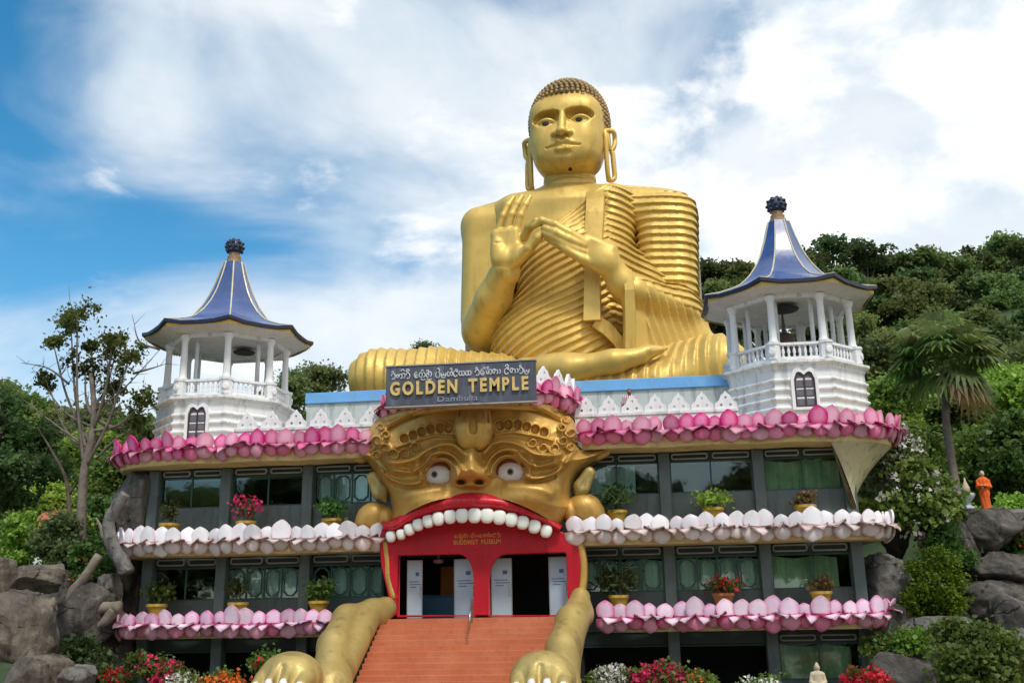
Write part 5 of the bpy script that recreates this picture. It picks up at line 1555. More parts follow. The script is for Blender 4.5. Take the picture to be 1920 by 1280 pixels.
# ---- neck and head -----------------------------------------------------------
HC = s(1067, 256, 0.0)             # middle of the head
def hp(x, f, z): return HC + np.array([x, -f, z])
mb = MB()
nk = s(1068, 350, 0.2)
prof = [(2.2, -1.6), (1.82, -0.5)]
zt = HC[2] - 1.6 - nk[2]
for k in range(3):
    z0 = -0.5 + k * 0.62; prof += [(1.74, z0 + 0.06), (1.80, z0 + 0.2), (1.78, z0 + 0.48), (1.66, z0 + 0.56)]
prof += [(1.7, 1.5), (1.7, zt)]
mb.lathe([(r, z) for r, z in prof], 40, (nk[0], 0.35, nk[2]))
me = np_mesh('neck', np.array(mb.V), mb.F, True); link('neck', me, 'statue_gold', STATUE)

def build_head():
    sd = SDF(HC - np.array([3.1, 4.2, 4.2]), HC + np.array([3.1, 3.5, 4.1]), 0.06)
    sd.put(p_ell(hp(0, -0.35, 0.95), (2.52, 2.85, 2.88)), 0.3)
    sd.put(p_box(hp(0, 0.55, -0.15), (2.42, 2.05, 2.2), 1.2), 0.7)            # broad flat face
    sd.put(p_ell(hp(0, 0.75, -1.75), (2.22, 1.95, 1.72)), 0.5); sd.put(p_box(hp(0, 0.75, -1.6), (2.1, 1.8, 1.5), 1.0), 0.5)                # jaw
    sd.put(p_ell(hp(0, 1.85, -2.55), (1.1, 0.75, 0.6)), 0.5)                 # chin
    # eye sockets under a sharp brow
    for x in (-1, 1):
        sd.cut(p_ell(hp(1.17 * x, 2.75, 0.30), (1.12, 1.0, 0.46), rot('Y', 5 * x)), 0.04)
        sd.cut(p_ell(hp(1.15 * x, 2.85, 0.02), (0.92, 0.72, 0.44)), 0.12)
        sd.put(p_ell(hp(1.13 * x, 1.98, 0.0), (0.68, 0.42, 0.36)), 0.06)        # eyeball
        for k in range(8):                                                       # heavy upper lid
            t0, t1 = -1 + k / 4, -1 + (k + 1) / 4
            f = lambda t: hp(1.13 * x + 0.64 * t, 2.40 - 0.22 * t * t, 0.20 - 0.22 * t * t)
            sd.put(p_cap(f(t0), f(t1), 0.11, 0.11), 0.05)
            g = lambda t: hp(1.13 * x + 0.60 * t, 2.32 - 0.22 * t * t, -0.22 + 0.13 * t * t)
            sd.put(p_cap(g(t0), g(t1), 0.06, 0.06), 0.06)
    # nose
    sd.put(p_cap(hp(0, 2.42, 0.72), hp(0, 3.05, -1.0), 0.19, 0.29), 0.12)
    sd.put(p_ell(hp(0, 3.03, -1.1), (0.38, 0.36, 0.28)), 0.12)
    for x in (-1, 1):
        sd.put(p_ell(hp(0.44 * x, 2.72, -1.14), (0.30, 0.38, 0.24)), 0.1)
        sd.cut(p_ell(hp(0.27 * x, 2.90, -1.38), (0.17, 0.22, 0.14)), 0.04)
    # mouth: full lips with a bowed upper lip
    sd.put(p_ell(hp(0, 2.30, -1.95), (1.15, 0.42, 0.55)), 0.35)
    for x in (-1, 1):
        chain(sd, [hp(0.0, 2.76, -1.74), hp(0.28 * x, 2.80, -1.64), hp(0.64 * x, 2.68, -1.78), hp(1.08 * x, 2.42, -1.94)], [0.15, 0.17, 0.14, 0.06], 0.06)
    chain(sd, [hp(-0.66, 2.58, -2.12), hp(-0.28, 2.76, -2.22), hp(0.28, 2.76, -2.22), hp(0.66, 2.58, -2.12)], [0.10, 0.19, 0.19, 0.10], 0.08)
    for x in (-1, 1): sd.cut(p_cap(hp(1.12 * x, 2.62, -1.99), hp(0, 2.94, -1.95), 0.065, 0.085), 0.04)
    sd.cut(p_cap(hp(-0.45, 2.82, -2.58), hp(0.45, 2.82, -2.58), 0.14, 0.14), 0.15)
    sd.cut(p_cap(hp(0, 2.76, -1.38), hp(0, 2.78, -1.55), 0.07, 0.08), 0.06)
    sd.cut(p_ell(hp(0.28, 1.75, -3.05), (0.17, 0.30, 0.34)), 0.03)             # inspection hole under the chin
    return sbuild(sd, 'head', 'statue_gold')
HEAD = build_head()
mb = MB(); mb.lathe([(0.2, 0.0), (0.2, 0.02)], 12, tuple(hp(0.28, 1.7, -2.82))); link('chin_hole_shade', np_mesh('chin_hole_shade', np.array(mb.V), mb.F), 'eye_dark', HEAD)  # dark disc inside the chin hole, its shade put in as colour
for x in (-1, 1):
    mb = MB(); mb.ball(hp(1.13 * x - 0.04, 2.36, -0.04), (0.25, 0.07, 0.22), 14, 8); link('pupil', np_mesh('pupil', np.array(mb.V), mb.F), 'eye_dark', HEAD)
    # long ear: shell above, slit lobe below
    e = MB(); X = 2.66 * x
    loop = [hp(X + 0.02 * x, 0.1, -1.55), hp(X + 0.25 * x, 0.0, -1.1), hp(X + 0.30 * x, -0.05, -0.6), hp(X + 0.25 * x, 0.25, -0.18), hp(X + 0.08 * x, 0.62, -0.24), hp(X + 0.10 * x, 0.75, -0.7),
            hp(X + 0.10 * x, 0.72, -1.6), hp(X + 0.10 * x, 0.62, -2.8), hp(X + 0.12 * x, 0.45, -3.5), hp(X + 0.14 * x, 0.2, -3.66), hp(X + 0.16 * x, -0.02, -3.45), hp(X + 0.16 * x, 0.02, -2.6), hp(X + 0.12 * x, 0.06, -1.75)]
    # spread the two strands of the lobe so that the slit shows from the front
    loop = [p + np.array([0.16 * x * (1 if i in (0, 1, 2, 3, 10, 11, 12) else -1), 0, 0]) for i, p in enumerate(loop)]
    e.tube(catmull(loop + [loop[0]], 5), 0.17, 8)
    e.ball(hp(X + 0.05 * x, 0.25, -0.85), (0.18, 0.5, 0.72), 12, 8)
    link('ear', np_mesh('ear', np.array(e.V), e.F), 'statue_gold', HEAD)
# curls of hair set row on row over the skull
def build_curls():
    cap = MB(); pts = []
    C0 = hp(0, -0.35, 0.95); R0 = np.array([2.56, 2.90, 2.95])
    rows = 20
    def bare(q, fr):
        if fr > -0.1 and (q[0] / 2.42) ** 2 + ((q[2] + 0.75 + 0.30 * math.exp(-(q[0] / 0.5) ** 2)) / 2.95) ** 2 < 1: return True
        if fr > 0.05 and q[2] < -0.1: return True
        return q[2] < -2.4
    for i in range(rows):
        th = rad(88 - i * 6.5)
        n = max(1, int(2 * PI * 2.7 * math.cos(th) / 0.35))
        for k in range(n):
            a = 2 * PI * (k + 0.5 * (i % 2)) / n
            d = np.array([math.cos(th) * math.cos(a), math.cos(th) * math.sin(a), math.sin(th)])
            p = C0 + d * R0
            if bare(p - HC, -d[1]): continue
            pts.append((p, d))
    top = C0 + np.array([0, 0.25, R0[2] - 0.1])
    for i in range(3):
        n = (12, 8, 3)[i]
        for k in range(n):
            a = 2 * PI * k / n; rr = (0.95, 0.55, 0.15)[i]
            pts.append((top + np.array([rr * math.cos(a), rr * math.sin(a), 0.12 + 0.16 * i]), np.array([0, 0, 1.0])))
    for p, d in pts: cap.ball(p + d * 0.17, (0.15, 0.15, 0.17), 6, 5)
    o = link('hair_curls', np_mesh('hair_curls', np.array(cap.V), cap.F), 'curl', HEAD); o['kind'] = 'stuff'
    c2 = MB(); c2.ball(C0, R0 * 1.012, 36, 18)
    V = np.array(c2.V); keep = []
    for f in c2.F:
        p = V[f].mean(0)
        if not bare(p - HC, -(p - C0)[1] / R0[1]): keep.append(f)
    link('hair', np_mesh('hair', V, keep), 'hair_base', HEAD)
build_curls()
# ---- concrete frame behind the back and the plinth ---------------------------
bl = MB(); l0, l1 = s(885, 560, 3.0), s(1297, 420, 3.0)
bl.box(l0[0] - 0.4, l0[0] + 1.2, 2.6, 4.6, 14, s(885, 420, 3)[2]); bl.box(l1[0] - 1.4, l1[0] + 0.3, 2.6, 4.6, 14, s(1297, 395, 3)[2]); bl.box(l0[0] + 1.3, l1[0] - 1.5, 3.0, 4.4, 14, s(1060, 390, 3)[2] - 1)
link('back_frame', np_mesh('back_frame', np.array(bl.V), bl.F, False), 'concrete', STATUE)
pz = s(900, 745, -8)[2] - 0.2
bl = MB(); bl.bevel_box(-12.5, 12.0, -9.6, 5.5, 0, pz, 0.2)
link('plinth', np_mesh('plinth', np.array(bl.V), bl.F, False), 'concrete', STATUE)
# ================================================================== leaves, trees, rocks
def leaf_cloud(name, cen, size, up=0.45, shape=1.0, rng=RNG):
    """one pointed, slightly folded leaf per centre"""
    n = len(cen); cen = np.asarray(cen, float)
    sz = np.broadcast_to(size, (n,)) * rng.uniform(0.65, 1.25, n)
    nrm = rng.normal(size=(n, 3)); nrm[:, 2] += up * 2; nrm /= np.linalg.norm(nrm, axis=1)[:, None]
    t = rng.normal(size=(n, 3)); t -= nrm * (t * nrm).sum(1)[:, None]; t /= np.linalg.norm(t, axis=1)[:, None]
    b = np.cross(nrm, t)
    L, W = sz[:, None], (sz * 0.42 * shape)[:, None]
    v0 = cen - t * L * 0.5; v1 = cen - b * W + nrm * W * 0.35; v2 = cen + t * L * 0.5 - nrm * L * 0.12; v3 = cen + b * W + nrm * W * 0.35
    V = np.stack([v0, v1, v2, v3], 1).reshape(-1, 3)
    return V, np.arange(4 * n).reshape(n, 4)
def clump_points(lobes, nclump, nleaf, spread, rng=RNG, inner=0.55):
    """leaf positions: clumps on the outside of lobes (cx,cy,cz,rx,ry,rz)"""
    out = []
    vol = np.array([l[3] * l[4] for l in lobes], float); vol /= vol.sum()
    for l, f in zip(lobes, vol):
        k = max(2, int(round(nclump * f)))
        d = rng.normal(size=(k, 3)); d[:, 2] += 0.25; d /= np.linalg.norm(d, axis=1)[:, None]
        r = rng.uniform(inner, 1.0, k) ** 0.7
        c = np.array(l[:3]) + d * r[:, None] * np.array(l[3:6])
        m = int(nleaf)
        p = c[:, None, :] + rng.normal(size=(k, m, 3)) * np.array([spread, spread, spread * 0.6]) * rng.uniform(0.6, 1.25, (k, 1, 1))
        out.append(p.reshape(-1, 3))
    return np.concatenate(out)
def trunk_mb(base, top, r0, lobes, nb=None, wob=0.25, rng=RNG):
    mb = MB(); base = np.array(base, float); top = np.array(top, float)
    mid = [base + (top - base) * f + np.array([rng.normal() * wob, rng.normal() * wob, 0]) * (f > 0) for f in np.linspace(0, 1, 5)]
    path = catmull(mid, 4); mb.tube(path, np.linspace(r0, r0 * 0.45, len(path)), 8)
    for l in lobes[:nb]:
        c = np.array(l[:3]); s_ = path[int(len(path) * rng.uniform(0.45, 0.95)) - 1]
        m = (s_ + c) / 2 + np.array([rng.normal() * 0.3, rng.normal() * 0.3, 0.2])
        pp = catmull([s_, m, c], 4); mb.tube(pp, np.linspace(r0 * 0.38, r0 * 0.1, len(pp)), 6)
    return mb
class TreeKind:
    """trunk and crown meshes around the origin, shared by every tree of the kind"""
    def __init__(self, h, rx, mat, n=9000, leaf=0.42, nl=9, trunk=0.28, crown_from=0.35, seed=0, bark='bark', clumps=260, spread=0.45):
        rng = np.random.default_rng(seed)
        lobes = []
        for i in range(nl * 2):
            a = rng.uniform(0, 2 * PI); f = rng.uniform(0, 1); z = h * (crown_from + 0.08 + (0.86 - crown_from) * f)
            rr = rx * rng.uniform(0.15, 0.95) * (1.0 - 0.62 * f ** 1.6)
            q = rx * rng.uniform(0.18, 0.42); lobes.append((rr * math.cos(a), rr * math.sin(a), z, q * rng.uniform(0.8, 1.3), q * rng.uniform(0.8, 1.3), q * rng.uniform(0.4, 0.75)))
        lobes.append((0, 0, h * 0.93, rx * 0.25, rx * 0.25, h * 0.07))
        P_ = clump_points(lobes, clumps, n / clumps, spread, rng, 0.25)
        V, Fc = leaf_cloud('crown', P_, leaf * rng.uniform(0.7, 1.25, len(P_)), 0.5, 1.0, rng)
        self.crown = np_mesh('crown', V, Fc, False); self.crown.materials.append(M[mat])
        tb = trunk_mb((0, 0, -0.5), (0, 0, h * 0.8), trunk, lobes, None, 0.25, rng)
        self.trunk = np_mesh('trunk', np.array(tb.V), tb.F, True); self.trunk.materials.append(M[bark])
        self.h = h; self.rx = rx
    def place(self, name, label, loc, sc, rz, group, cat='tree', squash=1.0):
        t = thing(name, label, cat, loc, 0, group)
        for nm, me in (('trunk', self.trunk), ('crown', self.crown)):
            o = bpy.data.objects.new(nm, me); COL.objects.link(o); o.parent = t
        t.rotation_euler = (0, 0, rz); t.scale = (sc * squash, sc * squash, sc)
        return t
K_FOREST = [TreeKind(10, 4.6, 'leaf_forest', 9000, 0.46, 10, seed=11), TreeKind(11, 4.2, 'leaf_dark', 8000, 0.44, 9, seed=12), TreeKind(9, 5.0, 'leaf_forest', 9500, 0.44, 11, seed=13, crown_from=0.25)]
K_OPEN = TreeKind(13, 5.0, 'leaf_dark', 2800, 0.40, 7, seed=14, crown_from=0.5, clumps=95, spread=0.38)
K_MID = [TreeKind(8, 3.6, 'leaf_mid', 8000, 0.34, 9, seed=15, crown_from=0.2), TreeKind(7, 3.2, 'leaf_pale', 7000, 0.30, 9, seed=16, crown_from=0.2)]
K_LIME = TreeKind(7, 3.4, 'leaf_lime', 8000, 0.34, 9, seed=17, crown_from=0.2)

def tree_top(kind, px, py_top, y, sc, name, label, group, squash=1.0):
    """stands a tree so that its top reaches the given pixel; the foot goes down to the slope"""
    p = at(px, py_top, y); z = p[2] - kind.h * 1.0 * sc
    return kind.place(name, label, (p[0], y, z), sc, random.uniform(0, 6.28), group, squash=squash)

# --- forest on the right hillside
FOR = 'dense evergreen trees of the hillside forest'
FL = 'dense dark evergreen tree in the forest on the right hillside'
rows = []
rr = np.random.default_rng(3)
# skyline and the mass below it, laid out row by row from far to near
sky_line = [(1300, 560), (1345, 520), (1390, 512), (1440, 500), (1500, 470), (1550, 440), (1610, 452), (1660, 480), (1705, 490), (1755, 478), (1810, 462), (1865, 452), (1915, 445), (1975, 440), (2030, 450)]
for i, (px, py) in enumerate(sky_line):
    k = K_OPEN if i in (5, 6, 10, 12) else K_FOREST[i % 3]
    rows.append((k, px, py, 72 + (i % 3) * 3, 1.0 + 0.12 * (i % 2)))
for y, pys, step in ((67, 505, 58), (62, 548, 58), (52, 600, 62), (43, 655, 66), (34, 720, 76)):
    x0 = {67: 1340, 62: 1325, 52: 1560, 43: 1600, 34: 1650}[y]
    for j, px in enumerate(np.arange(x0, 2080, step)):
        rows.append((K_FOREST[(j + y) % 3], px + rr.uniform(-14, 14), pys + rr.uniform(-24, 24), y + rr.uniform(-2, 2), rr.uniform(0.8, 1.05)))
ORD = ['first', 'second', 'third', 'fourth', 'fifth', 'sixth', 'seventh', 'eighth', 'ninth', 'tenth', 'eleventh', 'twelfth', 'thirteenth', 'fourteenth', 'fifteenth', 'sixteenth', 'seventeenth']
def band(y): return ('on the hill skyline' if y > 69.5 else 'just below the hill skyline' if y > 64.5 else 'high on the right hillside' if y > 57 else 'halfway up the right hillside' if y > 47.5 else 'low on the right hillside' if y > 39 else 'at the foot of the right hillside')
cnt = {}
for k, px, py, y, sc in sorted(rows, key=lambda r: r[1]):
    if px > 1985: continue
    b_ = band(y); cnt[b_] = cnt.get(b_, 0) + 1
    tree_top(k, px, py, y, sc, 'forest_tree', '%s evergreen forest tree from the left %s' % (ORD[cnt[b_] - 1], b_), FOR)
# lime and mid green trees in front of the forest
tree_top(K_LIME, 1688, 695, 15, 0.75, 'lime_tree', 'lime green leafy tree beside the right tower drum', None)
tree_top(K_LIME, 1880, 690, 24, 1.0, 'lime_tree', 'lime green leafy tree behind the palm at the right edge', None)
tree_top(K_LIME, 1640, 740, 20, 0.8, 'lime_tree', 'lime green leafy tree half hidden by the right tower', None)
for px, py, y, sc, k, lab in ((1905, 770, 16, 0.9, 0, 'mid green bushy tree at the right edge above the orange statue'), (1830, 800, 19, 0.9, 0, 'mid green bushy tree behind the palm trunk'), (1700, 800, 17, 0.75, 0, 'mid green bushy tree between the palm and the right roof corner'), (1960, 640, 26, 1.0, 1, 'pale green tree at the right edge below the forest'), (1650, 820, 13, 0.6, 1, 'pale flowering tree behind the right roof corner')):
    tree_top(K_MID[k], px, py, y, sc, 'leafy_tree', lab, None)
# trees behind the terrace, left of the statue
tree_top(K_MID[1], 600, 690, 40, 0.9, 'leafy_tree', 'pale green tree behind the left blue coping', None)
tree_top(K_MID[1], 545, 700, 36, 0.8, 'leafy_tree', 'pale green tree right behind the left tower', None)
tree_top(K_MID[1], 800, 646, 60, 0.8, 'leafy_tree', 'tree top peeping over the statue knee on the left', None)
# --- left side: hillside trees behind the bare tree
LG = 'trees on the left hillside'
LL = 'green tree on the left hillside behind the bare clumped tree'
for i, (px, py, y, sc, k) in enumerate(((-60, 735, 60, 1.1, 0), (10, 720, 58, 1.1, 1), (70, 740, 55, 1.0, 2), (130, 770, 52, 1.0, 0), (190, 760, 50, 1.0, 1), (250, 780, 46, 0.9, 2), (310, 790, 42, 0.9, 0))):
    tree_top((K_FOREST[k], K_MID[1], K_MID[0])[i % 3], px, py, y, sc * (1 if i % 3 == 0 else 1.3), 'hillside_tree', '%s hillside tree from the left behind the bare clumped tree' % ORD[i], LG)
for i, (px, py, y, sc, k) in enumerate(((40, 800, 34, 1.0, K_LIME), (110, 800, 28, 0.9, K_MID[1]), (185, 805, 24, 0.9, K_LIME), (230, 850, 20, 0.8, K_MID[0]), (90, 900, 18, 0.8, K_LIME), (190, 930, 14, 0.7, K_MID[0]), (30, 890, 22, 0.9, K_MID[1]), (140, 960, 12, 0.6, K_LIME))):
    tree_top(k, px, py, y, sc, 'leafy_tree', ('lime green tree at the far left behind the rocks', 'pale green tree left of the bare tree trunk', 'lime green tree behind the bare tree trunk', 'mid green tree against the left tower base', 'small lime green tree behind the left boulders', 'small mid green tree right of the bare trunk', 'pale green tree at the left edge', 'low lime green tree under the bare tree')[i], None)
# dark tree that frames the left edge
K_FRAME = TreeKind(9, 3.4, 'leaf_dark', 9000, 0.26, 10, seed=21, crown_from=0.35, clumps=330, spread=0.34)
tree_top(K_FRAME, 5, 735, 3, 1.0, 'shade_tree', 'dark leafy tree with a thin trunk framing the left edge', None)
# trees of the park behind the viewer; the windows mirror them
for i in range(14):
    a = rr.uniform(-1, 1); K_FOREST[i % 3].place('park_tree', '%s tall park tree from the left facing the museum front' % ORD[i], (-42 + 6.6 * i, -66 - 9 * (i % 3), 0), 1.5 + 0.5 * rr.uniform(), rr.uniform(0, 6), 'park trees facing the museum')

# --- bare tree with ball shaped clumps
def bare_tree():
    y = 1.0
    t = thing('clumped_tree', 'nearly bare tree with round leaf clumps left of the building', 'tree', tuple(at(150, 1030, y)))
    clumps = [(145, 592, 36), (133, 610, 26), (98, 636, 24), (212, 634, 27), (160, 684, 34), (214, 672, 33), (244, 664, 24), (88, 712, 20), (222, 732, 29), (268, 752, 26), (258, 790, 26), (170, 648, 16)]
    tr = [at(u, v, y) for u, v in ((150, 1035), (153, 960), (158, 880), (172, 820), (176, 760), (170, 700))]
    mb = MB(); path = catmull(tr, 5); mb.tube(path, np.linspace(0.24, 0.09, len(path)), 8)
    rng = np.random.default_rng(5)
    for i, (u, v, r) in enumerate(clumps):
        s_ = path[[10, 12, 14, 16, 18, 20][i % 6]]; c = at(u, v, y + (i % 3 - 1) * 0.8)
        m = s_ * 0.5 + c * 0.5 + np.array([0.3 * (1 if u < 165 else -1) * -0.4, 0, -0.35])
        pp = catmull([s_, m, c], 5); mb.tube(pp, np.linspace(0.085, 0.025, len(pp)), 6)
        for _ in range(5):      # bare twigs
            b0 = pp[int(rng.integers(3, len(pp)))]; d = rng.normal(size=3) * np.array([1, 0.5, 0.8]); d[2] = abs(d[2]) + 0.4; d /= np.linalg.norm(d)
            L = rng.uniform(0.5, 1.4); q = catmull([b0, b0 + d * L * 0.5 + rng.normal(size=3) * 0.1, b0 + d * L + rng.normal(size=3) * 0.15], 3); mb.tube(q, np.linspace(0.022, 0.006, len(q)), 4)
    for a, b, c in (((176, 770), (230, 730), (300, 655)), ((172, 800), (120, 770), (60, 690)), ((168, 840), (110, 800), (45, 750)), ((300, 655), (262, 640), (250, 600)), ((250, 700), (285, 690), (310, 682)), ((130, 720), (90, 690), (40, 680)), ((180, 860), (220, 820), (260, 800))):
        q = catmull([at(*a, y), at(*b, y - 0.3), at(*c, y + 0.2)], 5); mb.tube(q, np.linspace(0.06, 0.012, len(q)), 5)
        for _ in range(6):
            b0 = q[int(rng.integers(2, len(q)))]; d = rng.normal(size=3); d[2] = abs(d[2]); d /= np.linalg.norm(d); mb.tube([b0, b0 + d * rng.uniform(0.3, 0.9)], [0.015, 0.005], 4)
    mb.build('trunk', 'bark_grey', t, True)
    for i, (u, v, r) in enumerate(clumps):
        c = at(u, v, y + (i % 3 - 1) * 0.8); R = r / 44.0
        d = rng.normal(size=(520, 3)); d /= np.linalg.norm(d, axis=1)[:, None]
        sub = c + rng.normal(size=(9, 3)) * R * 0.42; P_ = sub[rng.integers(0, 9, 520)] + d * np.abs(rng.normal(size=(520, 1))) * R * 0.42 * np.array([1, 1, 0.85])
        V, Fc = leaf_cloud('c', P_, 0.19, 0.3, 0.8, rng); link('leaf_clump', np_mesh('leaf_clump', V - base_of(t)[0], Fc, False), 'leaf_olive', t)['kind'] = 'stuff'
    # second slender stem
    s2 = MB(); q = catmull([at(u, v, 2.0) for u, v in ((128, 1040), (130, 960), (124, 900), (100, 850), (70, 800))], 5); s2.tube(q, np.linspace(0.13, 0.03, len(q)), 7)
    t2 = thing('slender_tree', 'slender leafless stem beside the clumped tree', 'tree', tuple(at(128, 1040, 2.0)))
    q2_ = catmull([at(127, 930, 2), at(160, 880, 2), at(180, 830, 2.3)], 5); s2.tube(q2_, np.linspace(0.07, 0.02, len(q2_)), 6); s2.build('trunk', 'bark', t2, True)
bare_tree()

# --- fan palm on the right
def palm():
    y = 7.0
    c = at(1772, 672, y); foot = at(1800, 985, y)
    t = thing('fan_palm', 'tall fan palm with a grey trunk right of the museum', 'tree', tuple(foot))
    path = catmull([foot, at(1790, 900, y), at(1774, 790, y), c + np.array([0, 0, -0.4])], 8)
    tr = MB(); tr.tube(path, [0.20 + 0.014 * math.sin(i * 2.6) - 0.05 * i / len(path) for i in range(len(path))], 10); tr.build('trunk', 'bark_grey', t, True)
    rng = np.random.default_rng(9)
    for i in range(44):
        a = rng.uniform(0, 2 * PI); el = rng.uniform(-0.85, 1.2) if i > 3 else 1.3
        d = np.array([math.cos(a) * math.cos(el), math.sin(a) * math.cos(el), math.sin(el)])
        L = rng.uniform(1.0, 1.75); hub = c + d * L + np.array([0, 0, -0.12 * L])
        mb = MB(); mb.tube([c, (c + hub) / 2 + np.array([0, 0, 0.1]), hub], [0.035, 0.03, 0.02], 5)
        side = np.cross(d, np.array([0, 0, 1.0])); side /= np.linalg.norm(side) + 1e-6; upv = np.cross(side, d)
        for k in range(17):
            th = rad(-118 + 236 * k / 16); r = rng.uniform(1.1, 1.5) * (1.1 if abs(th) < 1 else 0.9)
            v = d * math.cos(th) + side * math.sin(th); w = np.cross(v, upv) * 0.10
            e1 = hub + v * r * 0.6 + upv * 0.06; e2 = hub + v * r + np.array([0, 0, -0.35 - 0.1 * rng.uniform()]) * (0.6 + 0.4 * r)
            mb.add([hub - w * 0.3, hub + w * 0.3, e1 + w, e2, e1 - w], [[0, 1, 2, 4], [4, 2, 3]])
        mb.build('frond', 'leaf_dry' if (el < -0.72 and i % 3 == 0) else ('leaf_mid' if i % 2 else 'leaf_pale'), t)
palm()

# --- bushes
def bush(name, label, px0, px1, py0, py1, y, mat, n=3500, leaf=0.2, flower=None, nf=0, fsize=0.14, cat='bush', group=None, depth=None, spread=0.22, stem=True, seed=1):
    rng = np.random.default_rng(seed + abs(int(px0)) + 7)
    a, b = at(px0, py1, y), at(px1, py0, y); c = (a + b) / 2; rx, rz = abs(b[0] - a[0]) / 2, abs(b[2] - a[2]) / 2; ry = depth or min(rx, 1.6)
    t = thing(name, label, cat, (c[0], y, min(a[2], b[2])), 0, group)
    lobes = [(c[0], y, c[2] - rz * 0.15, rx * 0.62, ry * 0.7, rz * 0.6)]
    for i in range(11):
        an = rng.uniform(0, 2 * PI); rf = rng.uniform(0.35, 0.85); q_ = rng.uniform(0.22, 0.48); lobes.append((c[0] + rx * rf * math.cos(an), y + ry * 0.5 * rng.uniform(-1, 1), c[2] + rz * rf * math.sin(an), rx * q_, ry * 0.4, rz * q_))
    k = max(20, n // 32); P_ = clump_points(lobes, k, n / k, spread, rng)
    V, Fc = leaf_cloud('f', P_, leaf, 0.4, 1.0, rng); link('foliage', np_mesh('foliage', V - base_of(t)[0], Fc, False), mat, t)
    if stem:
        mb = MB()
        for i in range(5):
            e = np.array(lobes[i + 1][:3]); f = np.array([c[0] + 0.1 * (i - 2), y, c[2] - rz]); mb.tube(catmull([f, (f + e) / 2 + np.array([0.05 * (i - 2), 0, 0]), e], 3), [0.05, 0.045, 0.04, 0.035, 0.03, 0.02, 0.015], 5)
        mb.build('stem', 'bark', t, True)
    if flower:
        d = rng.normal(size=(nf // 5, 3)); d[:, 1] -= 0.5; d[:, 2] += 0.4; d /= np.linalg.norm(d, axis=1)[:, None]
        cc = np.array([c[0], y, c[2]]) + d * np.array([rx, ry, rz]) * rng.uniform(0.75, 1.02, (len(d), 1))
        P_ = (cc[:, None, :] + rng.normal(size=(len(d), 5, 3)) * fsize * 0.8).reshape(-1, 3)
        V, Fc = leaf_cloud('f', P_, fsize, 0.2, 1.9, rng); link('blossom', np_mesh('blossom', V - base_of(t)[0], Fc, False), flower, t)
    return t
bush('frangipani_bush', 'white flowering green shrub beside the right end of the white ledge', 1640, 1792, 872, 1015, 1.5, 'leaf_mid', 5200, 0.26, 'flower_white', 150, 0.14, depth=1.6)
bush('frangipani_bush', 'white blossoming shrub against the right roof corner', 1640, 1720, 790, 900, 3.5, 'leaf_pale', 2200, 0.2, 'flower_white', 330, 0.12, depth=1.2)
bush('mossy_shrub', 'dense bright green mound of foliage below the white flowering shrub', 1688, 1816, 1030, 1158, -0.6, 'leaf_moss', 9000, 0.12, depth=1.3, spread=0.16)
bush('leafy_shrub', 'bright green leafy shrub in the lower right corner', 1745, 1912, 1168, 1300, -5.5, 'leaf_mid', 5500, 0.2, depth=1.3)
bush('leafy_shrub', 'small pale green plant beside the right ground floor pillar', 1620, 1665, 1185, 1225, -1.2, 'leaf_mid', 420, 0.2, depth=0.5)
bush('leafy_shrub', 'small yellow green plant in front of the dark rocks', 1690, 1745, 1175, 1225, -2.2, 'leaf_lime', 500, 0.2, depth=0.6)
bush('leafy_shrub', 'green shrub at the right edge beside the rock stack', 1880, 1960, 970, 1060, 3.0, 'leaf_mid', 2500, 0.22, 'flower_orange', 60, 0.12, depth=1.2)
bush('hedge_shrub', 'low bright green shrub behind the orange statue', 1850, 1990, 935, 975, 6.5, 'leaf_lime', 2500, 0.22, depth=1.2)
bush('leafy_shrub', 'green shrub between the flowering shrub and the rock stack', 1735, 1805, 985, 1075, 1.2, 'leaf_mid', 2200, 0.2, depth=0.8)
bush('leafy_shrub', 'dark green shrub under the left boulders', 100, 200, 1190, 1300, -4.0, 'leaf_dark', 3200, 0.22, depth=1.0)
bush('leafy_shrub', 'mid green shrub beside the curling root', 140, 215, 1020, 1120, -0.8, 'leaf_mid', 2600, 0.2, 'flower_orange', 60, 0.1, depth=0.8)
bush('leafy_shrub', 'mid green shrub under the bare tree', 60, 160, 960, 1080, 0.5, 'leaf_pale', 3200, 0.22, depth=1.0)
bush('leafy_shrub', 'lime green shrub behind the left boulders', -20, 70, 960, 1080, 1.5, 'leaf_lime', 3200, 0.2, depth=1.0)
bush('leafy_shrub', 'pale shrub in the gap right of the left boulders', 95, 185, 1020, 1130, 0.8, 'leaf_mid', 3000, 0.2, depth=0.9)
bush('leafy_shrub', 'dark green shrub against the left end of the museum', 215, 285, 940, 1060, 2.5, 'leaf_dark', 2600, 0.22, depth=1.0)
FLG = 'flowering shrubs along the foot of the museum'
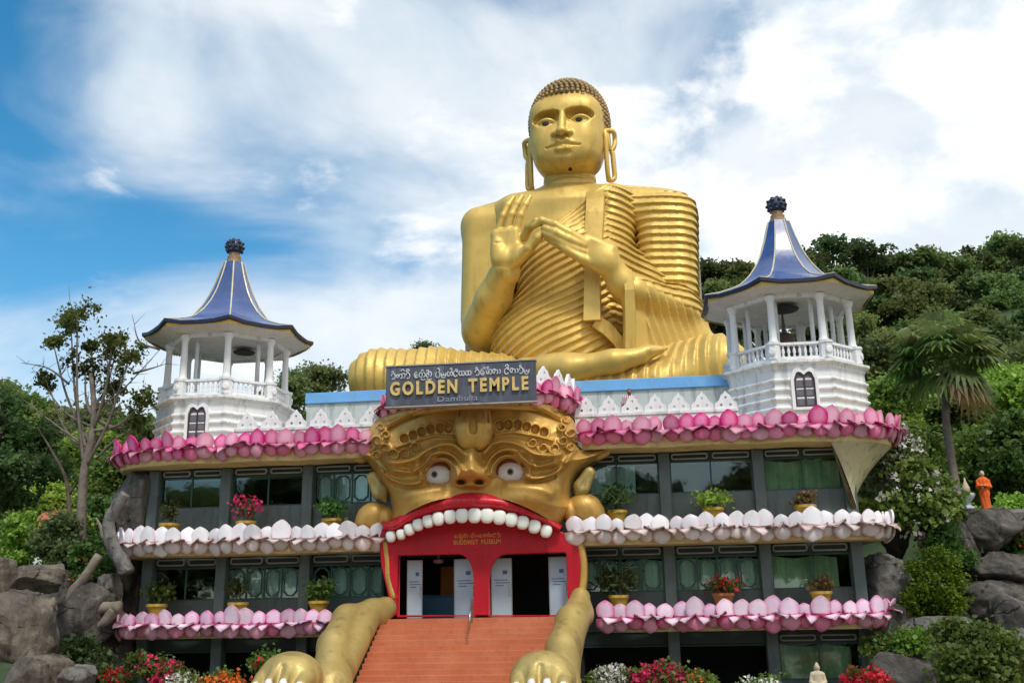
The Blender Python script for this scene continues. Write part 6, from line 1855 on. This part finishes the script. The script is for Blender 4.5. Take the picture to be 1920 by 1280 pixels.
for i, (a, b, c, d, m, lab, nf) in enumerate((
    (158, 250, 1252, 1310, 'flower_red', 'red flowering shrub at the lower left corner', 420),
    (285, 350, 1238, 1310, 'flower_pink', 'pink flowering shrub beside the white one at lower left', 320),
    (312, 372, 1262, 1310, 'flower_white', 'white flowering shrub at lower left', 360),
    (365, 470, 1262, 1312, 'flower_orange', 'orange red flowering shrub left of the golden paw', 420),
    (250, 300, 1225, 1270, 'flower_pink', 'small pink bloom against the dark left ground floor', 60),
    (482, 512, 1225, 1262, 'flower_red', 'red bloom beside the left golden paw', 60),
    (1105, 1195, 1248, 1312, 'flower_white', 'white flowering shrub right of the right golden paw', 560),
    (1180, 1290, 1240, 1312, 'flower_pink', 'large deep pink flowering shrub before the right wing', 640),
    (1285, 1340, 1262, 1312, 'flower_orange', 'orange flowering shrub before the right wing', 260),
    (1390, 1470, 1270, 1320, 'flower_white', 'low white flowering shrub left of the small seated statue', 260),
    (1582, 1668, 1252, 1312, 'flower_red', 'red flowering shrub right of the small seated statue', 480))):
    bush('flowering_shrub', lab, a, b, c, d, -4.2 - 0.3 * (i % 3), 'leaf_mid', 1300, 0.14, m, nf, 0.10, group=FLG, depth=0.7, spread=0.16)

# --- potted plants on the ledges
def pot(px, py, y, zl, kind, lab):
    p = at(px, py, y); x = p[0]; z0 = zl
    t = thing('potted_plant', lab, 'potted plant', (x, y, z0), 0, 'potted plants on the lotus ledges')
    fr = []
    mb = MB(); mb.lathe([(0.20, -0.22), (0.22, -0.18), (0.30, 0.30), (0.36, 0.46), (0.40, 0.48), (0.40, 0.58), (0.33, 0.58), (0.30, 0.48)], 16, (x, y, z0 + 0.19)); z0 += 0.19; mb.build('pot', 'pot_yellow' if kind != 'clay' else 'pot_clay', t, False, angle=35)
    rng = np.random.default_rng(int(px))
    mat, fl, h, r, n = {'thin': ('leaf_olive', None, 0.8, 0.4, 150), 'bougain': ('leaf_mid', 'flower_pink', 0.8, 0.5, 120), 'bush': ('leaf_lime', None, 0.55, 0.7, 420), 'spiky': ('leaf_dark', None, 0.9, 0.65, 300),
        'dry': ('leaf_dry', None, 0.5, 0.45, 170), 'clay': ('leaf_mid', 'flower_red', 0.45, 0.65, 160), 'leafy': ('leaf_mid', None, 0.7, 0.6, 330)}[kind]
    st = MB()
    for k in range(7):
        a = rng.uniform(0, 6.28); e = np.array([x + r * 0.7 * math.cos(a), y + r * 0.5 * math.sin(a), z0 + 0.5 + h * rng.uniform(0.6, 1.0)]); st.tube(catmull([(x, y, z0 + 0.48), ((x + e[0]) / 2, (y + e[1]) / 2, z0 + 0.5 + h * 0.5), e], 3), np.linspace(0.02, 0.008, 7), 4); fr.append(e)
    st.build('stem', 'bark', t, True)
    c = np.array(fr)[rng.integers(0, len(fr), n)] * 0.75 + np.array([x, y, z0 + 0.5 + h * 0.35]) * 0.25
    P_ = c + rng.normal(size=(n, 3)) * np.array([r * 0.32, r * 0.3, h * 0.22])
    V, Fc = leaf_cloud('f', P_, 0.17 if kind != 'spiky' else 0.34, 0.35, 1.0 if kind != 'spiky' else 0.35, rng); link('foliage', np_mesh('foliage', V - base_of(t)[0], Fc, False), mat, t)
    if fl:
        cc = np.array(fr)[rng.integers(0, len(fr), 110)]; P_ = cc + rng.normal(size=(110, 3)) * np.array([0.2, 0.2, 0.16]); V, Fc = leaf_cloud('f', P_, 0.13, 0.2, 1.8, rng); link('blossom', np_mesh('blossom', V - base_of(t)[0], Fc, False), fl, t)
for px, k, lab in ((318, 'thin', 'yellow pot with a thin plant at the left end of the white ledge'), (462, 'bougain', 'yellow pot with a magenta blossoming plant on the left white ledge'), (622, 'leafy', 'yellow pot with a feathery plant on the white ledge left of the monster face'),
                    (1157, 'spiky', 'yellow pot with a dark spiky plant on the white ledge right of the monster face'), (1338, 'bush', 'pot with a lime green bushy plant on the right white ledge'), (1512, 'dry', 'yellow pot with a dry brown plant on the right white ledge')):
    pot(px, 970, -0.95, 7.06, k, lab)
for px, k, lab in ((295, 'leafy', 'yellow pot with a leafy plant at the left end of the lower pink ledge'), (447, 'thin', 'yellow pot with a thin plant on the lower left pink ledge'), (598, 'leafy', 'yellow pot with a wide leafy plant by the left golden arm'),
                    (1160, 'spiky', 'yellow pot with a large spiky plant by the right golden arm'), (1356, 'clay', 'clay pot with a red blossoming plant on the lower right pink ledge'), (1540, 'dry', 'yellow pot with a withered plant on the lower right pink ledge')):
    pot(px, 1120, -0.95, 4.02, k, lab)

# --- rocks
def rock(name, label, u0, u1, v0, v1, y, mat, seed, depth=1.2, group='boulders', tilt=0.0, sharp=0.35):
    """boulder: noise-carved solid, about the outline the photograph shows"""
    rng = np.random.default_rng(seed)
    a, b = at(u0, v1, y), at(u1, v0, y); c = (a + b) / 2; r = np.array([abs(b[0] - a[0]) / 2, depth, abs(b[2] - a[2]) / 2])
    n, m = 92, 52
    th = np.linspace(0, 2 * PI, n, endpoint=False); ph = np.linspace(-PI / 2, PI / 2, m + 1)
    PH, TH = np.meshgrid(ph, th, indexing='ij')
    D = np.stack([np.cos(PH) * np.cos(TH), np.cos(PH) * np.sin(TH), np.sin(PH)], -1)
    # squarish body cut by random planes, then weathered by ridged waves
    R_ = 1.0 / (np.abs(D[..., 0]) ** 3.2 + np.abs(D[..., 1]) ** 3.2 + np.abs(D[..., 2]) ** 3.2) ** (1 / 3.2)
    for _ in range(13):
        nn = rng.normal(size=3); nn /= np.linalg.norm(nn); k = rng.uniform(0.68, 1.0); q = D @ nn; R_ = np.minimum(R_, np.where(q > 0.05, k / np.maximum(q, 0.05), 9))
    warp = D + 0.12 * np.sin(D[..., [1, 2, 0]] * 5 + rng.uniform(0, 6, 3))
    for f, g in ((2.2, 0.10), (5, 0.045), (10, 0.028), (19, 0.016)):
        w = rng.normal(size=(4, 3)) * f; p = rng.uniform(0, 6.28, 4); R_ = R_ * (1 + sharp / 0.35 * g * (1.0 - np.abs(np.sin(warp @ w.T + p))).sum(-1) / 2 - g)
    P_ = c + D * R_[..., None] * r * 1.04
    if tilt: ca, sa = math.cos(tilt), math.sin(tilt); q = P_ - c; P_ = c + np.stack([q[..., 0] * ca - q[..., 2] * sa, q[..., 1], q[..., 0] * sa + q[..., 2] * ca], -1)
    I = np.arange(n * (m + 1)).reshape(m + 1, n); Q = np.stack([I[:-1], np.roll(I, -1, 1)[:-1], np.roll(I, -1, 1)[1:], I[1:]], -1).reshape(-1, 4)
    base = np.array([c[0], y, c[2] - r[2]])
    me = np_mesh(name, P_.reshape(-1, 3) - base, Q); o = link(name, me, mat); o.location = Vector(base); tag(o, label, 'rock', group)
    return o
R1 = 'boulders left of the museum'; R2 = 'boulders right of the museum'
for args in (
    ('boulder', 'rounded brown boulder at the left edge', -35, 32, 1040, 1140, -5.0, 'rock_brown', 1, 1.2, R1),
    ('boulder', 'flat topped brown slab lying on the left boulders', 28, 130, 1055, 1112, -4.0, 'rock_brown', 2, 1.0, R1),
    ('boulder', 'large craggy brown boulder in the lower left', -10, 118, 1100, 1270, -5.5, 'rock_brown', 3, 1.3, R1, 0.15),
    ('boulder', 'sloping brown boulder in the lower left corner', 10, 120, 1210, 1330, -6.5, 'rock_brown', 4, 1.0, R1, -0.5),
    ('boulder', 'low grey boulder behind the red flowers at lower left', 90, 180, 1245, 1310, -5.5, 'rock_grey', 5, 1.0, R1),
    ('boulder', 'dark boulder in the hollow behind the curling root', 105, 215, 1080, 1230, -1.8, 'rock_dark', 6, 1.0, R1),
    ('boulder', 'tall grey rock face at the left end of the museum', 208, 292, 872, 1015, 0.2, 'rock_grey', 7, 1.0, R1, -0.12),
    ('boulder', 'upright pale boulder under the left end of the white ledge', 188, 228, 1068, 1140, -1.2, 'rock_grey', 8, 0.7, R1, 0.1),
    ('boulder', 'dark grey rock under the tall left rock face', 205, 265, 985, 1130, 0.6, 'rock_dark', 9, 0.8, R1),
    ('boulder', 'dark rock wedged under the left end of the lower pink ledge', 228, 282, 1075, 1190, 0.9, 'rock_dark', 22, 0.8, R1),
    ('boulder', 'dark rock behind the pale sloping slab at the left', 85, 160, 1075, 1180, -0.6, 'rock_dark', 23, 0.9, R1),
    ('boulder', 'dark rock filling the ground below the left wing end', 170, 262, 1165, 1300, 0.2, 'rock_dark', 19, 0.9, R1),
    ('boulder', 'topmost block of the dark rock stack under the orange statue', 1792, 1905, 950, 1045, 2.4, 'rock_dark', 10, 1.3, R2),
    ('boulder', 'rounded middle block of the dark rock stack on the right', 1812, 1925, 1030, 1105, 1.6, 'rock_dark', 11, 1.2, R2),
    ('boulder', 'wide lower block of the dark rock stack on the right', 1800, 1940, 1085, 1180, 0.8, 'rock_dark', 12, 1.2, R2),
    ('boulder', 'tall narrow rock at the left of the dark rock stack', 1782, 1826, 970, 1100, 2.2, 'rock_dark', 13, 1.0, R2),
    ('boulder', 'dark boulder at the right edge of the rock stack', 1868, 1960, 1110, 1230, -0.5, 'rock_dark', 14, 1.0, R2),
    ('boulder', 'flat grey slab under the bright green mound', 1695, 1850, 1152, 1205, -1.4, 'rock_grey', 15, 1.0, R2),
    ('boulder', 'tan boulder beside the right corner pillar', 1620, 1700, 1030, 1150, 0.9, 'rock_grey', 16, 0.9, R2),
    ('boulder', 'dark boulder under the tan one by the right corner', 1628, 1720, 1130, 1230, -0.4, 'rock_dark', 17, 0.9, R2),
    ('boulder', 'low dark boulder at the foot of the right corner pillar', 1640, 1760, 1215, 1310, -2.4, 'rock_dark', 18, 1.0, R2),
    ('boulder', 'dark rock beyond the end of the lower pink ledge', 1655, 1700, 960, 1060, 3.0, 'rock_dark', 20, 0.9, R2),
    ('boulder', 'grey rock in the lower right corner behind the shrub', 1860, 1960, 1180, 1330, -2.5, 'rock_grey', 21, 1.0, R2)):
    rock(*args)
# stone ledge that carries the orange statue
o = MB().bevel_box(at(1850, 962, 3.6)[0], at(1960, 962, 3.6)[0], 2.8, 6.0, 3.0, at(1880, 957, 3.6)[2], 0.15).build('stone_ledge', 'rock_grey'); tag(o, 'flat stone ledge under the orange robed statue', 'ledge')
# curling root sculpture
t = thing('root_sculpture', 'curling pale tree root sculpture left of the museum', 'sculpture', tuple(at(170, 1170, -2.0)))
for pts, r0, r1 in ((((238, 1075), (228, 1050), (214, 1030), (206, 1000), (205, 975), (222, 945), (236, 925)), 0.30, 0.20), (((186, 1040), (160, 1080), (136, 1110), (136, 1145), (160, 1160), (190, 1140), (225, 1138)), 0.16, 0.24), (((150, 1140), (132, 1152), (134, 1172), (156, 1170)), 0.14, 0.08), (((215, 1140), (196, 1165), (178, 1175)), 0.22, 0.12), (((178, 1180), (178, 1230), (174, 1290)), 0.09, 0.11), (((196, 1010), (188, 985), (180, 970)), 0.10, 0.03)):
    q = catmull([at(u, v, -2.0) for u, v in pts], 6); MB().tube(q, np.linspace(r0, r1, len(q)) * (1 + 0.10 * np.sin(np.arange(len(q)) * 0.9) * np.cos(np.arange(len(q)) * 0.37)), 9).build('root', 'rock_grey' if r0 > 0.29 else 'root_wood', t, True)
q = catmull([at(u, v, -6.2) for u, v in ((20, 1200), (40, 1225), (70, 1245), (95, 1275), (105, 1310))], 6)
o = MB().tube(q, np.linspace(0.2, 0.32, len(q)) * (1 + 0.15 * np.sin(np.arange(len(q)) * 1.1)), 9).build('fallen_root', 'root_wood', None, True); tag(o, 'thick pale root lying over the lower left boulders', 'root')

# ================================================================== figures
def orange_statue():
    y = 4.2; f = at(1850, 955, y); hgt = at(1848, 882, y)[2] - f[2]; k = hgt / 1.75
    t = thing('robed_statue', 'standing statue in a bright orange robe on the rock ledge', 'statue', tuple(f))
    def q(x, yy, z): return f + np.array([x, yy, z]) * k
    sd = SDF(q(-0.45, -0.55, -0.02), q(0.45, 0.4, 1.55), 0.03 * k)
    sd.put(p_cap(q(0, 0, 0.04), q(0, 0, 0.7), 0.21 * k, 0.20 * k, (1, 0.8, 1)), 0.05); sd.put(p_cap(q(0, 0, 0.7), q(0, 0, 1.28), 0.20 * k, 0.22 * k, (1, 0.75, 1)), 0.1)
    for s_ in (-1, 1):
        sd.put(p_cap(q(0.21 * s_, 0, 1.3), q(0.25 * s_, -0.05, 1.02), 0.085 * k, 0.08 * k), 0.06); sd.put(p_cap(q(0.25 * s_, -0.05, 1.02), q(0.07 * s_ - 0.12, -0.30, 1.05), 0.085 * k, 0.06 * k), 0.05)
    sd.displace(lambda X, Y, Z: 0.012 * k * np.sin((X - f[0]) * 40 / k + 6 * (Z - f[2]) / k), 0.3)
    sd.build('robe', 'orange_robe', t)
    sd = SDF(q(-0.35, -0.5, 0.95), q(0.3, 0.25, 1.85), 0.02 * k)
    sd.put(p_ell(q(0, -0.02, 1.62), (0.095 * k, 0.115 * k, 0.135 * k)), 0.03); sd.put(p_cap(q(0, 0, 1.36), q(0, 0, 1.5), 0.075 * k, 0.055 * k), 0.03); sd.put(p_cap(q(0, -0.13, 1.61), q(0, -0.145, 1.57), 0.012 * k, 0.02 * k), 0.02)
    for s_ in (-1, 1):
        sd.put(p_ell(q(0.095 * s_, 0, 1.6), (0.02 * k, 0.03 * k, 0.05 * k)), 0.02); sd.put(p_ell(q(0.07 * s_ - 0.14, -0.34, 1.06), (0.05 * k, 0.06 * k, 0.035 * k)), 0.02)
    sd.build('head_and_hands', 'pale_stone', t)
orange_statue()
p = at(1793, 972, 4.0); t = thing('lamp_post', 'white post with a dark lamp head by the palm trunk', 'lamp post', tuple(p))
zt = at(1793, 932, 4.0)[2]; MB().lathe([(0.16, p[2]), (0.15, zt), (0.18, zt + 0.05)], 12, (p[0], 4.0, 0)).build('post', 'white_fresh', t); MB().lathe([(0.1, zt + 0.06), (0.2, zt + 0.15), (0.18, zt + 0.42), (0.05, zt + 0.52)], 12, (p[0], 4.0, 0)).build('lamp_head', 'dark_frame', t)
p = at(1816, 955, 4.5); t = thing('stone_urn', 'small pale green stone urn between the white post and the orange statue', 'urn', tuple(p))
MB().lathe([(0.25, 0), (0.25, 0.1), (0.12, 0.18), (0.14, 0.3), (0.32, 0.5), (0.34, 0.62), (0.28, 0.66)], 14, tuple(p)).build('bowl', 'terrace_wall', t, True); MB().lathe([(0.18, 0.66), (0.15, 0.9), (0.05, 1.15), (0.02, 1.3)], 12, tuple(p)).build('spire', 'pale_stone', t, True)

def small_buddha():
    y = -4.6; c = at(1535, 1290, y); k = (at(1535, 1240, y)[2] - c[2]) / 0.95
    t = thing('small_seated_statue', 'small pale stone seated statue at the foot of the right wing', 'statue', tuple(c))
    def q(x, yy, z): return c + np.array([x, yy, z]) * k
    sd = SDF(q(-0.6, -0.5, -0.15), q(0.6, 0.5, 1.0), 0.018 * k)
    sd.put(p_ell(q(0, -0.05, 0.02), (0.42 * k, 0.30 * k, 0.12 * k)), 0.05); sd.put(p_cap(q(0, 0, 0.1), q(0, 0, 0.48), 0.19 * k, 0.17 * k, (1, 0.75, 1)), 0.08)
    sd.put(p_cap(q(-0.16, 0, 0.52), q(0.16, 0, 0.52), 0.085 * k, 0.085 * k), 0.06)
    for s_ in (-1, 1): sd.put(p_cap(q(0.21 * s_, 0, 0.5), q(0.27 * s_, -0.02, 0.24), 0.065 * k, 0.055 * k), 0.04); sd.put(p_cap(q(0.27 * s_, -0.02, 0.24), q(0.04 * s_, -0.25, 0.14), 0.055 * k, 0.045 * k), 0.04); sd.put(p_cap(q(0.1 * s_, -0.05, 0.04), q(0.36 * s_, -0.08, 0.04), 0.12 * k, 0.10 * k), 0.05)
    sd.put(p_cap(q(0, 0, 0.55), q(0, 0, 0.66), 0.06 * k, 0.055 * k), 0.04); sd.put(p_ell(q(0, -0.01, 0.76), (0.098 * k, 0.11 * k, 0.13 * k)), 0.03); sd.put(p_ell(q(0, 0.01, 0.89), (0.05 * k, 0.05 * k, 0.05 * k)), 0.03); sd.put(p_cap(q(0, -0.11, 0.78), q(0, -0.12, 0.74), 0.012 * k, 0.02 * k), 0.02)
    for s_ in (-1, 1): sd.put(p_ell(q(0.1 * s_, 0, 0.74), (0.015 * k, 0.025 * k, 0.06 * k)), 0.02)
    sd.build('body', 'pale_stone', t)
    MB().bevel_box(c[0] - 0.5 * k, c[0] + 0.5 * k, y - 0.4 * k, y + 0.4 * k, 0.06, c[2] - 0.08 * k, 0.03).build('pedestal', 'pale_stone', t)
small_buddha()
o = MB().bevel_box(-18, -4.2, -5.2, -3.6, 0.06, 1.0, 0.05).build('planter', 'soil'); tag(o, 'raised soil bed along the left wing', 'planter', 'raised flower beds')
o = MB().bevel_box(4.3, 17.5, -5.2, -3.6, 0.06, 0.95, 0.05).build('planter', 'soil'); tag(o, 'raised soil bed along the right wing', 'planter', 'raised flower beds')

def person():
    f = at(1181, 760, 1.6); z0 = ROOF_Z; ht = at(1181, 729, 1.6)[2] - z0; k = ht / 1.72; x, y = f[0], 1.6
    t = thing('person', 'person in a red and white striped shirt standing on the terrace', 'person', (x, y, z0))
    def q(a, b, c): return np.array([x + a * k, y + b * k, z0 + c * k])
    sd = SDF(q(-0.45, -0.3, -0.02), q(0.45, 0.3, 1.78), 0.022 * k)
    for s_ in (-1, 1):
        chain(sd, [q(0.09 * s_, 0, 0.95), q(0.10 * s_, -0.01, 0.52), q(0.10 * s_, 0.01, 0.09)], [0.095 * k, 0.07 * k, 0.045 * k], 0.04); sd.put(p_cap(q(0.10 * s_, 0.02, 0.04), q(0.11 * s_, -0.14, 0.03), 0.04 * k, 0.035 * k), 0.03)
        chain(sd, [q(0.19 * s_, 0, 1.40), q(0.25 * s_, 0.02, 1.13), q(0.22 * s_, -0.13, 0.93)], [0.06 * k, 0.045 * k, 0.033 * k], 0.03); sd.put(p_ell(q(0.21 * s_, -0.18, 0.88), (0.035 * k, 0.04 * k, 0.06 * k)), 0.03)
    sd.put(p_cap(q(0, 0, 0.95), q(0, 0, 1.30), 0.14 * k, 0.16 * k, (1, 0.65, 1)), 0.05); sd.put(p_cap(q(-0.13, 0, 1.40), q(0.13, 0, 1.40), 0.07 * k, 0.07 * k), 0.05); sd.put(p_cap(q(0, 0, 1.42), q(0, -0.01, 1.54), 0.05 * k, 0.045 * k), 0.03); sd.put(p_ell(q(0, -0.02, 1.61), (0.075 * k, 0.095 * k, 0.115 * k)), 0.03); sd.put(p_cap(q(0, -0.11, 1.61), q(0, -0.12, 1.585), 0.01 * k, 0.015 * k), 0.015)
    sd.build('body', 'skin', t)
    sh = SDF(q(-0.45, -0.3, 0.8), q(0.45, 0.3, 1.55), 0.02 * k)
    sh.put(p_cap(q(0, 0, 0.93), q(0, 0, 1.30), 0.165 * k, 0.18 * k, (1, 0.68, 1)), 0.05); sh.put(p_cap(q(-0.13, 0, 1.39), q(0.13, 0, 1.39), 0.085 * k, 0.085 * k), 0.05)
    for s_ in (-1, 1): sh.put(p_cap(q(0.18 * s_, 0, 1.40), q(0.235 * s_, 0.01, 1.2), 0.075 * k, 0.068 * k), 0.03)
    sh.build('shirt', 'striped_shirt', t)
    tr = SDF(q(-0.3, -0.2, 0.05), q(0.3, 0.2, 1.05), 0.022 * k)
    for s_ in (-1, 1): chain(tr, [q(0.085 * s_, 0, 0.93), q(0.10 * s_, -0.01, 0.52), q(0.10 * s_, 0.01, 0.12)], [0.12 * k, 0.09 * k, 0.07 * k], 0.05)
    tr.build('trousers', 'dark_cloth', t)
    hr = MB(); hr.ball(q(0, 0.015, 1.65), (0.083 * k, 0.098 * k, 0.095 * k), 14, 9); hr.build('hair', 'black_hair', t, True)
person()
# distant red roofs among the trees on the left
for u0, u1, v, y, lab in ((58, 116, 975, 15, 'house with a red tile roof seen through the trees behind the bare tree'),):
    a, b = at(u0, v, y), at(u1, v, y); t = thing('house', lab, 'house', ((a[0] + b[0]) / 2, y, 0)); zt = a[2]
    MB().box(a[0], b[0], y, y + 4, 0, zt - 0.4).build('wall', 'white_paint', t)
    mb = MB(); mb.add([(a[0] - 0.3, y - 0.4, zt - 0.5), (b[0] + 0.3, y - 0.4, zt - 0.5), (b[0] + 0.3, y + 2, zt + 0.8), (a[0] - 0.3, y + 2, zt + 0.8), (a[0] - 0.3, y + 4.4, zt - 0.5), (b[0] + 0.3, y + 4.4, zt - 0.5)], [[0, 1, 2, 3], [3, 2, 5, 4], [0, 3, 4], [1, 5, 2]]); mb.build('roof', 'roof_tile', t)
    MB().box((a[0] + b[0]) / 2 - 0.4, (a[0] + b[0]) / 2 + 0.4, y - 0.04, y - 0.002, zt - 2.0, zt - 0.9).build('window', 'dark_frame', t)
